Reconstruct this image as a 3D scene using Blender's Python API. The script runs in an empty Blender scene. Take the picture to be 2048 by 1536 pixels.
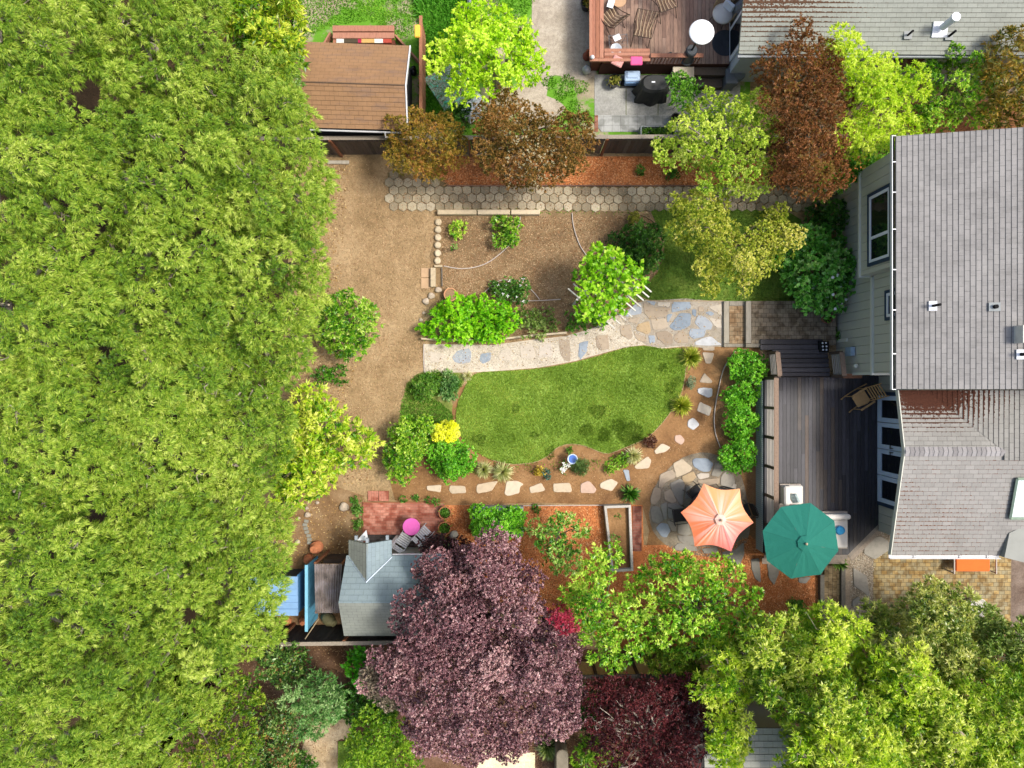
import bpy, math, random
import numpy as np
from mathutils import Vector, Matrix

R = math.radians
random.seed(7); rng = np.random.default_rng(7)
SC = bpy.context.scene
COL = SC.collection

# ------------------------------------------------------------------ camera, sky, sun
H = 26.0                      # camera height above the yard
F = 1422.0                    # focal length in pixels of the 2048 px wide photograph
cam_d = bpy.data.cameras.new('camera'); cam = bpy.data.objects.new('camera', cam_d); COL.objects.link(cam)
cam.location = (0, 0, H); cam.rotation_euler = (0, 0, 0)
cam_d.sensor_width = 36.0; cam_d.lens = 36.0 * F / 2048.0
cam_d.clip_start = 0.5; cam_d.clip_end = 2000.0
SC.camera = cam

SUN_EL, SUN_AZ = R(60), R(3)          # azimuth from +X (east), negative = towards the south
world = bpy.data.worlds.new('World'); SC.world = world; world.use_nodes = True
wn = world.node_tree; wn.nodes.clear()
w_out = wn.nodes.new('ShaderNodeOutputWorld'); w_bg = wn.nodes.new('ShaderNodeBackground'); w_sky = wn.nodes.new('ShaderNodeTexSky')
w_sky.sky_type = 'NISHITA'; w_sky.sun_disc = False; w_sky.sun_elevation = SUN_EL; w_sky.sun_rotation = R(90) - SUN_AZ
w_sky.air_density = 1.0; w_sky.dust_density = 4.0; w_sky.ozone_density = 0.4
w_bg.inputs['Strength'].default_value = 0.15
wn.links.new(w_sky.outputs[0], w_bg.inputs['Color']); wn.links.new(w_bg.outputs[0], w_out.inputs['Surface'])
sun_d = bpy.data.lights.new('sun', 'SUN'); sun = bpy.data.objects.new('sun', sun_d); COL.objects.link(sun)
sun_d.energy = 2.35; sun_d.angle = R(11.0); sun_d.color = (1.0, 0.965, 0.90)
sdir = Vector((math.cos(SUN_EL) * math.cos(SUN_AZ), math.cos(SUN_EL) * math.sin(SUN_AZ), math.sin(SUN_EL)))
sun.rotation_euler = sdir.to_track_quat('Z', 'Y').to_euler(); sun.location = sdir * 60
SC.view_settings.view_transform = 'Standard'; SC.view_settings.look = 'None'
SC.view_settings.exposure = 0.66; SC.view_settings.gamma = 1.0
SC.cycles.max_bounces = 6; SC.cycles.diffuse_bounces = 3; SC.cycles.glossy_bounces = 2
SC.cycles.transmission_bounces = 4; SC.cycles.transparent_max_bounces = 8

# ------------------------------------------------------------------ helpers
def S(z): return F / (H - z)
def P(px, py, z=0.0):
    k = (H - z) / F
    return Vector(((px - 1024) * k, (768 - py) * k, z))
def PX(px, z=0.0): return (px - 1024) * (H - z) / F
def PY(py, z=0.0): return (768 - py) * (H - z) / F
def CV(pts, ox, oy, s): return [(ox + x / s, oy + y / s) for x, y in pts]
def lin(c):
    if isinstance(c, str):
        c = c.lstrip('#'); c = [int(c[i:i + 2], 16) / 255 for i in (0, 2, 4)]
    return tuple(x / 12.92 if x <= 0.04045 else ((x + 0.055) / 1.055) ** 2.4 for x in c) + (1.0,)

MATS = {}
class NT:
    def __init__(s, name):
        s.m = bpy.data.materials.new(name); s.m.use_nodes = True; s.t = s.m.node_tree; s.t.nodes.clear()
        s.out = s.n('ShaderNodeOutputMaterial')
    def n(s, t, **kw):
        o = s.t.nodes.new(t)
        for k, v in kw.items(): setattr(o, k, v)
        return o
    def l(s, a, b): s.t.links.new(a, b)
    def pos(s, scale=1.0, rot=0.0, stretch=(1, 1, 1)):
        g = s.n('ShaderNodeNewGeometry'); m = s.n('ShaderNodeMapping')
        m.inputs['Scale'].default_value = tuple(scale * q for q in stretch); m.inputs['Rotation'].default_value = (0, 0, rot)
        s.l(g.outputs['Position'], m.inputs['Vector']); return m.outputs[0]
    def noise(s, scale, detail=4, rough=0.6, vec=None, dist=0.0):
        q = s.n('ShaderNodeTexNoise'); q.inputs['Scale'].default_value = scale; q.inputs['Detail'].default_value = detail
        q.inputs['Roughness'].default_value = rough; q.inputs['Distortion'].default_value = dist
        s.l(vec if vec else s.pos(), q.inputs['Vector']); return q.outputs['Fac']
    def ramp(s, fac, stops, interp='LINEAR'):
        r = s.n('ShaderNodeValToRGB'); e = r.color_ramp.elements; r.color_ramp.interpolation = interp
        while len(e) > 1: e.remove(e[-1])
        e[0].position = stops[0][0]; e[0].color = stops[0][1]
        for p, c in stops[1:]:
            q = e.new(p); q.color = c
        s.l(fac, r.inputs[0]); return r.outputs[0]
    def mix(s, fac, a, b, mode='MIX'):
        m = s.n('ShaderNodeMix', data_type='RGBA', blend_type=mode)
        for v, i in ((fac, 0), (a, 6), (b, 7)):
            if hasattr(v, 'links'): s.l(v, m.inputs[i])
            else: m.inputs[i].default_value = v
        return m.outputs[2]
    def math(s, op, a, b=None):
        m = s.n('ShaderNodeMath', operation=op)
        for v, i in ((a, 0), (b, 1)):
            if v is None: continue
            if hasattr(v, 'links'): s.l(v, m.inputs[i])
            else: m.inputs[i].default_value = v
        return m.outputs[0]
    def attr(s, name='v'):
        a = s.n('ShaderNodeAttribute'); a.attribute_name = name; return a.outputs['Fac']
    def bump(s, h, strength=0.5, dist=0.02):
        b = s.n('ShaderNodeBump'); b.inputs['Strength'].default_value = strength; b.inputs['Distance'].default_value = dist
        s.l(h, b.inputs['Height']); return b.outputs[0]
    def pbr(s, col, rough=0.8, spec=0.3, metal=0.0, nrm=None):
        p = s.n('ShaderNodeBsdfPrincipled')
        if hasattr(col, 'links'): s.l(col, p.inputs['Base Color'])
        else: p.inputs['Base Color'].default_value = col
        p.inputs['Roughness'].default_value = rough; p.inputs['Specular IOR Level'].default_value = spec; p.inputs['Metallic'].default_value = metal
        if nrm: s.l(nrm, p.inputs['Normal'])
        s.l(p.outputs[0], s.out.inputs['Surface']); return p

def m_plain(name, col, rough=0.6, var=0.15, scale=6.0, spec=0.3, metal=0.0, bump=0.2, bscale=40):
    if name in MATS: return MATS[name]
    t = NT(name); c = lin(col)
    d = tuple(x * (1 - var) for x in c[:3]) + (1,); b = tuple(min(1, x * (1 + var * 0.6)) for x in c[:3]) + (1,)
    n1 = t.noise(scale, 5, 0.65)
    col_ = t.ramp(n1, [(0.3, d), (0.5, c), (0.75, b)])
    nb = t.noise(bscale, 3, 0.6)
    t.pbr(col_, rough, spec, metal, t.bump(nb, bump, 0.01)); MATS[name] = t.m; return t.m

def m_var(name, cols, rough=0.7, grain=0.25, gscale=18, stretch=(1, 1, 1), spec=0.3, bump=0.3, rot=0.0, dirt=0.0):
    """per face attribute v picks the colour, plus world space grain"""
    if name in MATS: return MATS[name]
    t = NT(name); n = len(cols)
    c = t.ramp(t.attr(), [(i / max(1, n - 1), lin(q)) for i, q in enumerate(cols)])
    g = t.noise(gscale, 5, 0.7, t.pos(1, rot, stretch))
    gg = t.ramp(g, [(0.25, (1 - grain * 1.5,) * 3 + (1,)), (0.5, (1, 1, 1, 1)), (0.8, (1 + grain * 0.7,) * 3 + (1,))])
    c = t.mix(1.0, c, gg, 'MULTIPLY')
    if dirt:
        dn = t.ramp(t.noise(1.3, 6, 0.7), [(0.42, (1, 1, 1, 1)), (0.68, (1 - dirt,) * 3 + (1,))])
        c = t.mix(1.0, c, dn, 'MULTIPLY')
    t.pbr(c, rough, spec, 0, t.bump(g, bump, 0.01)); MATS[name] = t.m; return t.m

def m_leaf(name, cols, trans=0.35, rough=0.45, spec=0.35):
    if name in MATS: return MATS[name]
    t = NT(name); n = len(cols)
    c = t.ramp(t.attr(), [(i / (n - 1), lin(q)) for i, q in enumerate(cols)])
    c = t.mix(1.0, c, (1.05, 1.0, 0.82, 1), 'MULTIPLY')
    p = t.n('ShaderNodeBsdfPrincipled'); t.l(c, p.inputs['Base Color'])
    p.inputs['Roughness'].default_value = rough; p.inputs['Specular IOR Level'].default_value = spec
    tr = t.n('ShaderNodeBsdfTranslucent'); c2 = t.mix(1.0, c, (1.2, 1.25, 0.5, 1), 'MULTIPLY'); t.l(c2, tr.inputs['Color'])
    mx = t.n('ShaderNodeMixShader'); mx.inputs[0].default_value = trans
    t.l(p.outputs[0], mx.inputs[1]); t.l(tr.outputs[0], mx.inputs[2]); t.l(mx.outputs[0], t.out.inputs['Surface'])
    MATS[name] = t.m; return t.m

def smooth(pts, n=4, jit=0.0, closed=True):
    out = []; m = len(pts)
    rngi = range(m) if closed else range(m - 1)
    for i in rngi:
        g = lambda k: pts[(i + k) % m] if closed else pts[max(0, min(m - 1, i + k))]
        p0, p1, p2, p3 = g(-1), g(0), g(1), g(2)
        for j in range(n):
            t = j / n
            q = [0.5 * ((2 * b) + (-a + c) * t + (2 * a - 5 * b + 4 * c - d) * t * t + (-a + 3 * b - 3 * c + d) * t ** 3)
                 for a, b, c, d in zip(p0, p1, p2, p3)]
            if jit: q = [q[0] + random.uniform(-jit, jit), q[1] + random.uniform(-jit, jit)] + q[2:]
            out.append(tuple(q))
    if not closed: out.append(tuple(pts[-1]))
    return out

def area2(p): return sum(p[i][0] * p[(i + 1) % len(p)][1] - p[(i + 1) % len(p)][0] * p[i][1] for i in range(len(p)))
def ccw(p): return list(p) if area2(p) > 0 else list(p)[::-1]
def clip(poly, a, b, c):
    """keep a*x+b*y>=c"""
    out = []
    for i in range(len(poly)):
        p, q = poly[i], poly[(i + 1) % len(poly)]
        dp, dq = a * p[0] + b * p[1] - c, a * q[0] + b * q[1] - c
        if dp >= 0: out.append(p)
        if (dp > 0 and dq < 0) or (dp < 0 and dq > 0):
            t = dp / (dp - dq); out.append((p[0] + (q[0] - p[0]) * t, p[1] + (q[1] - p[1]) * t))
    return out

class MB:
    def __init__(s): s.v = []; s.f = []; s.a = []; s.uv = []
    def face(s, pts, a=None, uv=None):
        i = len(s.v); s.v += [tuple(p) for p in pts]; s.f.append(tuple(range(i, i + len(pts))))
        s.a.append(0.5 if a is None else a); s.uv.append(uv)
    def add(s, verts, faces, a=None):
        i = len(s.v); s.v += [tuple(p) for p in verts]
        for f in faces: s.f.append(tuple(k + i for k in f)); s.a.append(0.5 if a is None else a); s.uv.append(None)
        return s
    def box(s, c, d, rz=0.0, a=None, rx=0.0, ry=0.0, bev=0.0):
        x, y, z = d[0] / 2, d[1] / 2, d[2] / 2
        M = Matrix.Translation(c) @ Matrix.Rotation(rz, 4, 'Z') @ Matrix.Rotation(ry, 4, 'Y') @ Matrix.Rotation(rx, 4, 'X')
        b = min(bev, x * .9, y * .9, z * .9)
        if b > 0:
            vs = []
            for sx in (-1, 1):
                for sy in (-1, 1):
                    for sz in (-1, 1):
                        vs += [(sx * x, sy * (y - b), sz * (z - b)), (sx * (x - b), sy * y, sz * (z - b)), (sx * (x - b), sy * (y - b), sz * z)]
            idx = lambda sx, sy, sz, k: (((sx > 0) * 2 + (sy > 0)) * 2 + (sz > 0)) * 3 + k
            fs = []
            for sg in (-1, 1):
                q = [(-1, -1), (1, -1), (1, 1), (-1, 1)]
                if sg < 0: q = q[::-1]
                fs.append([idx(sg, u, w, 0) for u, w in q]); fs.append([idx(u, sg, w, 1) for w, u in q]); fs.append([idx(u, w, sg, 2) for u, w in q])
                for sh in (-1, 1):
                    e = [idx(sg, sh, -1, 0), idx(sg, sh, 1, 0), idx(sg, sh, 1, 1), idx(sg, sh, -1, 1)]; fs.append(e if sg * sh < 0 else e[::-1])
                    e = [idx(sg, -1, sh, 0), idx(sg, 1, sh, 0), idx(sg, 1, sh, 2), idx(sg, -1, sh, 2)]; fs.append(e if sg * sh > 0 else e[::-1])
                    e = [idx(-1, sg, sh, 1), idx(1, sg, sh, 1), idx(1, sg, sh, 2), idx(-1, sg, sh, 2)]; fs.append(e if sg * sh < 0 else e[::-1])
                    for si in (-1, 1):
                        e = [idx(sg, sh, si, k) for k in range(3)]; fs.append(e if sg * sh * si > 0 else e[::-1])
        else:
            vs = [(sx * x, sy * y, sz * z) for sx in (-1, 1) for sy in (-1, 1) for sz in (-1, 1)]
            fs = [(0, 1, 3, 2), (4, 6, 7, 5), (0, 4, 5, 1), (2, 3, 7, 6), (0, 2, 6, 4), (1, 5, 7, 3)]
        return s.add([M @ Vector(v) for v in vs], fs, a)
    def bb(s, x0, x1, y0, y1, z0, z1, a=None, bev=0.0):
        return s.box(((x0 + x1) / 2, (y0 + y1) / 2, (z0 + z1) / 2), (abs(x1 - x0), abs(y1 - y0), abs(z1 - z0)), a=a, bev=bev)
    def prism(s, poly, z0, z1, a=None, bev=0.0):
        poly = ccw(poly); n = len(poly)
        if n < 3: return s
        vs = [(p[0], p[1], z0) for p in poly]
        if bev:
            cx = sum(p[0] for p in poly) / n; cy = sum(p[1] for p in poly) / n
            vs += [(p[0], p[1], z1 - bev) for p in poly]
            for p in poly:
                d = math.hypot(p[0] - cx, p[1] - cy) or 1; k = max(0, 1 - bev * 1.3 / d)
                vs.append((cx + (p[0] - cx) * k, cy + (p[1] - cy) * k, z1))
            fs = [tuple(range(n - 1, -1, -1)), tuple(range(2 * n, 3 * n))]
            for r in (0, n):
                fs += [(r + i, r + (i + 1) % n, r + n + (i + 1) % n, r + n + i) for i in range(n)]
        else:
            vs += [(p[0], p[1], z1) for p in poly]
            fs = [tuple(range(n - 1, -1, -1)), tuple(range(n, 2 * n))] + [(i, (i + 1) % n, n + (i + 1) % n, n + i) for i in range(n)]
        return s.add(vs, fs, a)
    def tube(s, pts, r, n=8, a=None, cap=True):
        pts = [Vector(p) for p in pts]; rr = r if isinstance(r, (list, tuple)) else [r] * len(pts)
        base = len(s.v); prev = None
        for i, p in enumerate(pts):
            d = (pts[min(i + 1, len(pts) - 1)] - pts[max(i - 1, 0)]).normalized()
            if prev is None:
                u = d.cross(Vector((0, 0, 1)))
                if u.length < 1e-3: u = Vector((1, 0, 0))
                u.normalize()
            else: u = (prev - d * prev.dot(d)).normalized()
            prev = u; w = d.cross(u)
            for k in range(n):
                t = 2 * math.pi * k / n; s.v.append(tuple(p + (u * math.cos(t) + w * math.sin(t)) * rr[i]))
        a = 0.5 if a is None else a
        for i in range(len(pts) - 1):
            for k in range(n):
                s.f.append((base + i * n + k, base + i * n + (k + 1) % n, base + (i + 1) * n + (k + 1) % n, base + (i + 1) * n + k)); s.a.append(a); s.uv.append(None)
        if cap:
            s.f.append(tuple(base + k for k in range(n))[::-1]); s.a.append(a); s.uv.append(None)
            s.f.append(tuple(base + (len(pts) - 1) * n + k for k in range(n))); s.a.append(a); s.uv.append(None)
        return s
    def lathe(s, prof, c=(0, 0, 0), n=24, a=None, tilt=None, sx=1.0, sy=1.0):
        M = Matrix.Translation(c) @ (tilt if tilt else Matrix.Identity(4)); base = len(s.v); a = 0.5 if a is None else a
        for r, z in prof:
            for k in range(n):
                t = 2 * math.pi * k / n; s.v.append(tuple(M @ Vector((r * sx * math.cos(t), r * sy * math.sin(t), z))))
        for i in range(len(prof) - 1):
            for k in range(n):
                s.f.append((base + i * n + k, base + i * n + (k + 1) % n, base + (i + 1) * n + (k + 1) % n, base + (i + 1) * n + k)); s.a.append(a); s.uv.append(None)
        for i in (0, len(prof) - 1):
            if prof[i][0] > 1e-4:
                f = tuple(base + i * n + k for k in range(n)); s.f.append(f[::-1] if i == 0 else f); s.a.append(a); s.uv.append(None)
        return s
    def ball(s, c, r, n=12, m=8, jit=0.0, a=None, sq=(1, 1, 1)):
        base = len(s.v); a = 0.5 if a is None else a; ph = random.random() * 6
        for i in range(m + 1):
            th = math.pi * i / m
            for k in range(n):
                t = 2 * math.pi * k / n
                q = 1 + jit * (math.sin(3 * t + ph) * 0.5 + math.sin(2 * th * 2 + 5 * t + ph * 2) * 0.3 + random.uniform(-.2, .2) * (0 < i < m))
                s.v.append((c[0] + r * q * sq[0] * math.sin(th) * math.cos(t), c[1] + r * q * sq[1] * math.sin(th) * math.sin(t), c[2] + r * q * sq[2] * math.cos(th)))
        for i in range(m):
            for k in range(n):
                s.f.append((base + i * n + k, base + (i + 1) * n + k, base + (i + 1) * n + (k + 1) % n, base + i * n + (k + 1) % n)); s.a.append(a); s.uv.append(None)
        return s

def mesh_obj(name, mb, mat, parent=None, origin=None, smooth_=False):
    me = bpy.data.meshes.new(name)
    o3 = Vector(origin) if origin is not None else Vector((0, 0, 0))
    me.from_pydata([(v[0] - o3[0], v[1] - o3[1], v[2] - o3[2]) for v in mb.v], [], mb.f)
    at = me.attributes.new('v', 'FLOAT', 'FACE'); at.data.foreach_set('value', mb.a)
    if any(u is not None for u in mb.uv):
        ul = me.uv_layers.new(name='UVMap'); k = 0; flat = []
        for f, u in zip(mb.f, mb.uv):
            flat += [c for q in (u if u is not None else [(0, 0)] * len(f)) for c in q]
        ul.data.foreach_set('uv', flat)
    if smooth_: me.polygons.foreach_set('use_smooth', [True] * len(me.polygons))
    me.materials.append(mat); me.update()
    o = bpy.data.objects.new(name, me); COL.objects.link(o)
    if parent is not None: o.parent = parent
    elif origin is not None: o.location = o3
    return o

def tagp(o, label=None, cat=None, group=None, kind=None):
    if label: o['label'] = label
    if cat: o['category'] = cat
    if group: o['group'] = group
    if kind: o['kind'] = kind
    return o
def thing(name, label, cat, loc=(0, 0, 0), rz=0.0, group=None):
    o = bpy.data.objects.new(name, None); COL.objects.link(o); o.empty_display_size = 0.3
    o.location = loc; o.rotation_euler = (0, 0, rz); tagp(o, label, cat, group); return o
def part(par, name, mb, mat, world=True, sm=False, label=None):
    """a part; world=True means mb is in world coordinates and the thing is unrotated"""
    org = None
    if world:
        org = Vector((0, 0, 0)); q = par
        while q is not None: org += q.location; q = q.parent
    o = mesh_obj(name, mb, mat, par, org, sm)
    if label: o['label'] = label
    return o
def single(name, label, cat, mb, mat, base=None, group=None, sm=False):
    o = mesh_obj(name, mb, mat, None, base, sm); return tagp(o, label, cat, group)
def struct(name, label, mb, mat, sm=False):
    o = mesh_obj(name, mb, mat, None, None, sm); return tagp(o, label, None, None, 'structure')
def stuff(o, label, cat='ground cover'): return tagp(o, label, cat, None, 'stuff')
def dup(root, loc, rz=0.0, label=None, group=None, scale=None):
    r = root.copy(); COL.objects.link(r); r.location = loc; r.rotation_euler = (0, 0, rz)
    if scale: r.scale = (scale,) * 3 if not isinstance(scale, tuple) else scale
    if label: r['label'] = label
    if group: r['group'] = group
    for ch in list(root.children):
        c = ch.copy(); COL.objects.link(c); c.parent = r
        for g in list(ch.children):
            d = g.copy(); COL.objects.link(d); d.parent = c
    return r

def strips(poly, ang, w, gap=0.0, jitter=0.0):
    """cut a 2D polygon into boards running along angle ang"""
    ca, sa = math.cos(ang), math.sin(ang); nx, ny = -sa, ca
    ds = [p[0] * nx + p[1] * ny for p in poly]; d = math.floor(min(ds) / w) * w
    while d < max(ds):
        q = clip(clip(poly, nx, ny, d + gap / 2), -nx, -ny, -(d + w - gap / 2))
        if len(q) >= 3 and abs(area2(q)) > 1e-4: yield q
        d += w
def boards(poly, ang, w, gap, z0, z1, mb=None, length=None, lo=0.0, hi=1.0):
    mb = mb or MB(); ca, sa = math.cos(ang), math.sin(ang)
    for q in strips(poly, ang, w, gap):
        if length:
            es = [p[0] * ca + p[1] * sa for p in q]; e = min(es) - random.random() * length
            while e < max(es):
                L = length * random.uniform(0.7, 1.2)
                r = clip(clip(q, ca, sa, e + 0.002), -ca, -sa, -(e + L - 0.002))
                if len(r) >= 3 and abs(area2(r)) > 1e-5: mb.prism(r, z0, z1 + random.uniform(-.002, .002), random.uniform(lo, hi))
                e += L
        else: mb.prism(q, z0, z1 + random.uniform(-.002, .002), random.uniform(lo, hi))
    return mb

def roof(mb, pts3, along, course=0.145, lift=0.014, thick=0.09, v0=0.0):
    """shingled roof plane: pts3 = 3D corners, along = unit vector of the courses; UV: u metres along, v course number"""
    P0 = Vector(pts3[0]); n = None
    for i in range(1, len(pts3) - 1):
        n = (Vector(pts3[i]) - P0).cross(Vector(pts3[i + 1]) - P0)
        if n.length > 1e-4: break
    n.normalize()
    if n.z < 0: n = -n
    u = Vector(along).normalized(); u = (u - n * u.dot(n)).normalized(); v = n.cross(u)
    if v.z < 0: v = -v
    poly = ccw([((Vector(p) - P0).dot(u), (Vector(p) - P0).dot(v)) for p in pts3])
    lo = min(p[1] for p in poly); hi = max(p[1] for p in poly); k = 0; d = lo
    toW = lambda a, b, h: P0 + u * a + v * b + n * h
    while d < hi - 1e-4:
        q = clip(clip(poly, 0, 1, d), 0, -1, -(d + course))
        if len(q) >= 3 and abs(area2(q)) > 1e-5:
            up = [toW(a, b, lift * (1 - (b - d) / course) + 0.002) for a, b in q]
            if (up[1] - up[0]).cross(up[2] - up[1]).dot(n) < 0: up = up[::-1]; q = q[::-1]
            mb.face(up, random.random(), [(a, v0 + k + (b - d) / course) for a, b in q])
            xs = [a for a, b in q if abs(b - d) < 1e-4]
            if len(xs) >= 2:
                a0, a1 = min(xs), max(xs)
                mb.face([toW(a0, d, -0.002), toW(a1, d, -0.002), toW(a1, d, lift + 0.002), toW(a0, d, lift + 0.002)], 0.0, [(a0, v0 + k)] * 4)
        d += course; k += 1
    m = len(poly); bot = [toW(a, b, -thick) for a, b in poly]; top = [toW(a, b, 0) for a, b in poly]
    mb.face(bot[::-1], 0.0, [(0, 0.5)] * m)
    for i in range(m): mb.face([bot[i], bot[(i + 1) % m], top[(i + 1) % m], top[i]], 0.0, [(0, 0.5)] * 4)
    return mb

def m_shingle(name, c1, c2, c3, gap='#3a3a3e', width=0.28, litter=0.0, lcol='#5a3320', gapw=0.05, big=0.12, pos_mask=None, stain=None):
    if name in MATS: return MATS[name]
    t = NT(name); uv = t.n('ShaderNodeUVMap')
    br = t.n('ShaderNodeTexBrick'); br.offset = 0.5; br.offset_frequency = 2; br.squash = 1.0
    t.l(uv.outputs[0], br.inputs['Vector'])
    br.inputs['Scale'].default_value = 1.0; br.inputs['Brick Width'].default_value = width; br.inputs['Row Height'].default_value = 1.0
    br.inputs['Mortar Size'].default_value = 0.009; br.inputs['Mortar Smooth'].default_value = 0.2; br.inputs['Bias'].default_value = 0.0
    br.inputs['Color1'].default_value = lin(c1); br.inputs['Color2'].default_value = lin(c2); br.inputs['Mortar'].default_value = lin(gap)
    sep = t.n('ShaderNodeSeparateXYZ'); t.l(uv.outputs[0], sep.inputs[0])
    fr = t.math('FRACT', sep.outputs[1])
    line = t.math('LESS_THAN', fr, gapw)
    c = t.mix(t.noise(9, 5, 0.7), br.outputs['Color'], lin(c3))
    blot = t.ramp(t.noise(0.9, 6, 0.65), [(0.3, (1 - big,) * 3 + (1,)), (0.55, (1, 1, 1, 1)), (0.8, (1 + big * .6,) * 3 + (1,))])
    c = t.mix(1.0, c, blot, 'MULTIPLY')
    sp = t.ramp(t.noise(120, 2, 0.5), [(0.3, (0.82,) * 3 + (1,)), (0.7, (1.12,) * 3 + (1,))]); c = t.mix(1.0, c, sp, 'MULTIPLY')
    if stain:
        st = t.ramp(t.noise(1.6, 5, 0.75, t.pos(1, 0, (0.5, 2.2, 1))), [(0.5, (0, 0, 0, 1)), (0.72, (1, 1, 1, 1))]); c = t.mix(t.math('MULTIPLY', st, 0.55), c, lin(stain))
    c = t.mix(t.math('MULTIPLY', line, 0.65), c, lin(gap))
    if litter:
        ln = t.noise(14, 4, 0.7); edge = t.math('SUBTRACT', 1.0, t.math('MINIMUM', t.math('MULTIPLY', fr, 2.2), 1.0))
        broad = t.noise(0.55, 3, 0.6)
        if pos_mask:
            g = t.n('ShaderNodeNewGeometry'); vd = t.n('ShaderNodeVectorMath', operation='DISTANCE'); mp = t.n('ShaderNodeMapping')
            mp.inputs['Scale'].default_value = (pos_mask[3], pos_mask[4], 1); t.l(g.outputs['Position'], mp.inputs[0])
            t.l(mp.outputs[0], vd.inputs[0]); vd.inputs[1].default_value = (pos_mask[0] * pos_mask[3], pos_mask[1] * pos_mask[4], pos_mask[2])
            near = t.math('SUBTRACT', 1.0, t.math('MINIMUM', t.math('DIVIDE', vd.outputs['Value'], pos_mask[5]), 1.0))
            broad = t.math('ADD', t.math('MULTIPLY', near, 1.35), 0.12)
        s_ = t.math('ADD', t.math('MULTIPLY', ln, 0.62), t.math('ADD', t.math('MULTIPLY', edge, 0.26), t.math('MULTIPLY', broad, 0.4)))
        msk = t.ramp(s_, [(0.78 - litter * 0.3, (0, 0, 0, 1)), (0.81 - litter * 0.3, (1, 1, 1, 1))])
        lc = t.ramp(t.noise(30, 3, 0.6), [(0.3, tuple(x * 0.5 for x in lin(lcol)[:3]) + (1,)), (0.7, tuple(x * 1.6 for x in lin(lcol)[:3]) + (1,))])
        c = t.mix(msk, c, lc)
    t.pbr(c, 0.9, 0.2, 0, t.bump(t.noise(90, 3, 0.6), 0.35, 0.006)); MATS[name] = t.m; return t.m

# ------------------------------------------------------------------ foliage
def pts_in_poly(P2, poly):
    x, y = P2[:, 0], P2[:, 1]; ins = np.zeros(len(P2), bool); n = len(poly)
    for i in range(n):
        x1, y1 = poly[i]; x2, y2 = poly[(i + 1) % n]
        c = ((y1 > y) != (y2 > y)) & (x < (x2 - x1) * (y - y1) / ((y2 - y1) if y2 != y1 else 1e-9) + x1); ins ^= c
    return ins
def dist_poly(P2, poly):
    d = np.full(len(P2), 1e9); n = len(poly)
    for i in range(n):
        a = np.array(poly[i]); b = np.array(poly[(i + 1) % n]); ab = b - a
        t = np.clip(((P2 - a) @ ab) / max(1e-9, ab @ ab), 0, 1); q = a + t[:, None] * ab
        d = np.minimum(d, np.hypot(*(P2 - q).T))
    return d
def scatter(poly, n):
    a = np.array(poly); lo, hi = a.min(0), a.max(0); out = []
    got = 0
    while got < n:
        p = rng.uniform(lo, hi, (n * 2, 2)); p = p[pts_in_poly(p, poly)]; out.append(p); got += len(p)
        if len(p) == 0: break
    return np.concatenate(out)[:n]
def poisson(poly, r, inset=0.0, tries=9000):
    a = np.array(poly); lo, hi = a.min(0), a.max(0)
    p = rng.uniform(lo, hi, (tries, 2)); p = p[pts_in_poly(p, poly)]
    if inset > 0 and len(p):
        q = p[dist_poly(p, poly) >= inset]; p = q if len(q) >= 1 else p[:1]
    keep = np.empty((0, 2))
    for c in p:
        if len(keep) == 0 or ((keep - c) ** 2).sum(1).min() > r * r: keep = np.vstack([keep, c])
    return keep
def norm(a): return a / np.maximum(1e-9, np.linalg.norm(a, axis=1))[:, None]

def leaf_arrays(tp, td, tv, nl, L, W, spread, droop=0.15, up=0.7, vj=0.3, fold=0.25, base_out=0.0):
    n = len(tp); m = n * nl
    b = np.repeat(tp, nl, 0); d = norm(np.repeat(td, nl, 0) + spread * rng.normal(size=(m, 3)))
    ln = L * rng.uniform(0.55, 1.25, (m, 1)); wd = W * rng.uniform(0.7, 1.25, (m, 1))
    if base_out: b = b + d * ln * base_out
    ref = np.array([[0, 0, 1.0]]) + up * rng.normal(size=(m, 3))
    s = norm(np.cross(d, ref)); nn = np.cross(s, d)
    mid = b + d * ln * 0.45 + nn * (wd * fold); tip = b + d * ln; tip[:, 2] -= (droop * ln[:, 0]); mid[:, 2] -= droop * ln[:, 0] * 0.1
    V = np.stack([b, mid + s * wd / 2, tip, mid - s * wd / 2], 1).reshape(-1, 3)
    v = np.clip(np.repeat(tv, nl) + rng.normal(size=m) * vj * 0.5, 0, 1)
    return V, v
def mesh_quads(name, V, v, mat, parent=None, origin=(0, 0, 0)):
    m = len(v); me = bpy.data.meshes.new(name)
    V = V - np.array(origin)[None, :]
    me.vertices.add(4 * m); me.vertices.foreach_set('co', V.astype(np.float32).ravel())
    me.loops.add(4 * m); me.loops.foreach_set('vertex_index', np.arange(4 * m, dtype=np.int32))
    me.polygons.add(m); me.polygons.foreach_set('loop_start', np.arange(0, 4 * m, 4, dtype=np.int32)); me.polygons.foreach_set('loop_total', np.full(m, 4, dtype=np.int32))
    me.update(calc_edges=True)
    at = me.attributes.new('v', 'FLOAT', 'FACE'); at.data.foreach_set('value', v.astype(np.float32))
    me.materials.append(mat); o = bpy.data.objects.new(name, me); COL.objects.link(o)
    if parent is not None: o.parent = parent
    else: o.location = origin
    return o

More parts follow.
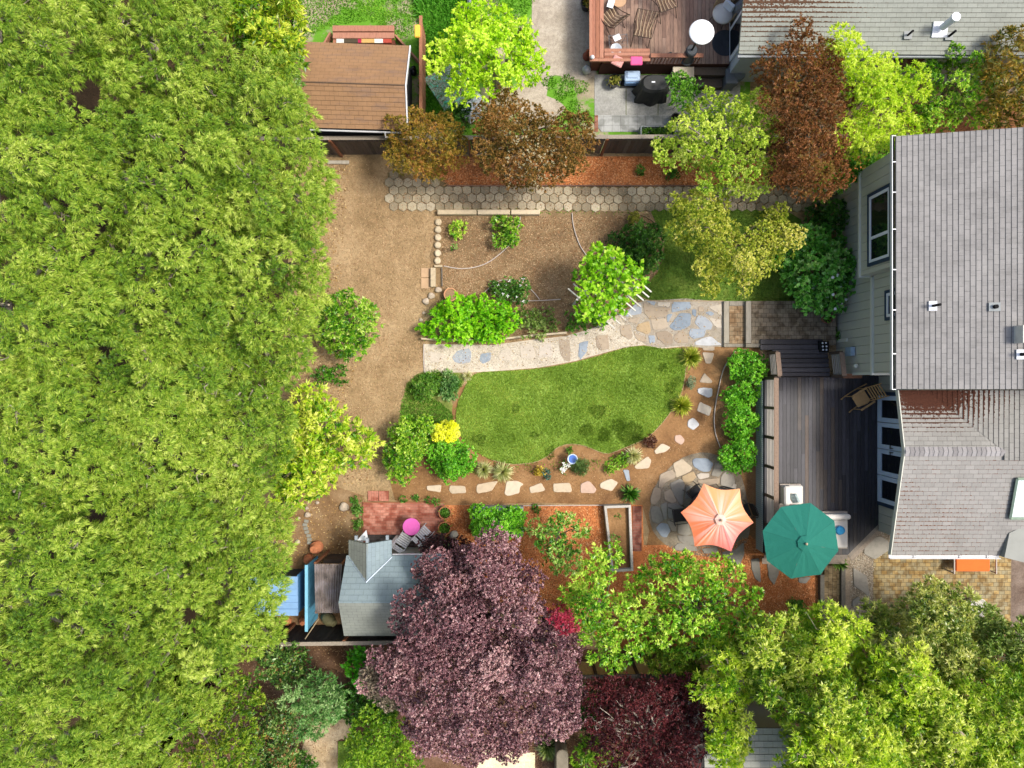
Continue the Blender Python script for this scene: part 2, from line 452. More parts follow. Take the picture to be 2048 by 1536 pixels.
LEAFCOUNT = [0]
def plant(name, label, cat, poly, zt, zs, sp, base=None, group=None, tree=True, trunk_r=0.12, bark='#8a7c6c', z0=0.0, limbs=10, lower=0.5, bump=0.35, edge=1.0,
          tone=0.0, lai=None, blossoms=None, jag=0.35, stub=None):
    """poly: outline in photograph pixels (met at each clump's own height). zt top height, zs height of the rim"""
    cr, cd = sp['cr'], sp.get('cd', sp['cr'] * 0.85)
    zm = (zt + zs) / 2; k = (H - zm) / F
    wp = [((x - 1024) * k, (768 - y) * k) for x, y in poly]
    C = poisson(wp, cd, cr * jag); D = dist_poly(C, wp)
    e = np.clip(D / edge, 0, 1); z = zs + (zt - zs) * np.sqrt(1 - (1 - e) ** 2) - cr * 0.5 + rng.normal(size=len(C)) * bump
    z = np.maximum(z, z0 + cr * 0.45)
    f = (H - z) / (H - zm); C3 = np.column_stack([C * f[:, None], z])        # keep the outline where it is seen at this height
    cv = rng.normal(size=len(C3)) * sp.get('cj', .15) + 0.5 + tone
    crr = cr * rng.uniform(0.7, 1.2, len(C3))
    allc = [C3]; allv = [cv]; allr = [crr]; dens = [np.ones(len(C3))]
    if lower > 0:
        Cl = poisson(wp, cd * 1.1, cr * 0.55, 4000); zl = z0 + cr * 0.4 + (zs - z0) * rng.uniform(0.45, 1.0, len(Cl)) + 0.15 * (zt - zs)
        zl = np.maximum(zl, z0 + cr * 0.45)
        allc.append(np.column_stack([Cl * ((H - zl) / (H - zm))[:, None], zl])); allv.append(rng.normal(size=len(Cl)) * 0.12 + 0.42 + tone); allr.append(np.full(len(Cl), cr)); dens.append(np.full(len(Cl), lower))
    A = np.concatenate(allc); AV = np.concatenate(allv); AR = np.concatenate(allr); DN = np.concatenate(dens)
    nl, L, W = sp['nl'], sp['L'], sp['W']; la = lai or sp.get('lai', 3.2)
    nt = np.maximum(2, (la * math.pi * AR ** 2 * DN / (nl * L * W * 0.5)).astype(int))
    idx = np.repeat(np.arange(len(A)), nt); T = len(idx)
    d = rng.normal(size=(T, 3)); d = norm(d); d[:, 2] = np.where(d[:, 2] < -0.35, -d[:, 2], d[:, 2]); d = norm(d)
    rr = AR[idx] * rng.uniform(0.25, 1.0, T) ** 0.4
    lump = 1 + 0.18 * np.sin(d[:, 0] * 5 + idx) * np.sin(d[:, 1] * 6 + idx * 2)
    tp = A[idx] + d * np.array([1, 1, sp.get('flat', 0.75)]) * (rr * lump)[:, None]
    tp[:, 2] = np.maximum(tp[:, 2], z0 + 0.03)
    td = norm(d + np.array([0, 0, sp.get('rise', 0.3)]) + rng.normal(size=d.shape) * 0.25)
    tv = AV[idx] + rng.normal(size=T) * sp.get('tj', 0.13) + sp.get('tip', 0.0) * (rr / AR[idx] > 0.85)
    V, v = leaf_arrays(tp, td, tv, nl, L, W, sp.get('spread', 0.7), sp.get('droop', 0.15), sp.get('up', 0.7), sp.get('vj', 0.3), sp.get('fold', 0.25))
    LEAFCOUNT[0] += len(v)
    if base is None: bw = A[:, :2].mean(0) * (1 + .8 * (H / (H - zm) - 1) * (zm > 2.6)); bw = Vector((bw[0], bw[1], z0))
    else: bw = P(base[0], base[1], z0)
    t = thing(name, label, cat, bw, 0, group)
    mesh_quads('crown' if tree else 'foliage', V, v, sp['mat'], t, bw)
    mb = MB(); bm = m_plain('bark ' + bark, bark, 0.9, 0.35, 8, 0.1, 0, 0.8, 30)
    if tree:
        topz = z0 + (zs - z0) * 0.55; lean = Vector((random.uniform(-.15, .15), random.uniform(-.15, .15), 0))
        cen = Vector((A[:, 0].mean(), A[:, 1].mean(), 0))
        fork = Vector((bw.x * 0.6 + cen.x * 0.4, bw.y * 0.6 + cen.y * 0.4, topz))
        mb.tube([bw - Vector((0, 0, .1)), bw + Vector((0, 0, .15)) + lean * 0.2, (bw + fork) / 2 + lean, fork], [trunk_r * 1.5, trunk_r * 1.1, trunk_r * 0.9, trunk_r * 0.8], 9)
        ks = rng.permutation(len(C3))[:limbs]
        for q in ks:
            c = Vector(C3[q]); mid = fork.lerp(c, 0.5) + Vector((random.uniform(-.25, .25), random.uniform(-.25, .25), 0.25))
            mb.tube([fork - Vector((0, 0, .1)), mid, c + Vector((0, 0, cr * 0.15))], [trunk_r * 0.55, trunk_r * 0.34, trunk_r * 0.12], 6)
            for j in range(3):
                e2 = c + Vector(tuple(rng.normal(size=3) * cr * 0.5)); e2.z = c.z + abs(e2.z - c.z)
                w1 = Vector(tuple(rng.normal(size=3) * cr * 0.14)); w2 = Vector(tuple(rng.normal(size=3) * cr * 0.14)); mb.tube([mid.lerp(c, 0.6), c.lerp(e2, 0.3) + w1, c.lerp(e2, 0.7) + w2, e2], [trunk_r * 0.15, trunk_r * 0.1, trunk_r * .06, trunk_r * 0.02], 4, cap=False)
        part(t, 'trunk', mb, bm)
    else:
        for q in range(min(6, len(C3))):
            c = Vector(C3[q]); b2 = bw + (c - bw) * 0.35; b2.z = z0
            mb.tube([b2 - Vector((0, 0, .03)), b2.lerp(c, 0.5), c], [0.018, 0.013, 0.006], 5)
        part(t, 'stem', mb, bm)
    if blossoms:
        n, size, colr, zoneR = blossoms; fm = m_plain('petal ' + colr, colr, 0.6, 0.08, 9, 0.2)
        up_ = np.where(d[:, 2] > 0.35)[0]
        if zoneR is not None:
            kz = (H - zm) / F; cx, cy, rad = (zoneR[0] - 1024) * kz, (768 - zoneR[1]) * kz, zoneR[2] * kz
            up_ = up_[np.hypot(tp[up_, 0] - cx, tp[up_, 1] - cy) < rad]
        if len(up_):
            fl = MB()
            for q in rng.choice(up_, min(n, len(up_)), replace=False):
                c = Vector(tp[q]) + Vector((0, 0, L * 0.7))
                if size > 0.04: fl.ball(c, size, 8, 5, 0.12, random.random(), (1, 1, 0.6))
                else:
                    s_ = size * random.uniform(.7, 1.3); a_ = random.random() * 3
                    for w in range(3):
                        aa = a_ + w * 2.1; e1 = Vector((math.cos(aa), math.sin(aa), 0.3)); e2 = Vector((-math.sin(aa), math.cos(aa), 0))
                        fl.face([c, c + e1 * s_ + e2 * s_ * .5, c + e1 * s_ * 1.8, c + e1 * s_ - e2 * s_ * .5], random.random())
            part(t, 'blossom', fl, fm)
    return t
# ------------------------------------------------------------------ ground materials
def m_ground(name, c_dark, c_mid, c_light, fine=45, bump=0.9, dist=0.03, big=0.8, patch=None, tint=None, lumpy=False):
    if name in MATS: return MATS[name]
    t = NT(name)
    n1 = t.noise(big, 6, 0.62); n2 = t.noise(fine * 0.22, 6, 0.7); n3 = t.noise(fine, 4, 0.75)
    c = t.ramp(n1, [(0.3, lin(c_dark)), (0.5, lin(c_mid)), (0.72, lin(c_light))])
    g = t.ramp(n2, [(0.3, (0.74,) * 3 + (1,)), (0.5, (1, 1, 1, 1)), (0.7, (1.16,) * 3 + (1,))]); c = t.mix(1.0, c, g, 'MULTIPLY')
    g2 = t.ramp(n3, [(0.3, (0.7,) * 3 + (1,)), (0.5, (1, 1, 1, 1)), (0.72, (1.28,) * 3 + (1,))]); c = t.mix(1.0, c, g2, 'MULTIPLY')
    if patch:
        pc, th, ps = patch; pm = t.ramp(t.noise(ps, 7, 0.72), [(th, (0, 0, 0, 1)), (th + 0.07, (1, 1, 1, 1))])
        pg = t.mix(t.noise(70, 3, 0.6), lin(pc), tuple(x * 1.9 for x in lin(pc)[:3]) + (1,)); c = t.mix(pm, c, pg)
    h = t.math('ADD', t.math('MULTIPLY', n2, 1.0), t.math('MULTIPLY', n3, 0.45))
    if lumpy: h = t.math('ADD', h, t.math('MULTIPLY', t.noise(5.5, 5, .7, None, 1.5), 2.6))
    t.pbr(c, 0.95, 0.1, 0, t.bump(h, bump, dist)); MATS[name] = t.m; return t.m

def m_brick(name, c1, c2, c3, mortar, bw, bh, rot=0.0, ms=0.006, off=0.5, var=0.3, wear=0.2, rough=0.85):
    if name in MATS: return MATS[name]
    t = NT(name); br = t.n('ShaderNodeTexBrick'); br.offset = off; br.squash = 1.0
    t.l(t.pos(1.0, rot), br.inputs['Vector'])
    br.inputs['Scale'].default_value = 1.0; br.inputs['Brick Width'].default_value = bw; br.inputs['Row Height'].default_value = bh
    br.inputs['Mortar Size'].default_value = ms; br.inputs['Mortar Smooth'].default_value = 0.2
    br.inputs['Color1'].default_value = lin(c1); br.inputs['Color2'].default_value = lin(c2); br.inputs['Mortar'].default_value = lin(mortar)
    c = t.mix(t.ramp(t.noise(1.0 / bw * 0.8, 2, 0.5), [(0.45, (0, 0, 0, 1)), (0.6, (1, 1, 1, 1))]), br.outputs['Color'], t.mix(1.0, lin(c3), br.outputs['Color'], 'MULTIPLY'))
    c = t.mix(0.65, br.outputs['Color'], c)
    g = t.ramp(t.noise(1.1, 6, 0.7), [(0.3, (1 - wear,) * 3 + (1,)), (0.55, (1, 1, 1, 1)), (0.75, (1 + wear * .6,) * 3 + (1,))]); c = t.mix(1.0, c, g, 'MULTIPLY')
    g = t.ramp(t.noise(60, 4, 0.7), [(0.3, (0.82,) * 3 + (1,)), (0.7, (1.15,) * 3 + (1,))]); c = t.mix(1.0, c, g, 'MULTIPLY')
    h = t.math('SUBTRACT', t.math('MULTIPLY', t.noise(50, 3, 0.6), 0.25), br.outputs['Fac'])
    t.pbr(c, rough, 0.25, 0, t.bump(h, 0.6, 0.008)); MATS[name] = t.m; return t.m

def sheet(name, label, px, z, mat, sm=3, jit=0.0, thick=0.0):
    pts = smooth(px, sm, jit) if sm else px
    w = [(PX(x), PY(y)) for x, y in pts]; mb = MB()
    if thick: mb.prism(w, -0.05, z)
    else: mb.face([(a, b, z) for a, b in ccw(w)])
    return struct(name, label, mb, mat)

soil = m_ground('tilled soil', '#87704f', '#a48a66', '#bda37d', 40, 1.0, 0.035, 0.7, lumpy=True)
mb = MB(); mb.face([(-400, -400, 0), (400, -400, 0), (400, 400, 0), (-400, 400, 0)]); struct('ground', 'bare tan garden soil', mb, soil)
sheet('grove_floor', 'leaf litter under the tall west trees, darkened so crown gaps look shaded', [(-200, -200), (560, -200), (585, 60), (575, 250), (585, 400), (575, 560), (560, 720), (530, 860), (520, 1000), (530, 1100), (520, 1240), (440, 1350), (340, 1500), (200, 1750), (-200, 1750)], 0.004, m_ground('darkened grove litter', '#2e2419', '#3d3021', '#4f4130', 60, 0.8, 0.03, 1.0), 3, 6)  # floor colour kept dark so gaps in the crowns look deep in shade
sheet('bed_soil', 'darker brown planting bed soil south of the lawn', [(790, 930), (840, 880), (915, 800), (930, 770), (1380, 700), (1520, 700), (1520, 1110), (1290, 1110), (1285, 1012), (880, 1010), (790, 1000)], 0.004,
      m_ground('bed soil', '#6f5136', '#8a6845', '#9c7a55', 60, 0.6, 0.02, 1.1), 2)
sheet('woodland_floor', 'leaf strewn brown earth beyond the south fence', [(380, 1268), (1200, 1300), (2100, 1300), (2200, 1700), (200, 1700)], 0.004, m_ground('woodland earth', '#4b3728', '#664c38', '#7d6250', 70, 0.8, 0.03, 1.2), 2)
sheet('side_yard_soil', 'shaded brown earth around the pots and blue shed', [(548, 1000), (728, 990), (728, 1120), (880, 1240), (545, 1255)], 0.006, m_ground('side earth', '#6a5138', '#84694b', '#978062', 55, 0.8, 0.025, 1.4), 3, 2)
sheet('mulch_garden', 'brown bark mulch bed edged with round stones', [(882, 430), (1300, 428), (1330, 470), (1322, 540), (1285, 598), (1230, 640), (1150, 668), (1000, 680), (850, 680), (852, 640), (884, 600)], 0.008,
      m_ground('brown mulch', '#6b5741', '#867052', '#a08869', 85, 1.0, 0.03, 0.9), 2)
omul = m_ground('orange mulch', '#a5633a', '#c07748', '#d3905e', 75, 1.1, 0.03, 1.0)
sheet('mulch_strip', 'orange wood chip strip along the north fence', [(800, 313), (1790, 313), (1720, 372), (1640, 373), (890, 373), (850, 350)], 0.008, omul, 0)
sheet('mulch_bed', 'orange wood chip bed south of the stepping stones', [(886, 1010), (1285, 1010), (1287, 1090), (1345, 1090), (1370, 1100), (1440, 1090), (1500, 1070), (1545, 1110), (1640, 1110), (1642, 1270), (1250, 1300), (1150, 1250), (886, 1180)], 0.010, omul, 0)
nl = m_ground('patchy yard', '#8a8068', '#a0947c', '#b3a790', 40, 0.5, 0.015, 0.7, patch=('#4f7822', 0.45, 0.55))
sheet('neighbor_yard', 'patchy grass and pale dirt of the north yard', [(560, -60), (1500, -60), (1500, 306), (560, 306)], 0.004, nl, 0)
dirtp = m_ground('pale dirt', '#8d8272', '#a69b8a', '#b5ab9b', 35, 0.4, 0.012, 0.8)
sheet('dirt_patch', 'pale compacted dirt beside the redwood deck', [(1075, -40), (1190, -40), (1190, 150), (1110, 150), (1095, 190), (1130, 215), (1080, 260), (1035, 200), (1060, 90)], 0.008, dirtp, 4, 2)
lawnm = m_ground('lawn', '#617d2c', '#7a983e', '#96b054', 55, 0.8, 0.02, 1.3)
LAWN = [(950, 748), (1010, 742), (1080, 737), (1150, 724), (1200, 711), (1250, 696), (1290, 692), (1330, 698), (1366, 698), (1371, 735), (1364, 780), (1345, 818), (1315, 856), (1290, 877), (1255, 893), (1220, 906), (1200, 904), (1170, 892), (1140, 888),
        (1115, 895), (1095, 912), (1065, 925), (1020, 928), (985, 920), (955, 905), (930, 885), (913, 852), (914, 815), (926, 783)]
sheet('lawn', 'oval green lawn curving beside the gravel path', LAWN, 0.03, lawnm, 3, 0, 0.03)
LAWN2 = [(1300, 421), (1345, 418), (1570, 420), (1605, 470), (1600, 560), (1640, 601), (1290, 601), (1272, 590), (1315, 545), (1330, 480)]
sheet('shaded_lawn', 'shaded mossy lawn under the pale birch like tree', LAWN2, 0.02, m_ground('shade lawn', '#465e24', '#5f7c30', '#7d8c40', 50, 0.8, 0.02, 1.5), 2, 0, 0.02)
LAWN3 = [(677, 1482), (790, 1482), (790, 1560), (675, 1560)]
sheet('small_lawn', 'small corner lawn at the bottom edge', LAWN3, 0.02, lawnm, 0)
sheet('tan_path', 'pale tan earth path below the south fence', [(655, 1430), (700, 1440), (700, 1480), (675, 1482), (673, 1560), (600, 1560), (610, 1480)], 0.010, m_ground('tan earth', '#97815f', '#b29c7c', '#c4b193', 40, 0.4, 0.01, 1.2), 3)
sheet('mulch_corner_north', 'orange mulch, darkened for shade, between the fence and the top right shrubs', [(1815, 205), (2120, 195), (2120, 268), (1815, 268)], 0.008, m_ground('shade darkened mulch', '#5e3f2a', '#7c5438', '#946848', 75, 1.0, .03, 1.2), 0)  # darker copy of the orange mulch, shade put into its colour
sheet('pale_patio', 'pale cream paving at the bottom edge', [(955, 1500), (1070, 1505), (1070, 1580), (940, 1580)], 0.012, m_ground('cream paving', '#cdbf95', '#ddd1a8', '#e6dcb9', 60, 0.2, 0.005, 1.5), 0)
sheet('grassy_verge', 'rough weedy grass beside the young bushes', [(805, 800), (815, 765), (850, 742), (920, 745), (925, 770), (905, 800), (900, 850), (840, 870), (800, 850)], 0.012, m_ground('weeds', '#4f5b2a', '#6d7a3a', '#96895e', 60, 0.6, 0.02, 2.2), 4, 2)
GP = [(848, 688), (917, 689), (985, 690), (1060, 680), (1133, 672), (1190, 655), (1240, 628), (1290, 600), (1448, 602), (1448, 693), (1366, 693), (1320, 697), (1288, 690), (1250, 694), (1200, 708), (1150, 722), (1080, 735), (1010, 741), (940, 745), (850, 745)]
sheet('gravel_path', 'pale gravel path winding east to the flagstones', GP, 0.028, m_ground('pale gravel', '#a69a88', '#bbb09d', '#ccc3b2', 95, 0.8, 0.012, 1.4), 0, 0, 0.028)
sheet('patio_base', 'grey grit between the flagstones of the round patio', [(1305, 990), (1325, 950), (1365, 915), (1420, 905), (1470, 935), (1490, 975), (1500, 1060), (1470, 1110), (1390, 1110), (1330, 1090), (1300, 1045)], 0.012, m_ground('grit', '#6e6455', '#857a68', '#978d7b', 80, 0.8, 0.012, 2), 3, 1)
sheet('gravel_strip', 'pebble strip between the dark deck and yellow pavers', [(1690, 1110), (1760, 1035), (1800, 1040), (1790, 1105), (1752, 1120), (1745, 1240), (1690, 1240)], 0.012, m_ground('pebbles', '#857663', '#9b8c78', '#b3a592', 90, 1.0, 0.02, 2), 0)
sheet('paver_patio', 'yellow and grey block paving behind the house', [(1746, 1085), (2022, 1085), (2020, 1290), (1746, 1290)], 0.02,
      m_brick('yellow pavers', '#a58c5a', '#8d8468', '#b49458', '#5c513c', 0.2, 0.145, 0, 0.007, 0.5, 0.3, 0.25), 0, 0, 0.02)
sheet('mulch_corner', 'grey brown mulch at the east end of the pavers', [(2020, 1085), (2120, 1085), (2120, 1300), (2020, 1300)], 0.016, m_ground('grey mulch', '#5d4d42', '#75665a', '#8d7d70', 60, 0.9, 0.03, 1.5), 0)
sheet('concrete_patio', 'weathered concrete slabs of the north neighbor patio', [(1189, 150), (1480, 150), (1480, 231), (1189, 231)], 0.02, m_ground('concrete', '#83827a', '#979690', '#a6a59c', 60, 0.12, 0.004, 1.0, patch=('#5f6340', 0.64, 1.3)), 0, 0, 0.02)
sheet('tile_patio', 'pale grey square tiles below the concrete slabs', [(1196, 231), (1400, 231), (1400, 264), (1203, 264), (1196, 255)], 0.024, m_brick('pale tiles', '#a8a9a5', '#9fa09c', '#b0b1ad', '#72726c', 0.305, 0.305, 0, 0.006, 0.0), 0, 0, 0.024)
sheet('brick_border', 'worn red brick border of the tiled corner', [(1189, 231), (1196, 231), (1196, 264), (1189, 264)], 0.024, m_brick('red brick small', '#9b6a56', '#8a5a48', '#a77a66', '#7c6f62', 0.1, 0.2, 0), 0, 0, 0.024)
for x in (1252, 1316, 1380):
    mb = MB(); mb.bb(PX(x) - .012, PX(x) + .012, PY(231), PY(152), 0.0, 0.0245); struct('slab_joint', 'mossy joint between concrete slabs', mb, m_plain('moss joint', '#5d6238', 0.95))
sheet('flagstone_bedding', 'grey mortar between the tightly fitted flagstones', [(1240, 632), (1270, 612), (1292, 602), (1446, 604), (1446, 691), (1366, 691), (1320, 695), (1288, 688), (1262, 660)], 0.032, m_ground('mortar bed', '#8b8172', '#9c9283', '#aba193', 95, 0.7, 0.01, 2), 2)
# brick patio
mb = MB(); mb.bb(PX(728), PX(889), PY(1120), PY(1006), -0.05, 0.05)
struct('brick_patio', 'red brick patio with the pink table', mb, m_brick('red bricks', '#c48a76', '#a0604f', '#cc9c8a', '#8a6a5c', 0.2, 0.1, 0, 0.005, 0.5, 0.3, 0.25))
mb = MB()
for x0, x1, y0, y1 in ((725.5, 728, 1005, 1100), (725.5, 890, 1003.5, 1006)): mb.bb(PX(x0), PX(x1), PY(y1), PY(y0), -0.02, 0.06, random.random())
struct('patio_edging', 'thin timber edge round the brick patio', mb, m_plain('edging wood', '#8c5a40', 0.8))
# hexagonal stepping pavers
hexm = m_var('hex concrete', ['#958970', '#a89c82', '#b9ad94', '#8c8069'], 0.9, 0.25, 22, bump=0.3, dirt=0.3)
sheet('paver_bedding', 'dirt bed showing between the hexagonal pavers', [(775, 345), (885, 356), (900, 371), (1650, 371), (1690, 380), (1690, 424), (1080, 422), (780, 420)], 0.012, m_ground('hex dirt', '#5f5238', '#77684a', '#8d7b5b', 60, 0.6, 0.02, 1.4), 0)
hexes = []; w = 18.3; r_ = w / math.sqrt(3) * 0.93 / F * H
def hexmesh(rad, a):
    mb = MB(); mb.prism([(rad * math.cos(R(90 + 60 * k)), rad * math.sin(R(90 + 60 * k))) for k in range(6)], 0, 0.045, a, 0.008); return mb
proto = []
rows = [(349, 782, 800), (364.5, 773, 885), (380.5, 782, 1690), (396.5, 773, 1690), (412.5, 782, 1680)]
hx = 0
for ri, (y, x0, x1) in enumerate(rows):
    x = x0 + 6
    while x < x1:
        yy = y + (1.5 if x > 1080 else 0) + 1.2 * math.sin(x / 60); X, Y = PX(x), PY(yy)
        if not (ri == 4 and 1090 > x > 1300):
            if hx < 6:
                o = single('hexagonal_paver', 'worn grey hexagonal paver in the path along the orange mulch', 'paver', hexmesh(r_, (hx % 6) / 5), hexm, None, 'hexagonal pavers of the north path'); proto.append(o)
            else: o = random.choice(proto).copy(); COL.objects.link(o)
            o.location = (X, Y, random.uniform(0.0, 0.012)); o.rotation_euler = (random.uniform(-.012, .012), random.uniform(-.012, .012), R(random.choice((0, 60, 120)) + random.uniform(-3, 3)))
            hx += 1
        x += w * (1 + random.uniform(-.01, .01))
# timber edge of the mulch strip
mb = MB()
for a, b in ((895, 1070), (1072, 1205), (1207, 1400), (1402, 1640)): mb.bb(PX(a), PX(b), PY(373.5), PY(371), 0, 0.09, random.random(), 0.006)
single('timber_edging', 'long weathered timber edge between orange mulch and hexagonal pavers', 'edging', mb, m_var('old timber', ['#7a5a48', '#8c6a55', '#6b5044'], 0.85), (PX(895), PY(372), 0))

# ------------------------------------------------------------------ loose cover as real bits
def bits(name, label, polys, n, L, W, mat, z, flat=True, hgt=0.0, vary=(0, 1), lean=0.5):
    tot = sum(abs(area2(p)) for p in polys); Vs = []; vs = []
    for p in polys:
        w2 = [(PX(x), PY(y)) for x, y in p]; k = int(n * abs(area2(p)) / tot); q = scatter(w2, k); q = q[:k]
        if flat:
            d = rng.normal(size=(k, 3)); d[:, 2] *= 0.22
        else:
            d = rng.normal(size=(k, 3)) * lean; d[:, 2] = 1
        b = np.column_stack([q, np.full(k, z)]) + (np.abs(rng.normal(size=(k, 1))) * np.array([[0, 0, 0.006]]) if flat else 0)
        tv = rng.uniform(vary[0], vary[1], k)
        if not flat: tv = tv * .7 + .15 + .22 * np.sin(q[:, 0] * 1.9 + 2 * np.sin(q[:, 1] * 1.3)) * np.sin(q[:, 1] * 2.3 + 1.5 * np.sin(q[:, 0] * .9))
        V, v = leaf_arrays(b, norm(d), tv, 1, L, W, 0.05, 0.0, 0.5 if flat else 1.2, 0.1, 0.1); Vs.append(V); vs.append(v)
    V = np.concatenate(Vs); V[:, 2] = np.maximum(V[:, 2], z - 0.001); LEAFCOUNT[0] += len(V) // 4
    return stuff(mesh_quads(name, V, np.concatenate(vs), mat), label)
blob_ = lambda x, y, r: [(x + r * math.cos(k) * random.uniform(.7, 1.2), y + r * math.sin(k) * random.uniform(.7, 1.2)) for k in (0, .8, 1.6, 2.4, 3.2, 4, 4.8, 5.6)]
grassm = m_leaf('grass blades', ['#5f8026', '#7ea038', '#9dba50', '#c6d276'], 0.3, 0.6, 0.2)
bits('lawn_grass', 'fine green grass of the oval lawn', [smooth(LAWN, 3)], 85000, 0.055, 0.02, grassm, 0.03, False)
bits('clover_patch', 'darker lush patches in the oval lawn', [smooth(blob_(*q), 2, 2) for q in ((1195, 822, 17), (1172, 862, 15), (1208, 870, 14), (1262, 868, 26), (1238, 852, 16), (1030, 818, 9), (1068, 870, 8), (1340, 775, 12), (1325, 735, 9), (1100, 905, 12), (960, 880, 14))], 5200, .06, .024, m_leaf('dark turf', ['#45661e', '#567a28', '#6c9238'], .3, .6, .2), 0.032, False)
bits('lawn_fringe', 'ragged grass along the lawn edge', [smooth([(x + random.uniform(-6, 6), y + random.uniform(-5, 5)) for x, y in LAWN], 2)], 12000, 0.09, 0.02, grassm, 0.01, False)
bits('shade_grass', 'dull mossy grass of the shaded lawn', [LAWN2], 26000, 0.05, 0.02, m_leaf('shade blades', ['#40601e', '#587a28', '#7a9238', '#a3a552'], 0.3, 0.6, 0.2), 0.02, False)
bits('corner_grass', 'short grass of the bottom corner lawn', [LAWN3], 5000, 0.05, 0.02, grassm, 0.02, False)
wg = m_leaf('weed blades', ['#3f7018', '#58921f', '#6fae2b', '#9cc24e'], 0.3, 0.6, 0.2)
bits('yard_grass', 'bright rough grass of the north yard', [smooth([(600, -20), (800, -20), (835, 20), (836, 60), (790, 80), (770, 50), (660, 50), (600, 85)], 3, 4), smooth([(945, -20), (1065, -20), (1040, 60), (1075, 110), (1030, 90), (960, 60)], 3, 4),
     *[smooth(blob_(x, y, r), 2, 3) for x, y, r in ((1100, 165, 14), (1135, 165, 18), (1165, 175, 14), (1120, 190, 14), (1150, 215, 16), (1172, 235, 14), (1125, 240, 10), (1140, 190, 10))]], 10000, 0.085, 0.035, wg, 0.004, False, lean=0.9)
TALL = [smooth([(842, -20), (930, -20), (945, 40), (940, 100), (925, 215), (850, 235), (846, 120), (845, 60)], 3, 3)]
bits('tall_grass', 'lush tall weeds between the redwood fence and lime tree', TALL, 16000, 0.3, 0.05, m_leaf('tall weed', ['#2f6a1c', '#4c9228', '#63ab38', '#86c254'], 0.3, 0.5), 0.03, False, lean=0.9)
bits('verge_grass', 'weedy grass tufts west of the lawn', [smooth([(808, 800), (818, 768), (850, 745), (905, 748), (925, 770), (900, 790), (850, 790), (895, 812), (900, 850), (840, 865), (805, 840)], 3, 3)], 8000, 0.12, 0.03, m_leaf('verge blades', ['#3a6a1c', '#5a8e2c', '#7fae48', '#b0b870'], 0.3, 0.6), 0.01, False, lean=0.8)
chipm = m_var('orange chips', ['#7c4828', '#b06a3a', '#cc8850', '#e6b482'], 0.85, 0.1, 40)
bits('wood_chips', 'loose orange wood chips on the north strip', [[(850, 316), (1640, 316), (1640, 370), (890, 370)]], 14000, 0.075, 0.024, chipm, 0.010)
bits('bed_chips', 'loose orange wood chips of the south bed', [[(888, 1012), (1210, 1012), (1215, 1145), (1285, 1145), (1287, 1092), (1345, 1092), (1440, 1095), (1500, 1072), (1545, 1112), (1640, 1112), (1640, 1262), (1200, 1262), (1050, 1180), (888, 1170)]], 30000, 0.075, 0.024, chipm, 0.012)
bits('bark_chips', 'brown bark chips of the round stone bed', [[(884, 432), (1298, 432), (1322, 480), (1318, 540), (1280, 598), (1150, 660), (1000, 672), (885, 660)]], 22000, 0.06, 0.02, m_var('bark chips', ['#54371f', '#7c5738', '#9d7753', '#d0b48e'], 0.9, 0.1, 40), 0.010)
bits('path_gravel', 'small pale stones of the gravel path', [[(850, 700), (985, 692), (1133, 675), (1240, 635), (1290, 640), (1280, 690), (1200, 706), (1080, 733), (852, 743)]], 9000, 0.026, 0.022, m_var('path stones', ['#857a69', '#ada291', '#cdc5b6', '#e4ded2'], 0.85, 0.1, 40), 0.030)
bits('soil_clods', 'crumbs and dry leaves on the bare soil', [[(570, 760), (640, 600), (640, 420), (655, 325), (780, 325), (785, 420), (870, 430), (872, 560), (845, 640), (845, 740), (800, 800), (760, 960), (560, 980)]], 9000, 0.04, 0.028, m_var('clods', ['#6e5239', '#947050', '#a98663', '#cdb08c'], 0.95, 0.1, 40), 0.003)
bits('bed_litter', 'small leaves and crumbs on the planting bed', [[(800, 950), (1370, 880), (1500, 720), (1505, 1000), (1290, 1005), (810, 1004)]], 7000, 0.035, 0.022, m_var('litter bits', ['#5a3f27', '#7e5d3d', '#967350', '#c4a67e'], 0.95, 0.1, 40), 0.006)
bits('fallen_leaves', 'brown fallen leaves drifting from the west grove onto the soil', [[(575, 790), (640, 600), (632, 430), (650, 325), (700, 325), (690, 420), (680, 560), (720, 720), (690, 800), (740, 960), (570, 1000)], [(560, 1000), (725, 1000), (720, 1120), (560, 1125)]], 2600, .07, .04, m_var('fallen leaf', ['#5c4228', '#8c6a3c', '#b08e54', '#cdb98a'], .9, .1, 40), 0.008)
bits('paver_crumbs', 'soil crumbs and leaf bits scattered over the hexagonal pavers', [[(780, 345), (890, 358), (1640, 374), (1640, 420), (780, 420)]], 3000, .045, .03, MATS['clods'], 0.055)
bits('path_litter', 'small leaf litter on the gravel path and flagstones', [[(850, 695), (1060, 685), (1290, 605), (1445, 605), (1445, 690), (1250, 692), (1080, 733), (850, 743)]], 500, .05, .03, MATS['fallen leaf'], 0.05)
bits('edge_weeds', 'small weeds along the paver and bed edges', [[(900, 415), (1300, 420), (1300, 428), (900, 430)], [(1370, 700), (1382, 700), (1380, 780), (1366, 790)], [(930, 930), (1240, 915), (1240, 935), (930, 950)], [(700, 990), (728, 990), (728, 1060), (705, 1060)]], 700, .09, .03, wg, 0.01, False, lean=.9)
bits('pebble_bits', 'loose pebbles by the dark deck corner', [[(1700, 1110), (1760, 1040), (1785, 1045), (1778, 1100), (1748, 1120), (1742, 1220), (1700, 1220)]], 4000, 0.045, 0.035, m_var('pebble bits', ['#6d6052', '#94866f', '#b4a793', '#d2c8b8'], 0.85, 0.1, 40), 0.014)
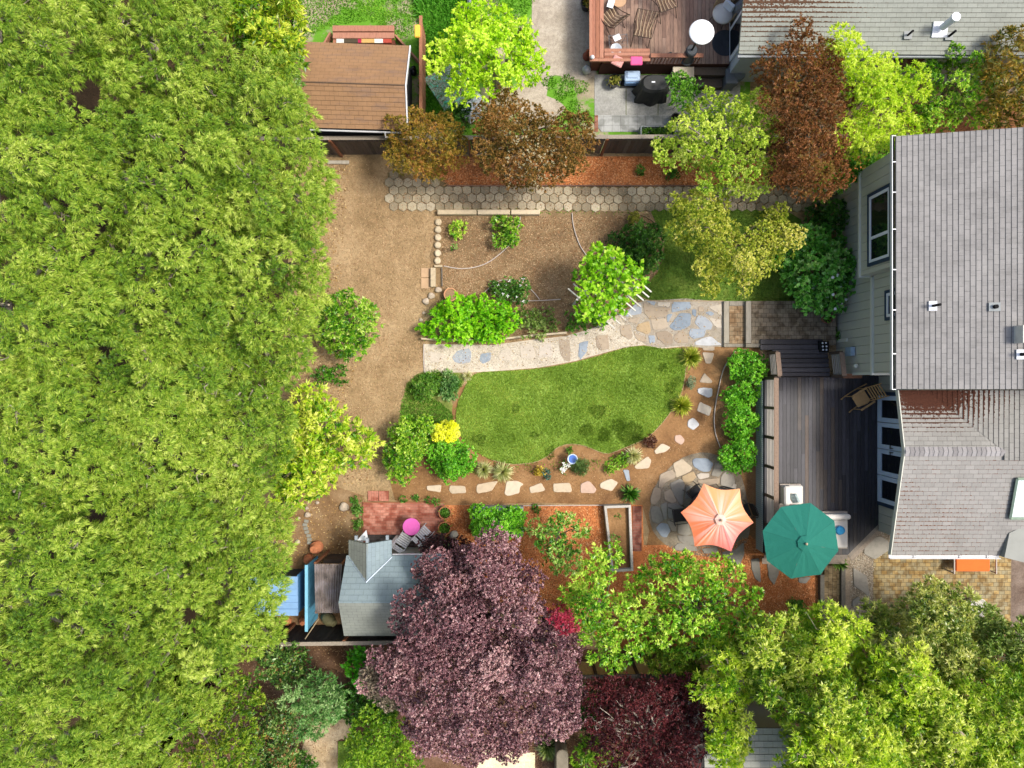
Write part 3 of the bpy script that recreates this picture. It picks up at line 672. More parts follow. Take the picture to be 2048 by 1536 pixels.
bits('woodland_litter', 'fallen leaves under the bottom trees', [[(400, 1290), (720, 1290), (700, 1440), (640, 1540), (400, 1540)], [(1060, 1440), (1420, 1350), (1420, 1540), (1070, 1540)]], 7000, 0.06, 0.035, m_var('wood litter', ['#4a3524', '#745539', '#8f7150', '#b59a74'], 0.95, 0.1, 40), 0.006)

# ------------------------------------------------------------------ flagstones and stepping stones
stm = {'b': m_var('blue slate', ['#89939d', '#949ca5', '#7c8792', '#9a9fa5'], 0.8, 0.15, 7, bump=0.35), 't': m_var('tan flagstone', ['#a3937f', '#998a77', '#ab9c89', '#918270'], 0.85, 0.15, 7, bump=0.35),
       'p': m_var('pale flagstone', ['#b9ae9f', '#b0a595', '#c2b8aa', '#aaa093'], 0.85, 0.15, 7, bump=0.35), 'o': m_var('orange flagstone', ['#b09a7a', '#a89272'], 0.85, 0.15, 7, bump=0.35),
       'g': m_var('grey flagstone', ['#8a857b', '#958f84', '#7f7b72', '#9c968a'], 0.85, 0.15, 7, bump=0.35), 'c': m_var('cream sandstone', ['#bcac94', '#b3a38b', '#c5b6a0', '#b8a48a'], 0.85, 0.12, 7, bump=0.35),
       'w': m_var('whitish stone', ['#bfbebd', '#b4b5b7', '#c8c6c2'], 0.8, 0.12, 7, bump=0.35), 'k': m_var('pink stone', ['#bfa492', '#b79c8a'], 0.85, 0.12, 7, bump=0.35)}
CN = {'b': 'blue grey', 't': 'tan', 'p': 'pale', 'o': 'orange tan', 'g': 'grey', 'c': 'cream', 'w': 'whitish', 'k': 'pinkish'}
def stone(name, label, pts, col, z0, th, grp=None):
    q = []
    for i in range(len(pts)):
        a, b = pts[i], pts[(i + 1) % len(pts)]; L = math.hypot(b[0] - a[0], b[1] - a[1]); n = max(2, int(L / 7))
        pv = pts[i - 1]; l2 = math.hypot(a[0] - pv[0], a[1] - pv[1]); r1, r2 = min(2.2, L * .2), min(2.2, l2 * .2)
        q.append((a[0] + (pv[0] - a[0]) / (l2 or 1) * r2, a[1] + (pv[1] - a[1]) / (l2 or 1) * r2))
        for j in range(0, n):
            t = max(r1 / (L or 1), j / n); q.append((a[0] + (b[0] - a[0]) * t + random.uniform(-.45, .45), a[1] + (b[1] - a[1]) * t + random.uniform(-.45, .45)))
    w = [(PX(x), PY(y)) for x, y in q]; mb = MB(); mb.prism(w, z0 - 0.03, z0 + th, random.random(), min(0.012, th * 0.8))
    cx = sum(p[0] for p in w) / len(w); cy = sum(p[1] for p in w) / len(w)
    return single(name, label, 'stone', mb, stm[col], (cx, cy, z0), grp)
g1 = [('p', [(75,1290),(190,1310),(230,1330),(150,1390),(80,1370)], 'westmost'), ('b', [(275,1340),(320,1285),(420,1265),(440,1300),(430,1385),(350,1400),(290,1380)], 'large oval'), ('b', [(520,1310),(610,1300),(600,1370),(540,1400),(505,1370)], 'small'),
      ('p', [(690,1280),(775,1265),(785,1370),(670,1360)], 'triangular'), ('p', [(850,1240),(960,1230),(990,1340),(860,1350)], 'square'), ('p', [(1020,1230),(1120,1225),(1130,1330),(1010,1350)], 'block shaped'), ('t', [(1180,1200),(1275,1190),(1285,1380),(1235,1370),(1200,1320)], 'tall brown'),
      ('b', [(1355,1220),(1440,1200),(1410,1320),(1370,1350),(1350,1340)], 'slim'), ('t', [(1497,1165),(1545,1160),(1555,1290),(1505,1260)], 'narrow')]
for c, p, d in g1: stone('path_flagstone', f'{d} {CN[c]} stone set in the pale gravel path', CV(p, 840, 400, 4.267), c, 0.028, 0.012, 'stones set in the gravel path')
g2 = [('b', [(-10,1250),(70,1215),(60,1290),(0,1370)], 'low ragged'), ('t', [(135,1160),(240,1150),(250,1270),(190,1285)], 'squarish brown'), ('b', [(465,890),(520,880),(525,970),(390,1000),(400,960)], 'bent, beside the arbor slats'),
      ('t', [(535,875),(640,915),(765,925),(735,990),(590,1018),(545,970)], 'broad, east of the arbor'), ('b', [(785,872),(943,870),(945,930),(860,945),(778,962)], 'flat topped'), ('b', [(850,965),(948,968),(940,1070),(870,1110),(800,1115),(757,1080)], 'largest'),
      ('b', [(1000,985),(1055,985),(1130,1060),(1120,1105),(1030,1108),(975,1050)], 'rounded east'), ('b', [(938,1098),(1075,1102),(1055,1170),(960,1188),(925,1150)], 'wide low'), ('t', [(800,1152),(878,1105),(918,1160),(920,1218),(830,1222),(795,1195)], 'pointed'),
      ('t', [(640,1130),(735,1115),(788,1150),(790,1228),(720,1240),(655,1180)], 'five sided'), ('o', [(492,1060),(588,1032),(605,1125),(570,1150),(472,1108)], 'warm coloured'), ('t', [(400,1022),(515,996),(488,1055),(425,1048)], 'thin wedge'),
      ('b', [(580,1155),(636,1155),(640,1218),(592,1228)], 'small upright'), ('t', [(600,1022),(728,1004),(752,1078),(700,1105),(622,1108)], 'middle'), ('t', [(335,1072),(432,1064),(448,1170),(420,1196),(345,1150)], 'tall, under the arbor ends'),
      ('t', [(452,1135),(560,1165),(565,1218),(485,1198)], 'low slanting'), ('b', [(742,975),(790,972),(750,1048),(738,1030)], 'sliver like'), ('p', [(1090,915),(1208,882),(1210,995)], 'triangular corner'), ('b', [(1062,962),(1110,948),(1148,972),(1112,992)], 'tiny lens shaped'),
      ('b', [(952,932),(993,938),(988,998),(956,984)], 'small oblong'), ('t', [(1005,912),(1053,912),(1055,952),(1007,955)], 'little square'), ('w', [(975,1215),(1040,1180),(1115,1162),(1210,1238),(1100,1244),(982,1238)], 'white streaked'), ('b', [(562,862),(645,866),(635,902),(600,890)], 'top edge'),
      ('p', [(1092,1005),(1200,1022),(1208,1095),(1155,1088)], 'east edge'), ('p', [(660,870),(770,875),(760,915),(660,905)], 'top middle')]
for c, p, d in g2: stone('flagstone', f'{d} {CN[c]} flagstone in the path near the timber steps', CV(p, 1160, 400, 4.267), c, 0.03, 0.018, 'flagstones near the timber steps')
g3 = [('c', [(55,990),(185,978),(175,1045),(60,1025)], 'westmost wedge'), ('c', [(255,985),(385,990),(395,1050),(265,1055),(245,1020)], 'second from the west'), ('c', [(490,975),(665,945),(620,1020),(600,1035),(490,1055),(478,1010)], 'under the west pale grass clump'),
      ('c', [(740,945),(830,945),(885,975),(850,1000),(850,1050),(750,1075),(718,1055)], 'large, south of the two pale grasses'), ('c', [(930,1000),(1035,962),(1070,1020),(1050,1035),(945,1052)], 'small, below the little yellow plant'), ('c', [(1135,968),(1280,962),(1297,1030),(1280,1045),(1140,1040)], 'rectangular, below the blue birdbath'),
      ('k', [(1370,970),(1440,943),(1505,1015),(1490,1050),(1368,1050)], 'house shaped')]
for c, p, d in g3: stone('stepping_stone', f'{d} {CN[c]} stepping stone in the brown soil row', CV(p, 840, 740, 4.267), c, 0.004, 0.03, 'stepping stones round the lawn')
g4 = [('c', [(85,965),(180,925),(240,960),(185,1035),(85,1005)], 'eastmost of the straight row'), ('b', [(278,850),(330,850),(343,945),(315,950)], 'narrow upright, above the strappy dark plant'), ('c', [(375,820),(490,735),(525,770),(500,840),(390,845)], 'long, beside the white tuft grass'),
      ('c', [(545,690),(610,625),(690,660),(640,700),(560,718)], 'beside the little red plant'), ('k', [(720,560),(770,550),(810,600),(780,640),(725,610)], 'rounded'), ('w', [(835,430),(880,405),(935,465),(880,515),(828,480)], 'diamond shaped, below the east spiky plant'),
      ('p', [(935,270),(1040,320),(1015,395),(912,350)], 'tilted square, beside the east spiky plant'), ('w', [(915,160),(960,150),(1045,155),(1040,225),(1000,238),(920,195)], 'oval'), ('t', [(975,22),(1042,95),(1035,115),(930,105)], 'pointed triangular')]
for c, p, d in g4: stone('stepping_stone', f'{d} {CN[c]} stepping stone east of the lawn', CV(p, 1180, 740, 4.267), c, 0.004, 0.03, 'stepping stones round the lawn')
stone('stepping_stone', 'square pale stepping stone nearest the timber steps', CV([(1040,1300),(1145,1305),(1115,1400),(1070,1395)], 1160, 400, 4.267), 't', 0.004, 0.03, 'stepping stones round the lawn')
stone('stepping_stone', 'oblong cream stepping stone just below the gravel path corner', CV([(1040,1250),(1150,1255),(1145,1285),(1050,1283)], 1160, 400, 4.267), 't', 0.004, 0.02, 'stepping stones round the lawn')
g5 = [('c', [(705,800),(785,755),(875,835),(855,865),(735,920)], 'cream peaked, northmost'), ('b', [(870,770),(900,750),(1000,755),(1055,800),(1020,865),(960,870),(880,820)], 'big oval'), ('t', [(595,890),(690,850),(730,880),(730,915),(640,960),(610,1015),(580,1000)], 'curved, northwest rim'),
      ('o', [(780,910),(880,862),(905,915),(850,975),(800,980)], 'black patched'), ('p', [(905,895),(940,878),(1020,882),(1015,915),(930,935)], 'small oblong'), ('g', [(1030,900),(1070,785),(1110,790),(1140,850),(1100,910)], 'upright, north rim'),
      ('t', [(910,940),(1100,920),(1100,970),(990,990),(920,960)], 'long, above the umbrella'), ('g', [(1115,905),(1160,860),(1220,900),(1240,960),(1190,1010),(1110,980)], 'northeast rim'), ('g', [(680,970),(770,925),(810,960),(790,1150),(770,1150),(700,1040)], 'long tapering'),
      ('t', [(515,1080),(545,1000),(605,1010),(600,1100),(555,1150),(515,1140)], 'west rim'), ('t', [(625,1040),(690,1010),(740,1120),(700,1140),(640,1110)], 'inner west'), ('g', [(515,1200),(530,1160),(590,1165),(630,1280),(580,1315),(525,1290)], 'southwest rim'),
      ('g', [(600,1150),(655,1125),(655,1270),(630,1275)], 'narrow, beside the west chair'), ('g', [(660,1290),(720,1270),(738,1290),(735,1380),(690,1370)], 'small, below the west chair'), ('b', [(560,1350),(600,1305),(660,1310),(688,1370),(650,1430),(610,1420)], 'slate blue, southwest rim'),
      ('g', [(745,1290),(830,1290),(860,1400),(820,1420),(745,1390)], 'inner south'), ('g', [(740,1410),(880,1415),(900,1495),(820,1490),(760,1460)], 'low wide'), ('g', [(720,1500),(760,1470),(900,1502),(920,1545),(720,1536)], 'south rim'),
      ('g', [(660,1140),(740,1135),(800,1180),(780,1280),(665,1262)], 'large, under the west chair'), ('g', [(820,990),(900,990),(905,1080),(810,1100)], 'shadowed, under the north chair'), ('p', [(1195,1010),(1225,965),(1250,975),(1245,1010),(1215,1020)], 'little, east rim')]
for c, p, d in g5: stone('patio_flagstone', f'{d} {CN[c]} stone of the round patio by the orange parasol', CV(p, 1180, 740, 4.267), c, 0.012, 0.03, 'stones of the round patio')
g6 = [('g', [(1030,490),(1140,470),(1210,410),(1215,500),(1170,620),(1110,560)], 'broad, below the orange umbrella tip'), ('g', [(1265,545),(1330,535),(1340,640),(1345,730),(1300,700),(1270,620)], 'long pointed, left of the green umbrella'), ('g', [(1390,570),(1480,580),(1490,640),(1450,750),(1410,700)], 'long teardrop, under the green umbrella rim'),
      ('g', [(1640,690),(1740,680),(1700,735),(1640,730)], 'half round, below the green umbrella'), ('g', [(875,460),(1000,450),(1010,490),(900,500)], 'low flat, under the orange umbrella rim')]
for c, p, d in g6: stone('mulch_flagstone', f'{d} {CN[c]} stone in the orange mulch', CV(p, 1180, 980, 3.94), c, 0.012, 0.035, 'stones in the orange mulch')
g7 = [('w', [(85,1020),(140,965),(185,955),(235,990),(240,1040),(150,1100),(80,1065)], 'large hexagonal'), ('w', [(15,1150),(100,1200),(118,1330),(20,1260)], 'slanting four sided'), ('w', [(10,1350),(50,1325),(62,1360),(10,1395)], 'small, partly hidden')]
for c, p, d in g7: stone('pebble_flagstone', f'{d} pale green grey slab among pebbles beside the yellow pavers', CV(p, 1700, 760, 3.07), 'g' if d != 'x' else c, 0.012, 0.04, 'slabs by the yellow pavers')
# ------------------------------------------------------------------ buildings
siding = m_plain('sage siding', '#b5b3a4', 0.75, 0.05, 1.5, 0.2, 0, 0.15, 60)
groove = m_plain('siding groove', '#6f6f63', 0.8, 0.05)
trimm = m_plain('cream trim', '#c9c8ba', 0.6, 0.05, 3)
white = m_plain('white paint', '#d8dade', 0.45, 0.04, 3, 0.4)
gutw = m_plain('white gutter metal', '#c2c3c4', 0.35, 0.05, 3, 0.5)
dark = m_plain('dark void', '#0d0d0f', 0.9, 0.1)
navy = m_plain('navy trim', '#2b3b50', 0.5, 0.1, 3)
glass = m_plain('window glass', '#11161a', 0.06, 0.3, 1.2, 0.9, 0, 0.0)
doorw = m_plain('pale blue door paint', '#bccbdc', 0.45, 0.04, 3, 0.4)

def wall_boards(mb, x0, y0, x1, y1, z0, z1a, z1b=None, w=0.3, th=0.03, nrm=1, gap=0.012):
    """vertical board cladding along a line; top may slope from z1a to z1b"""
    z1b = z1a if z1b is None else z1b; L = math.hypot(x1 - x0, y1 - y0); ux, uy = (x1 - x0) / L, (y1 - y0) / L; nx, ny = uy * nrm * th, -ux * nrm * th
    d = 0.0
    while d < L - 1e-3:
        e = min(L, d + w); a, b = d + gap / 2, e - gap / 2; za = z1a + (z1b - z1a) * a / L; zb = z1a + (z1b - z1a) * b / L
        q = [(x0 + ux * a, y0 + uy * a), (x0 + ux * b, y0 + uy * b)]
        vs = [(q[0][0], q[0][1], z0), (q[1][0], q[1][1], z0), (q[1][0] + nx, q[1][1] + ny, z0), (q[0][0] + nx, q[0][1] + ny, z0),
              (q[0][0], q[0][1], za), (q[1][0], q[1][1], zb), (q[1][0] + nx, q[1][1] + ny, zb), (q[0][0] + nx, q[0][1] + ny, za)]
        mb.add(vs, [(0, 1, 2, 3), (4, 7, 6, 5), (0, 4, 5, 1), (1, 5, 6, 2), (2, 6, 7, 3), (3, 7, 4, 0)], random.random()); d = e
    return mb

# ---- main house (east)
hs = thing('house', 'two storey sage grey house with grey shingle roof and gutter on the east side', 'house', (11.85, 0.35, 0))
X0, YN, YS = 11.85, 7.0, 0.35
zr = lambda x: 4.85 + 0.225 * (x - 11.42)
mb = MB()
mb.add([(X0 + .03, YS + .03, 0), (19, YS + .03, 0), (19, YN - .03, 0), (X0 + .03, YN - .03, 0), (X0 + .03, YS + .03, zr(X0) - .12), (19, YS + .03, zr(19) - .12), (19, YN - .03, zr(19) - .12), (X0 + .03, YN - .03, zr(X0) - .12)],
       [(0, 1, 5, 4), (1, 2, 6, 5), (2, 3, 7, 6), (3, 0, 4, 7), (4, 5, 6, 7)]); part(hs, 'wall_core', mb, groove)
mb = MB(); wall_boards(mb, X0, YN, X0, YS, 0, 2.6, nrm=-1); wall_boards(mb, X0, YN, X0, YS, 2.68, zr(X0) - .12, nrm=-1)
wall_boards(mb, X0, YS, 13.06, YS, 0, 2.6, nrm=-1) ; wall_boards(mb, X0, YS, 19, YS, 2.68, zr(X0) - .1, zr(19) - .1, nrm=-1)
wall_boards(mb, X0, YN, 19, YN, 0, zr(X0) - .1, zr(19) - .1, nrm=1); wl = part(hs, 'wall', mb, siding)
mb = MB(); mb.bb(X0 - .06, X0 + .03, YS - .06, 3.5, 2.58, 2.7); mb.bb(X0 + .03, 13.0, YS - .06, YS + .02, 2.58, 2.7); mb.bb(X0 - .045, X0 + .05, YS - .045, YS + .05, 0, 2.58)
mb.bb(X0 - .05, X0 - .0, 1.5, 1.62, 0, 0.9); part(hs, 'trim_band', mb, trimm)
# bay
BX, B0, B1 = 11.45, 3.55, 7.0
mb = MB(); mb.bb(BX + .03, X0 - .01, B0 + .03, B1 - .03, 2.62, zr(BX) - .12); bay = part(hs, 'bay', mb, groove)
mb = MB(); wall_boards(mb, BX, B1, BX, B0, 2.6, zr(BX) - .12, nrm=-1); wall_boards(mb, BX, B0, X0, B0, 2.6, zr(BX) - .12, zr(X0) - .12, nrm=-1); wall_boards(mb, BX, B1, X0, B1, 2.6, zr(BX) - .12, zr(X0) - .12, nrm=1)
part(bay, 'cladding', mb, siding)
mb = MB(); mb.bb(BX - .05, BX + .02, B0 - .05, B1 + .05, 2.56, 2.66); mb.bb(BX + .02, X0 - .065, B0 - .05, B0 + .02, 2.56, 2.66); part(bay, 'base_trim', mb, trimm)
def win(par, name, xw, y0, y1, z0, z1, mull=None, frame=white, outer=navy, fw=0.09, hinge=False):
    """window in a west facing wall; parts: outer trim, frame, panes"""
    mb = MB(); t = 0.1
    for a in ((y0 - t, y1 + t, z0 - t, z0), (y0 - t, y1 + t, z1, z1 + t), (y0 - t, y0, z0, z1), (y1, y1 + t, z0, z1)): mb.bb(xw - .05, xw + .03, a[0], a[1], a[2], a[3])
    w = part(par, name, mb, outer); mb = MB(); ys = [y0] + (mull or []) + [y1]
    for a in ((y0, y1, z0, z0 + fw), (y0, y1, z1 - fw, z1)): mb.bb(xw - .04, xw + .02, a[0], a[1], a[2], a[3])
    for k, y in enumerate(ys):
        a = y if k == 0 else y - fw if k == len(ys) - 1 else y - fw / 2
        mb.bb(xw - .04, xw + .02, a, a + fw, z0 + fw, z1 - fw)
    part(w, 'frame', mb, frame)
    for k in range(len(ys) - 1): mb = MB(); mb.bb(xw - .018, xw + .0, ys[k] + fw / 2 + (fw / 2 if k == 0 else 0), ys[k + 1] - fw / 2 - (fw / 2 if k == len(ys) - 2 else 0), z0 + fw, z1 - fw); part(w, 'pane', mb, glass)
    return w
win(hs, 'window', BX - .03, 3.85, 5.95, 3.33, 4.55, [4.62])
mb = MB(); mb.bb(BX - .053, BX - .05, 5.0, 5.85, 3.5, 4.4)
win(hs, 'window', X0 - .03, 2.1, 2.85, 3.62, 4.5)
# roof
mb = MB(); rx = 19.5
roof(mb, [(11.42, -0.15, zr(11.42)), (rx, -0.15, zr(rx)), (rx, 7.37, zr(rx)), (11.42, 7.37, zr(11.42))], (0, 1, 0), 0.152)
roofm = m_shingle('grey shingles', '#8a8782', '#74726e', '#969390', '#393836', 0.30, big=0.14, stain='#696763')
rf = part(hs, 'roof', mb, roofm)
mb = MB(); mb.bb(11.42, 19.5, -.19, -.155, 4.70, 4.72)
mb = MB()
g0, g1 = 11.29, 11.41
mb.bb(g0, g0 + .02, -.17, 7.39, 4.76, 4.88); mb.bb(g0 + .02, g1, -.17, 7.39, 4.76, 4.775); mb.bb(g0 + .02, g1, -.17, -.15, 4.775, 4.88); mb.bb(g0 + .02, g1, 7.37, 7.39, 4.775, 4.88)
for y in (0.9, 2.2, 3.4, 4.6, 5.7, 6.6): mb.bb(g0 + .02, g1, y - .015, y + .015, 4.86, 4.88)
gt = part(hs, 'gutter', mb, gutw)
mb = MB(); mb.bb(g0 + .022, g1 - .002, -.14, 7.36, 4.776, 4.79); part(gt, 'gutter_shade', mb, dark)  # near-black strip paints the shade inside the gutter trough
def vent(par, px, py, zf, base, h, r, slope, lbl='vent_pipe', flash=white, pipe=dark, n=12):
    z = 5.2; 
    for _ in range(4): w = P(px, py, z); z = zf(w.x, w.y)
    w = P(px, py, z); mb = MB(); mb.box((w.x, w.y, z + .045), (base[0], base[1], 0.03), ry=-math.atan(slope) if abs(slope) > 0 else 0)
    o = part(par, lbl, mb, flash); mb = MB(); mb.tube([(w.x, w.y, z), (w.x, w.y, z + h)], r, n); part(o, 'pipe', mb, pipe); return o
zmain = lambda x, y: zr(x)
vent(hs, 1864, 612, zmain, (0.22, 0.28), 0.42, 0.04, 0.225); vent(hs, 1987, 614, zmain, (0.3, 0.25), 0.15, 0.06, 0.225, flash=m_plain('tarred flashing', '#8c9190', .6))
vent(hs, 2040, 709, zmain, (0.24, 0.28), 0.42, 0.05, 0.225)
z = zr(14.9); mb = MB(); c = P(2050, 668, z + .2); mb.box((c.x, c.y, z + .08), (0.22, 0.5, 0.4)); ch = part(hs, 'chimney', mb, m_plain('pale chimney', '#c2bfb4', .8)); 
# meter and lights on the lower wall
mb = MB(); mb.bb(X0 - .18, X0 - .03, 0.98, 1.28, 1.1, 1.5); part(hs, 'meter_box', mb, m_plain('meter grey', '#8fa3b3', .5))
mb = MB(); mb.lathe([(0.0, -.08), (.06, -.08), (.07, .03), (.0, .06)], (X0 - .12, 0.62, 1.75)); part(hs, 'wall_lamp', mb, trimm)

# ---- south wing with gable roof and glazed doors
wg_ = thing('house_wing', 'low gabled wing with four glazed doors and litter strewn grey shingles', 'house', (13.06, -2.0, 0))
ZR = lambda y: (3.6 - 0.24 * (-2.13 - y)) if y < -2.13 else (3.6 - 0.2 * (y + 2.13))
mb = MB(); wx = 13.06
core = [(-5.2), (-2.13), (0.35)]
for y0, y1 in ((-5.2, -2.13), (-2.13, 0.34)):
    mb.add([(wx + .03, y0, 0), (18.5, y0, 0), (18.5, y1, 0), (wx + .03, y1, 0), (wx + .03, y0, ZR(y0) - .1), (18.5, y0, ZR(y0) - .1), (18.5, y1, ZR(y1) - .1), (wx + .03, y1, ZR(y1) - .1)], [(0, 1, 5, 4), (1, 2, 6, 5), (2, 3, 7, 6), (3, 0, 4, 7), (4, 5, 6, 7)])
part(wg_, 'wall_core', mb, groove)
mb = MB(); wall_boards(mb, wx, -5.2, wx, -2.13, 0, ZR(-5.2) - .1, ZR(-2.13) - .1, nrm=1); wall_boards(mb, wx, -2.13, wx, 0.3, 0, ZR(-2.13) - .1, ZR(.3) - .1, nrm=1)
wall_boards(mb, wx, -5.2, 18.5, -5.2, 0, ZR(-5.2) - .1, nrm=1); part(wg_, 'wall', mb, siding)
# the boards' outer face is at x = wx-0.03
ed = [-4.16, -3.2, -2.27, -1.34, -0.4]
mb = MB(); xw = wx - .03
for a in ((-4.28, -0.28, 2.84, 2.96), (-4.28, -4.16, .74, 2.84), (-0.4, -0.28, .74, 2.84)): mb.bb(xw - .05, xw, a[0], a[1], a[2], a[3])
dt = part(wg_, 'door_surround', mb, navy)
for k in range(4):
    y0, y1 = ed[k] + .012, ed[k + 1] - .012; mb = MB(); f = 0.15
    for a in ((y0, y1, .76, 1.0), (y0, y1, 2.68, 2.84), (y0, y0 + f, 1.0, 2.68), (y1 - f, y1, 1.0, 2.68)): mb.bb(xw - .06, xw, a[0], a[1], a[2], a[3])
    d = part(wg_, 'glazed_door', mb, doorw); mb = MB(); mb.bb(xw - .03, xw - .01, y0 + f, y1 - f, 1.0, 2.68); part(d, 'pane', mb, glass)
    if k in (1, 2):
        mb = MB(); yy = y1 - .06 if k == 1 else y0 + .06; mb.bb(xw - .1, xw - .061, yy - .015, yy + .015, 1.62, 1.82); mb.bb(xw - .13, xw - .1, yy - (.1 if k == 1 else 0.02), yy + (.02 if k == 1 else .1), 1.70, 1.73); part(d, 'handle', mb, m_plain('steel', '#7a7a7c', .3, metal=1.0))
mb = MB()
roof(mb, [(12.4, -5.59, 2.77), (15.95, -5.59, 2.77), (16.6, -5.0, ZR(-5.0)), (18.5, -5.0, ZR(-5.0)), (18.5, -2.13, 3.6), (12.4, -2.13, 3.6)], (1, 0, 0), 0.148)
litr = dict(lcol='#6a3418', stain=None)
m_s = m_shingle('wing shingles', '#8c8a85', '#777570', '#97948f', '#3c3a38', 0.30, litter=0.12, big=0.1, gapw=0.07)
part(wg_, 'roof', mb, m_s, label='south slope of the wing roof, fairly clean')
mb = MB(); roof(mb, [(12.4, -2.13, 3.602), (15.5, -2.13, 3.602), (13.3, -0.2, 3.216), (12.4, -0.2, 3.216)], (1, 0, 0), 0.148)
m_l = m_shingle('littered shingles', '#8c8a84', '#7b7973', '#96948e', '#3d3b38', 0.30, litter=0.45, lcol='#43261a', pos_mask=(13.4, -0.3, 3.3, 0.42, 0.85, 1.25), gapw=0.07)
part(wg_, 'roof', mb, m_l, label='north slope with a drift of rusty leaves along the valley')
mb = MB(); roof(mb, [(13.3, -0.2, 3.22), (15.5, -2.13, 3.616), (15.5, -2.4, 3.616), (18.5, -2.4, 4.156), (18.5, -0.2, 4.156)], (0, 1, 0), 0.148)
part(wg_, 'roof', mb, m_l, label='west slope with rows of rusty leaf litter')
mb = MB(); k = 0; x = 12.38
while x < 15.5:
    mb.add([(x, -2.28, 3.60), (x + .16, -2.28, 3.585), (x + .16, -2.13, 3.645), (x, -2.13, 3.66), (x, -1.98, 3.60), (x + .16, -1.98, 3.585)], [(0, 1, 2, 3), (3, 2, 5, 4)], random.random()); x += .15; k += 1
part(wg_, 'ridge_cap', mb, m_var('ridge shingles', ['#7b7877', '#8a8786', '#979493'], 0.9, 0.2, 40))
mb = MB(); f2 = -5.72
mb.bb(12.36, 15.98, f2, f2 + .02, 2.66, 2.76); mb.bb(12.36, 15.98, f2 + .02, -5.6, 2.66, 2.675)
for x in (13.2, 14.7, 15.6): mb.bb(x - .015, x + .015, f2 + .02, -5.6, 2.74, 2.76)
part(wg_, 'gutter', mb, gutw)
mb = MB()
mb.add([(12.36, -5.59, 2.62), (12.39, -5.59, 2.62), (12.39, -2.13, 3.45), (12.36, -2.13, 3.45), (12.36, -5.59, 2.79), (12.39, -5.59, 2.79), (12.39, -2.13, 3.62), (12.36, -2.13, 3.62)], [(0, 3, 2, 1), (4, 5, 6, 7), (0, 1, 5, 4), (1, 2, 6, 5), (2, 3, 7, 6), (3, 0, 4, 7)])
mb.add([(12.36, -2.13, 3.45), (12.39, -2.13, 3.45), (12.39, -0.2, 3.07), (12.36, -.2, 3.07), (12.36, -2.13, 3.62), (12.39, -2.13, 3.62), (12.39, -.2, 3.235), (12.36, -.2, 3.235)], [(0, 3, 2, 1), (4, 5, 6, 7), (0, 1, 5, 4), (1, 2, 6, 5), (2, 3, 7, 6), (3, 0, 4, 7)])
part(wg_, 'fascia', mb, trimm)
# skylight
z0 = ZR(-3.9) + .08; c0 = [(2035, 958), (2075, 958), (2075, 1037), (2021, 1037)]
q = [P(x, y, ZR(PY(y, 3.3)) + .12) for x, y in c0]; mb = MB()
for i in range(4):
    a, b = q[i], q[(i + 1) % 4]; mb.tube([a, b], 0.045, 4)
sk = part(wg_, 'skylight', mb, m_plain('skylight frame', '#8fa08c', .6)); mb = MB(); mb.face([v - Vector((0, 0, .02)) for v in q]); part(sk, 'pane', mb, m_plain('pale skylight', '#c5cdd2', .15, .1, 1, .8))
mb = MB(); za = 3.0
q = [(2019, 1066), (2060, 1047), (2060, 1128), (2009, 1115)]; q = [P(x, y, za) for x, y in q]; mb.prism([(v.x, v.y) for v in q], 2.2, za, 0.5)
part(wg_, 'dormer', mb, m_plain('grey felt', '#8e8f88', .85, .1, 2))

# ---- north neighbor house
nh = thing('neighbor_house', 'long low house with mossy pale shingle roof at the top right edge', 'house', (7.6, 10.9, 0))
mb = MB(); zq = lambda y: 2.8 + 0.3 * (y - 10.78); roof(mb, [(7.4, 10.78, 2.8), (19, 10.72, 2.8), (19, 14.5, 3.92), (7.4, 14.5, 3.92)], (1, 0, 0), 0.14)
part(nh, 'roof', mb, m_shingle('mossy shingles', '#8a8d84', '#7a7d75', '#96998f', '#4e4b42', 0.32, litter=0.42, lcol='#4f3828', gapw=0.07, pos_mask=(8.2, 13.2, 3.2, 0.6, 1.0, 2.6), big=0.12))
mb = MB(); mb.bb(7.75, 19, 11.05, 14.5, 0, 2.76); part(nh, 'wall', mb, m_plain('pale stucco', '#b9bcc0', .8, .06, 2))
mb = MB(); mb.bb(7.4, 19, 10.66, 10.68, 2.7, 2.8); mb.bb(7.4, 19, 10.68, 10.775, 2.7, 2.715); part(nh, 'gutter', mb, m_plain('zinc', '#8f9496', .5, .1))
mb = MB(); mb.bb(7.69, 7.75, 11.4, 13.6, .85, 2.5); dd = part(nh, 'sliding_door', mb, white); mb = MB()
for y0, y1 in ((11.55, 12.4), (12.55, 13.45)): mb.bb(7.67, 7.69, y0, y1, 1.0, 2.4)
part(dd, 'pane', mb, glass)
mb = MB(); mb.bb(13.0, 14.0, 11.0, 11.05, 1.2, 2.4); part(nh, 'window', mb, glass)
zn = lambda x, y: zq(y)
mb = MB(); c = P(1897, 45, 3.5); mb.box((c.x, c.y, zq(c.y) + .05), (.48, .46, .04), rx=math.atan(.3)); f_ = part(nh, 'flue', mb, white); mb = MB(); mb.tube([(c.x, c.y, 3.2), (c.x + .02, c.y, 3.78)], .11, 16); mb.tube([(c.x + .02, c.y, 3.78), (c.x + .02, c.y, 3.87)], .14, 16); part(f_, 'pipe', mb, white)
vent(nh, 1814, 72, zn, (.25, .25), .35, .035, 0, flash=m_plain('lead flashing', '#8c8f8c', .6)); vent(nh, 1896, 74, zn, (.25, .25), .4, .04, 0, flash=MATS['lead flashing'])

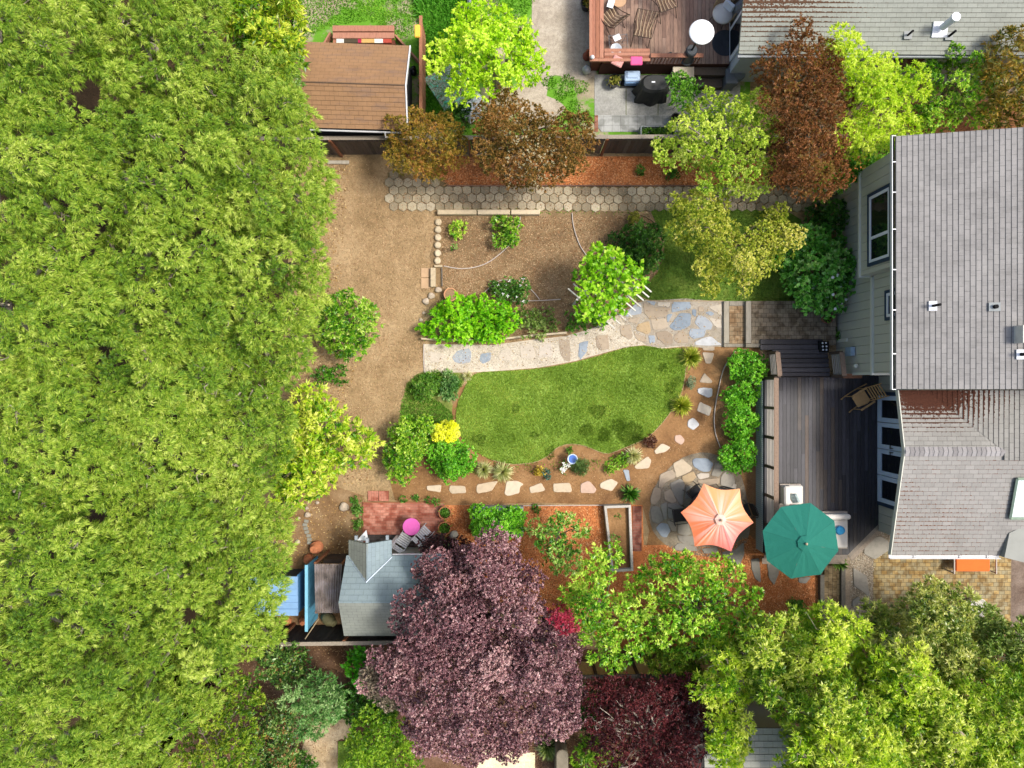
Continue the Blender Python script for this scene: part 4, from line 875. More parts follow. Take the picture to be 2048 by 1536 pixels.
# ---- brown roofed shed (north west)
sh = thing('garden_shed', 'shed with brown shingle roof and white trim beyond the north fence', 'shed', (-5.3, 9.9, 0))
brn = m_shingle('brown shingles', '#906f50', '#856548', '#9a795a', '#58432f', 0.30, big=0.12, stain='#5c5458', gapw=0.05)
mb = MB(); roof(mb, [(-7.17, 8.56, 2.3), (-3.52, 8.46, 2.3), (-3.47, 9.66, 3.0), (-7.17, 9.78, 3.0)], (1, -.028, 0), 0.145); roof(mb, [(-7.17, 9.78, 3.0), (-3.47, 9.66, 3.0), (-3.43, 11.27, 2.3), (-7.17, 11.42, 2.3)], (1, -.028, 0), 0.145); part(sh, 'roof', mb, brn)
mb = MB(); mb.tube([(-7.17, 9.78, 3.02), (-3.47, 9.66, 3.02)], .02, 5); part(sh, 'ridge', mb, m_plain('dark ridge', '#5b4a3c', .9))
mb = MB(); mb.bb(-7.0, -3.65, 8.72, 11.2, 0, 2.25); mb.add([(-7, 8.72, 2.25), (-7, 9.75, 2.88), (-7, 11.2, 2.25), (-3.65, 8.72, 2.25), (-3.65, 9.72, 2.88), (-3.65, 11.2, 2.25)], [(0, 1, 2), (3, 5, 4), (0, 3, 4, 1), (1, 4, 5, 2)]); part(sh, 'wall', mb, m_plain('slate shed wall', '#4a4d52', .8, .15, 2))
mb = MB()
for A_, B_ in (((-3.5, 8.44, 2.2), (-3.45, 9.66, 2.92)), ((-3.45, 9.66, 2.92), (-3.41, 11.28, 2.2))):
    a, b = Vector(A_), Vector(B_); d = Vector((.035, 0, 0)); u = Vector((0, 0, .13)); mb.add([a, b, b + d, a + d, a + u, b + u, b + d + u, a + d + u], [(0, 1, 2, 3), (4, 7, 6, 5), (0, 4, 5, 1), (1, 5, 6, 2), (2, 6, 7, 3), (3, 7, 4, 0)])
part(sh, 'rake_trim', mb, white)
mb = MB(); mb.tube([(-6.75, 8.5, 2.22), (-3.55, 8.41, 2.2)], .03, 6); mb.tube([(-4.25, 8.42, 2.2), (-4.25, 8.3, 2.1), (-3.95, 8.3, 2.1)], .035, 6); part(sh, 'gutter', mb, gutw)

# ---- grey cottage style shed (south west)
cs = thing('playhouse', 'small cottage shed with blue grey shingles and a gabled porch', 'shed', (-4.0, -7.0, 0))
m_c1 = m_shingle('blue grey shingles', '#7e8d91', '#73828a', '#8b9a9e', '#56646a', 0.3, big=0.12, gapw=0.06)
m_c2 = m_shingle('grey green shingles', '#85897f', '#7a7e76', '#8f938a', '#555a54', 0.3, big=0.2, gapw=0.06)
xe = -2.2
mb = MB(); roof(mb, [(-5.54, -5.74, 2.2), (-5.54, -7.0, 3.3), (xe, -7.0, 3.3), (xe, -5.74, 2.2)], (1, 0, 0), 0.2); part(cs, 'roof', mb, m_c1, label='north slope, blue grey')
mb = MB(); roof(mb, [(-5.62, -8.42, 2.2), (xe, -8.42, 2.2), (xe, -7.0, 3.3), (-5.54, -7.0, 3.3)], (1, 0, 0), 0.15); part(cs, 'roof', mb, m_c2, label='south slope, greener and stained')
mb = MB(); mb.bb(-5.3, xe - .2, -8.2, -5.95, 0, 2.2); mb.add([(-5.3, -8.2, 2.2), (-5.3, -7, 3.15), (-5.3, -5.95, 2.2), (xe - .2, -8.2, 2.2), (xe - .2, -7, 3.15), (xe - .2, -5.95, 2.2)], [(0, 2, 1), (3, 4, 5), (0, 1, 4, 3), (1, 2, 5, 4)]); part(cs, 'wall', mb, m_plain('cottage wall', '#8f8f88', .8, .1, 2))
mb = MB()
zp = lambda y: 2.2 + (-5.74 - y) * (1.1 / 1.26)
roof(mb, [(-5.46, -5.22, 2.2), (-4.75, -5.22, 2.8), (-4.75, -6.43, 2.8), (-5.46, -5.76, 2.21)], (0, 1, 0), 0.15)
pr = part(cs, 'porch_roof', mb, m_c2, label='west side of the porch gable')
mb = MB(); roof(mb, [(-4.03, -5.22, 2.2), (-4.03, -5.76, 2.21), (-4.75, -6.43, 2.8), (-4.75, -5.22, 2.8)], (0, 1, 0), 0.15); part(cs, 'porch_roof', mb, m_c1, label='east side of the porch gable')
mb = MB(); mb.tube([(-5.48, -5.78, 2.24), (-4.75, -6.46, 2.84), (-4.01, -5.78, 2.24)], .022, 5); part(cs, 'valley_flashing', mb, m_plain('light flashing', '#a5b0c0', .35, .1, 5, .5, .6))
mb = MB()
for x in (-5.35, -4.14): mb = MB(); mb.bb(x * .97 - .2, x * .97 - .1, -5.6, -5.5, 0, 2.1); part(cs, 'porch_post', mb, white)
mb = MB()
for x, z in ((-5.2, 2.32), (-4.75, 2.72), (-4.17, 2.28)): mb.bb(x - .045, x + .045, -5.21, -5.06, z - .14, z - .02)
part(cs, 'rafter_end', mb, m_plain('grey paint', '#8b949b', .6))
mb = MB(); mb.bb(-4.0, xe, -5.72, -5.69, 2.1, 2.2); part(cs, 'gutter', mb, gutw)
mb = MB(); mb.bb(-5.3, -2.5, -5.92, -5.5, 0, .12); part(cs, 'step', mb, m_brick('dark porch brick', '#5d5450', '#4f4744', '#6b615b', '#3f3a38', .2, .1, 0))

# ---- fences
fboard = m_var('weathered fence boards', ['#4e4238', '#63554a', '#5a4a3e', '#75675b'], 0.9, 0.3, 30, (1, 1, .1))
fcap = m_var('grey fence cap', ['#8d8273', '#9c9182', '#7c7163'], 0.9, 0.25, 20)
fbrown = m_plain('redwood post', '#7c4f35', .85, .2, 6)
def fence(name, label, x0, x1, y0, y1, h, post=2.4, lattice=True, facey=-1, cap=fcap, board=fboard, bw=0.14, postm=fbrown):
    t = thing(name, label, 'fence', ((x0 + x1) / 2, (y0 + y1) / 2, 0)); L = math.hypot(x1 - x0, y1 - y0); ux, uy = (x1 - x0) / L, (y1 - y0) / L; ang = math.atan2(uy, ux)
    n = max(1, round(L / post)); seg = L / n
    for i in range(n + 1):
        mb = MB(); d = i * seg; mb.box((x0 + ux * d - uy * .0, y0 + uy * d + facey * .06, h / 2), (.09, .09, h), ang, random.random()); part(t, 'post', mb, postm)
    for i in range(n):
        mb = MB(); a = i * seg + .05; e = (i + 1) * seg - .05; d = a
        hb = h - (.3 if lattice else .06)
        while d < e:
            w = min(bw, e - d); mb.box((x0 + ux * (d + w / 2), y0 + uy * (d + w / 2), hb / 2 + .02 + random.uniform(-.004, .004)), (w - .008, .02, hb), ang, random.random()); d += w
        if lattice:
            mb.box((x0 + ux * (a + e) / 2, y0 + uy * (a + e) / 2, hb + .03), (e - a, .05, .035), ang, .3); mb.box((x0 + ux * (a + e) / 2, y0 + uy * (a + e) / 2, hb + .045), (e - a, .03, .03), ang, .3)
            d = a + .04
            while d < e: mb.box((x0 + ux * d, y0 + uy * d, hb + .16), (.03, .014, .23), ang, random.random()); d += .085
            mb.box((x0 + ux * (a + e) / 2, y0 + uy * (a + e) / 2, hb + .16), (e - a, .016, .02), ang, .6)
        part(t, 'panel', mb, board)
    mb = MB()
    for i in range(n): mb.box((x0 + ux * (i + .5) * seg, y0 + uy * (i + .5) * seg, h + .012), (seg - .006, .13, .035), ang, random.random())
    part(t, 'cap_rail', mb, cap); return t
fence('wooden_fence', 'long dark board fence with lattice top north of the mulch strip', -8.6, 17.5, 8.38, 8.5, 1.72)
fence('wooden_fence', 'board fence with painted in shade behind the blue shed and the grey cottage shed', -10.2, -1.2, -8.85, -8.72, 1.9, facey=1, board=m_var('dark fence boards', ['#332d29', '#423a34', '#4e443d', '#2c2724'], .9, .3, 30, (1, 1, .1)))  # boards coloured darker to stand for the shade on their north face
fence('plank_fence', 'tan plank fence behind the citrus trees near the dark red maple', 2.2, 9.4, -10.15, -10.05, 1.35, 0.72, False, facey=1, board=m_var('tan boards', ['#a98c5c', '#b59867', '#a08455'], .85, .2, 8), bw=0.62, cap=m_plain('dark rail', '#4c463f', .85), postm=m_plain('dark post', '#3d3226', .9))
t = thing('redwood_fence', 'thin redwood fence running north from the ochre shrub past the brown shed', 'fence', (-3.15, 10.5, 0))
mb = MB(); mb.bb(-3.2, -3.09, 8.6, 12.7, 1.45, 1.5, .5); part(t, 'cap_rail', mb, m_var('redwood', ['#8a5a40', '#9f6c50', '#ad7c60'], .8, .2, 15)); mb = MB()
y = 8.6
while y < 12.6: mb.bb(-3.155, -3.13, y, y + .135, 0, 1.45, random.random()); y += .14
part(t, 'board', mb, MATS['redwood']); mb = MB()
for y in (8.7, 10.6, 12.6): mb.bb(-3.235, -3.16, y - .045, y + .045, 0, 1.44)
part(t, 'post', mb, fbrown)
# low kerb running to the house corner
t = thing('garden_wall', 'low grey concrete kerb by the north corner of the house', 'wall', (12.2, 7.4, 0))
mb = MB(); a, b = P(1640, 397, .3), P(1800, 330, .3); mb.box(((a.x + b.x) / 2, (a.y + b.y) / 2, .15), ((b - a).length, .14, .3), math.atan2(b.y - a.y, b.x - a.x)); part(t, 'kerb', mb, m_plain('kerb concrete', '#8f8d83', .9, .15, 4))

# ---- timber steps and paver landing (structure)
tim = m_var('grey timber', ['#8a8274', '#9b9384', '#a9a192', '#7e7669'], .9, .25, 14, (1, .2, 1))
pav = m_brick('shade toned pavers', '#8d7f6b', '#7b705f', '#9a8b76', '#554c40', .2, .16, 0, .008, .5, .3, .3)  # landing colour darkened for the shade cast by the house
pav2 = m_brick('sunlit tone pavers', '#a08768', '#8d795e', '#b0977a', '#5c5140', .2, .16, 0, .008, .5, .3, .2)  # same block pavers, coloured as seen in the sun
mb = MB(); mb.bb(PX(1459, .15), PX(1492, .15), PY(687, .15), PY(612, .15), 0, .146); struct('paver_step', 'lower step of block pavers in their sunlit tone', mb, pav2)
mb = MB(); mb.bb(PX(1503, .3), PX(1672, .3), PY(690, .3), PY(602, .3), 0, .296); struct('paver_landing', 'block paver landing, darkened for house shade, at the foot of the deck stairs', mb, pav)
mb = MB()
for x0, x1, y0, y1, z in ((1448, 1458.5, 602, 687, .15), (1459, 1490, 602, 611.5, .15), (1448, 1490, 687.5, 694, .15), (1492, 1502.5, 602, 686.5, .3), (1492, 1522, 687, 694.5, .3)):
    mb.bb(PX(x0, z), PX(x1, z), PY(y1, z), PY(y0, z), 0, z, random.random(), .008)
struct('timber_kerbs', 'weathered timbers framing the two paver steps', mb, tim)
# lower timber steps under the green umbrella
mb = MB(); z = .2
for x0, x1, y0, y1 in ((1641, 1649, 1150, 1300), (1683, 1691, 1120, 1300)): mb.bb(PX(x0, z), PX(x1, z), PY(y1, z), PY(y0, z), 0, z, .3)
struct('timber_kerb', 'long timbers either side of the narrow brown paver walk', mb, m_var('dark timber', ['#5d5850', '#6f6a60', '#7a7468'], .9, .25, 14))
mb = MB(); mb.bb(PX(1649, .1), PX(1683, .1), PY(1300, .1), PY(1120, .1), 0, .1); struct('paver_walk', 'narrow brown block paver walk beside the orange mulch', mb, m_brick('brown pavers', '#8f7c5c', '#7d6c50', '#9c8863', '#4d4433', .2, .16, math.pi / 2, .008, .5, .3, .2))

# ---- east deck
DZ = 0.7
dk = thing('deck', 'large charcoal wooden deck beside the house with rail and stairs', 'deck', (10.5, -2.5, 0))
Dp = [(8.98, 0.24), (8.98, -6.08), (11.95, -6.08), (13.03, -5.0), (13.03, 0.3), (11.84, 0.3), (11.84, 0.24)]
dbm = m_var('deck boards', ['#27262a', '#323034', '#2e2c30', '#3c3a3e', '#434146', '#343236', '#4c4138', '#5e4838'], .55, .35, 20, (1, .15, 1), spec=.4, dirt=.25)
mb = boards(Dp, math.pi / 2, .132, .008, DZ - .035, DZ, None, 3.6, 0, .93); part(dk, 'deck_boards', mb, dbm)
mb = MB(); mb.prism([(9.0, .2), (9.0, -6.05), (11.94, -6.05), (13.0, -4.98), (13.0, .25)], .35, DZ - .04); part(dk, 'underdeck_shade', mb, dark)  # solid near-black slab stands in for the shade below the boards
mb = MB()
for a, b in (((11.95, -6.08), (13.03, -5.0)), ((8.98, -6.08), (11.95, -6.08))):
    L = math.hypot(b[0] - a[0], b[1] - a[1]); an = math.atan2(b[1] - a[1], b[0] - a[0])
    for k, zz in ((0, DZ), (1, DZ - .2)): mb.box(((a[0] + b[0]) / 2 + math.sin(an) * (.07 + .2 * k), (a[1] + b[1]) / 2 - math.cos(an) * (.07 + .2 * k), zz - .04), (L, .13 + .08 * k, .05), an, .5 + .3 * k)
part(dk, 'edge_board', mb, m_var('edge boards', ['#6b6359', '#867c70', '#98897a'], .8, .25, 20))
# white lattice skirt on the west side
mb = MB(); x = 8.93; y = -6.0
while y < 0.1: mb.bb(x - .02, x, y, y + .022, .02, DZ - .03, .6); y += .075
z = .04
while z < DZ - .05: mb.bb(x - .028, x - .021, -6.0, .12, z, z + .018, .4); z += .07
part(dk, 'lattice_skirt', mb, m_plain('pale lattice', '#aab5b3', .6, .08, 3)); mb = MB(); mb.bb(x + .002, x + .02, -6.0, .12, 0, DZ - .04); part(dk, 'skirt_backing', mb, m_plain('skirt backing', '#8a9795', .7, .1))
# railing
rl = m_var('dark rail wood', ['#4b3d33', '#5d4c40', '#6d5b4c', '#3e332b'], .8, .25, 16)
def rail(par, pts, h=0.95, post=1.1):
    for (a, b) in zip(pts[:-1], pts[1:]):
        a, b = Vector(a), Vector(b); L = (b.xy - a.xy).length; n = max(1, round(L / post)); an = math.atan2(b.y - a.y, b.x - a.x)
        for i in range(n + 1):
            p = a.lerp(b, i / n); mb = MB(); mb.box((p.x, p.y, p.z + h / 2), (.1, .1, h), an, random.random()); part(par, 'rail_post', mb, rl)
        mb = MB(); u = Vector((0, 0, 1))
        for zz, r_, in ((h + .01, .0), ):
            w = Vector((-math.sin(an), math.cos(an), 0)) * .08; e = Vector((0, 0, .035)); A_, B_ = a + u * zz, b + u * zz
            mb.add([A_ - w, B_ - w, B_ + w, A_ + w, A_ - w + e, B_ - w + e, B_ + w + e, A_ + w + e], [(0, 3, 2, 1), (4, 5, 6, 7), (0, 1, 5, 4), (1, 2, 6, 5), (2, 3, 7, 6), (3, 0, 4, 7)], .7)
        part(par, 'top_rail', mb, m_var('rail cap wood', ['#6b5747', '#7d6857', '#8f7a68'], .8, .25, 16))
        mb = MB()
        for k in range(6):
            zz = .12 + k * .135; mb.tube([a + u * zz, b + u * zz], .022, 5)
        part(par, 'rail_bar', mb, m_plain('pale rail bar', '#a29a90', .5, .1))
rail(dk, [(9.04, 0.2, DZ), (9.04, -6.0, DZ)])
# stairs going down to the north landing
mb = MB()
for k, (y0, y1, z, x0, x1) in enumerate(((0.26, .58, .62, 9.35, 11.35), (.58, .92, .54, 9.35, 11.35), (.92, 1.24, .46, 9.35, 11.35), (1.22, 1.62, .38, 8.95, 11.2))):
    for j in range(2): yy = y0 + (y1 - y0) * j / 2; mb.bb(x0, x1, yy + .006, yy + (y1 - y0) / 2 - .006, z - .035, z, random.uniform(.2, .6), .01)
    mb.bb(x0, x1, y1 - .03, y1 - .012, z - .1 - (.2 if k == 3 else 0), z - .037, 0)
part(dk, 'stair', mb, dbm)
rail(dk, [(9.2, 1.1, .5), (9.2, .28, DZ)], .85, 1.2); rail(dk, [(11.42, 1.1, .5), (11.42, .28, DZ)], .85, 1.2)
mb = MB(); mb.bb(11.5, 12.15, .2, .36, DZ + .5, DZ + .62, .6); part(dk, 'beam', mb, m_plain('brown beam', '#76513b', .7, .2, 8))

# ---- north redwood deck
ND = thing('redwood_deck', 'reddish wooden deck of the north house with bench seats', 'deck', (5, 12.3, 0)); NZ = .8
rdm = m_var('redwood boards', ['#735a4d', '#84695a', '#917866', '#7d6a5e', '#947664', '#6b564b'], .75, .3, 22, (1, .15, 1), dirt=.2)
mb = boards([(3.2, 11.35), (7.7, 11.35), (7.7, 16), (3.2, 16)], math.pi / 2, .14, .009, NZ - .035, NZ, None, 4.0); part(ND, 'deck_boards', mb, rdm)
mb = MB(); mb.bb(3.15, 7.7, 11.33, 11.345, 0, NZ - .01); mb.bb(3.15, 7.7, 11.35, 16, .3, NZ - .05); part(ND, 'skirt', mb, m_plain('dark redwood', '#4a2a1e', .85, .2, 6))
rw = m_var('red bench wood', ['#8b5a42', '#9a6850', '#a87761', '#82513c'], .75, .25, 20, (1, .2, 1))
mb = MB(); zb = NZ + .45
for k in range(3): mb.bb(2.78 + k * .14, 2.91 + k * .14, 11.35, 14.4, zb - .04, zb, random.random(), .006)
for k in range(3): mb.bb(3.21, 4.8, 11.3 + k * .13, 11.42 + k * .13, zb - .04, zb, random.random(), .006)
mb.bb(2.7, 4.8, 11.2, 11.3, zb + .0, zb + .09, .5, .006); mb.bb(2.68, 2.78, 11.3, 14.6, zb + .02, zb + .1, .5, .006)
part(ND, 'bench_seat', mb, rw)
mb = MB(); mb.bb(2.85, 3.15, 11.45, 14.4, .0, zb - .05); mb.bb(3.2, 4.75, 11.34, 11.6, NZ, zb - .05); part(ND, 'bench_base', mb, m_plain('bench base', '#5f3424', .85, .2, 5))
mb = MB(); zt_ = NZ + .5; mb.bb(4.82, 6.65, 11.33, 11.47, zt_, zt_ + .04, .4)
d = 4.86
while d < 6.6: mb.bb(d, d + .03, 11.36, 11.39, .3, zt_, random.random()); d += .12
part(ND, 'railing', mb, rw)
mb = MB(); mb.bb(6.55, 7.7, 11.05, 11.34, NZ - .27, NZ - .23, .5); mb.bb(6.45, 7.6, 10.72, 11.04, NZ - .53, NZ - .49, .4); mb.bb(6.45, 7.6, 10.74, 10.76, 0, NZ - .53, .1); mb.bb(6.55, 7.7, 11.06, 11.08, .3, NZ - .27, .1); part(ND, 'step', mb, m_var('worn steps', ['#4d4138', '#62554a', '#6f6155'], .85, .2, 20))
mb = MB(); mb.lathe([(0, 0), (.05, .02), (.075, .08), (.05, .14), (0, .16)], (2.78, 11.3, zb + .09), 14); part(ND, 'globe_lamp', mb, white, sm=True)
# ------------------------------------------------------------------ garden objects
terra = m_plain('terracotta', '#b5734f', .85, .2, 8)
blackm = m_plain('black metal', '#1d1f22', .45, .15, 5, .5)
def pot(name, label, px, py, r, h, mat=terra, fill='#6a523a', grp=None, z=0.0, plantsp=None, cat='pot'):
    c = P(px, py, z + h); c.z = z; t = thing(name, label, cat, c, 0, grp); mb = MB()
    mb.lathe([(r * .62, 0), (r * .72, h * .1), (r * .9, h * .82), (r, h * .84), (r, h), (r * .86, h), (r * .84, h * .8), (0, h * .8)], c, 24); part(t, 'pot_wall', mb, mat)
    mb = MB(); mb.lathe([(r * .855, h * .82), (0, h * .86)], c, 20); part(t, 'soil', mb, m_plain('pot soil ' + fill, fill, .95, .3, 20, .1, 0, .8, 60))
    if plantsp:
        n, L, W, sp, mat_, up = plantsp; q = np.column_stack([rng.normal(size=(n, 2)) * r * .35, np.zeros(n)]) + np.array(c) + np.array([0, 0, h * .85])
        d = rng.normal(size=(n, 3)) * .7; d[:, 2] = up; V, v = leaf_arrays(q, norm(d), rng.uniform(.1, .9, n), sp, L, W, .45, .3, .8, .3, .2); mesh_quads('foliage', V, v, mat_, t, c)
    return t
potg = m_leaf('pot green', ['#2c5216', '#457a22', '#69a03a', '#93bb5e'], .3)
pot('plant_pot', 'wide empty terracotta pot on the bark bed beside the round stones', 901, 589, .245, .3, m_plain('pale terracotta', '#c4906c', .85, .15, 8), '#8d7358', cat='pot')
pot('plant_pot', 'upper of the two planted terracotta pots on the brick patio', 890, 1026, .235, .35, terra, '#4a3826', 'pots at the patio edge', 0, (60, .2, .03, 3, potg, 1.0))
pot('plant_pot', 'lower of the two planted terracotta pots, beside the stone ball', 889, 1057, .24, .35, terra, '#4a3826', 'pots at the patio edge', 0, (60, .2, .03, 3, potg, 1.0))
pot('plant_pot', 'dark clay pot at the corner of the grey paver landing', 1656, 636, .2, .3, m_plain('dark clay', '#7a5240', .85, .2), '#3b2f22', None, .3, (25, .14, .03, 3, potg, 1.0))
mb = MB(); c = P(908, 1070, .16); mb.ball((c.x, c.y, .16), .165, 16, 10, .03); single('stone_ball', 'round pale stone ball beside the lower planted pot', 'ornament', mb, m_plain('pale stone ball', '#b6afa0', .9, .15), (c.x, c.y, 0), sm=True)
def lying_pot(px, py, r, h, tx, ty, label, z=0.0):
    c = P(px, py, z); t = thing('clay_pot', label, 'pot', c, 0, 'stacked clay pots'); T = Matrix.Rotation(tx, 4, 'X') @ Matrix.Rotation(ty, 4, 'Y')
    for k in range(3):
        mb = MB(); o = h * .28 * k; mb.lathe([(r * .9, 0 + o), (r, .01 + o), (r, .06 + o), (r * .9, .065 + o), (r * .6, h + o), (r * .12, h + o), (r * .12, h - .03 + o)], (c.x, c.y, c.z + .02), 22, .5, T); part(t, 'pot_wall', mb, terra)
lying_pot(636, 1092, .22, .26, .12, -.12, 'stack of upturned terracotta pots on the soil above the blue fence'); lying_pot(620, 1115, .17, .22, .1, -.1, 'smaller upturned terracotta pot just below the larger stack')
lying_pot(608, 1238, .14, .2, .2, .1, 'single terracotta pot tucked between the blue shed and the dark fence'); lying_pot(576, 1240, .15, .15, .1, .1, 'reddish clay pot half hidden by the blue shed corner')
# bird bath
c = P(1145, 918, .55); c.z = 0; t = thing('bird_bath', 'birdbath with blue glazed bowl and white rim in the soil bed', 'bird bath', c); mb = MB(); mb.lathe([(.13, 0), (.1, .04), (.05, .1), (.05, .42), (.1, .48)], c); part(t, 'pedestal', mb, m_plain('grey pedestal', '#8d8f92', .8))
mb = MB(); mb.lathe([(.06, .47), (.17, .53), (.185, .57), (.18, .585), (.155, .575), (.14, .55)], c, 28); part(t, 'bowl', mb, m_plain('pale glaze', '#b9c8dc', .2, .05, 3, .7), sm=True); mb = MB(); mb.lathe([(0, .552), (.15, .556), (.152, .55)], c, 24); part(t, 'water', mb, m_plain('blue glaze', '#3a66b4', .15, .15, 3, .7))
# round pink table and folding chairs
c = P(823, 1053, .72); c.z = .05; t = thing('bistro_table', 'round bright pink metal bistro table on the brick patio', 'table', c); pink = m_plain('pink enamel', '#d95fb0', .4, .04, 3, .5)
mb = MB(); mb.lathe([(0, .70), (.29, .70), (.305, .705), (.305, .72), (.295, .725), (.17, .721), (.165, .726), (.09, .726), (.085, .721), (0, .721)], c, 36); part(t, 'table_top', mb, pink)
for k in range(3):
    a = k * 2.094; mb = MB(); mb.tube([c + Vector((.05 * math.cos(a), .05 * math.sin(a), .69)), c + Vector((.24 * math.cos(a), .24 * math.sin(a), 0))], .011, 6); part(t, 'leg', mb, pink)
def slat_chair(label, px, py, rz):
    c = P(px, py, .45); c.z = .05; t = thing('folding_chair', label, 'chair', c, rz, 'white folding chairs'); cw = m_plain('white chair paint', '#d9dadb', .5, .05, 4)
    mb = MB()
    for k in range(6): mb.box((0, -.2 + k * .078, .44), (.42, .06, .018))
    part(t, 'seat', mb, cw, False); mb = MB()
    for k in range(3): mb.box((0, .27 + k * .03, .62 + k * .11), (.4, .02, .07), 0, None, -.25)
    part(t, 'backrest', mb, cw, False)
    for s in (-1, 1):
        mb = MB(); mb.tube([(s * .215, -.24, 0), (s * .215, .2, .45), (s * .2, .37, .92)], .014, 6); part(t, 'leg', mb, cw, False)
        mb = MB(); mb.tube([(s * .2, .28, 0), (s * .2, -.2, .45)], .014, 6); part(t, 'leg', mb, cw, False)
    return t
slat_chair('white slatted folding chair below left of the pink table, fully in view', 808, 1080, R(147)); slat_chair('white slatted folding chair right of the pink table by the purple tree', 849, 1068, R(135))
# little brick slabs
for x, l in ((736, 'left'), (757.5, 'right')):
    mb = MB(); mb.bb(PX(x), PX(x + 20.5), PY(1002), PY(981.5), 0, .05, .5, .004); single('brick_slab', f'{l} of two square brick slabs lying north of the brick patio', 'slab', mb, m_brick('slab bricks', '#b57a68', '#aa6e5c', '#bd8975', '#8c6554', .19, .09, math.pi / 2, .005), (PX(x + 10), PY(992), 0), 'square brick slabs')
# limestone beams, round stones, blocks
lime = m_var('limestone', ['#bfae92', '#cbbb9f', '#b2a184'], .9, .2, 10, bump=.6, dirt=.15)
for (a, b, l) in ((874.5, 953, 'west'), (955, 1020, 'middle'), (1022, 1080, 'east')):
    mb = MB(); mb.bb(PX(a, .25), PX(b, .25), PY(428.5, .25), PY(418.8, .25), 0, .25, random.random(), .02); single('stone_beam', f'{l} of three long squared limestone beams above the bark bed', 'stone beam', mb, lime, (PX((a + b) / 2), PY(424), 0), 'limestone beams')
rs = [(877, 445), (876.5, 460), (876.5, 475.5), (876, 491), (876, 507), (875.5, 522)]
for i, (x, y) in enumerate(rs):
    mb = MB(); mb.prism([(PX(x) + .12 * math.cos(a) * random.uniform(.92, 1.05), PY(y) + .125 * math.sin(a) * random.uniform(.92, 1.05)) for a in [k * math.pi / 6 for k in range(12)]], 0, .14, random.random(), .035)
    single('edging_stone', ('topmost', 'second', 'third', 'fourth', 'fifth', 'lowest')[i] + ' round stone counted down the column beside the bark bed', 'stone', mb, lime, (PX(x), PY(y), 0), 'column of round edging stones')
for x0, y0, x1, y1, h, l in ((842, 536, 861, 555, .03, 'upper flat square tile sunk in the soil'), (842, 556, 861, 577, .03, 'lower flat square tile sunk in the soil'), (862, 537, 872, 575, .2, 'upright white limestone block beside the square tiles'), (869, 531, 885, 535, .12, 'small white stone sliver under the stone column')):
    mb = MB(); mb.bb(PX(x0), PX(x1), PY(y1), PY(y0), -.02, h, .3 if h < .1 else .9, .012); single('stone_block' if h > .1 else 'stone_tile', l, 'stone', mb, lime if h > .1 else m_plain('sandy tile', '#b29474', .9, .12), (PX((x0 + x1) / 2), PY((y0 + y1) / 2), 0))
rk = m_plain('pale rock', '#b5a693', .9, .2, 6, .2, 0, .8, 20)
for x, y, r, l in ((877, 580, .13, 'grey rounded rock left of the empty terracotta pot'), (863, 592, .13, 'tan rock below left of the empty terracotta pot'), (852, 603, .13, 'flat tan rock, lowest of three by the pot'), (848, 626, .07, 'small pale pebble above the lime groundcover'), (842, 640, .08, 'whitish pebble at the groundcover corner'), (689, 1013, .18, 'large smooth pale rock alone on the soil'),
                   (616, 1029, .12, 'whitish rock beside the yellow green loquat leaves'), (635, 1005, .07, 'small white rock under the loquat tree edge'), (614, 1016, .07, 'small white rock, upper of the pair by the loquat'), (598, 1036, .06, 'tiny white rock deepest under the loquat'), (596, 1083, .1, 'yellow tan rock beside the grey brick row'), (1012, 24, .1, 'grey rock in the dirt at the top')):
    mb = MB(); mb.ball((PX(x), PY(y), r * .45), r, 12, 8, .18, None, (1.0, random.uniform(.8, 1), .6)); single('rock', l, 'rock', mb, rk, (PX(x), PY(y), 0), sm=True)
for k in range(7):
    x = 612 + k * 1.2 + random.uniform(-3, 3); y = 1042 + k * 7.2; mb = MB(); mb.box((PX(x), PY(y), .02), (.16, .11, .06), random.uniform(-.2, .2), None, bev=.006); single('loose_brick', 'old grey brick in the rough row above the clay pots', 'brick', mb, m_plain('grey brick', '#86857a', .9, .15), (PX(x), PY(y), 0), 'row of grey bricks')
# edging curves
edm = m_plain('pale edging strip', '#b6aca4', .7, .1, 4); edb = m_plain('brown edging strip', '#9d8666', .8, .15, 5)
def edging(label, pts, mat, h=.07, th=.012):
    w = smooth([(PX(x), PY(y)) for x, y in pts], 5, 0, False); mb = MB()
    for a, b in zip(w[:-1], w[1:]):
        d = Vector((b[0] - a[0], b[1] - a[1], 0)); n = Vector((-d.y, d.x, 0)).normalized() * th; A, B = Vector((a[0], a[1], 0)), Vector((b[0], b[1], 0)); u = Vector((0, 0, h))
        mb.add([A - n, B - n, B + n, A + n, A - n + u, B - n + u, B + n + u, A + n + u], [(4, 5, 6, 7), (0, 1, 5, 4), (2, 3, 7, 6), (3, 0, 4, 7), (1, 2, 6, 5)])
    single('edging_strip', label, 'edging', mb, mat, (w[0][0], w[0][1], 0), 'bed edging strips')
edging('long pale curved strip across the west of the bark bed', CV([(205,565),(300,583),(380,587),(470,575),(560,545),(640,495),(740,410),(800,330),(840,230),(858,145)], 840, 400, 4.267), edm)
edging('pale strip curving down from the hexagonal pavers to the vine', CV([(1298,115),(1305,200),(1330,300),(1370,400),(1430,490)], 840, 400, 4.267), edm)
edging('low arched strip around the small flowering shrub', CV([(515,830),(560,780),(620,730),(680,690),(760,685),(850,695),(920,740),(980,800),(1020,850)], 840, 400, 4.267), edm)
edging('straight thin strip running east to the vine arbor', CV([(780,865),(900,862),(1050,858),(1200,848)], 840, 400, 4.267), edm)
edging('strip curving round the dark green clump by the shaded lawn', CV([(150,97),(300,98),(430,105),(550,140),(640,200),(690,280),(710,380)], 1160, 400, 4.267), edb)
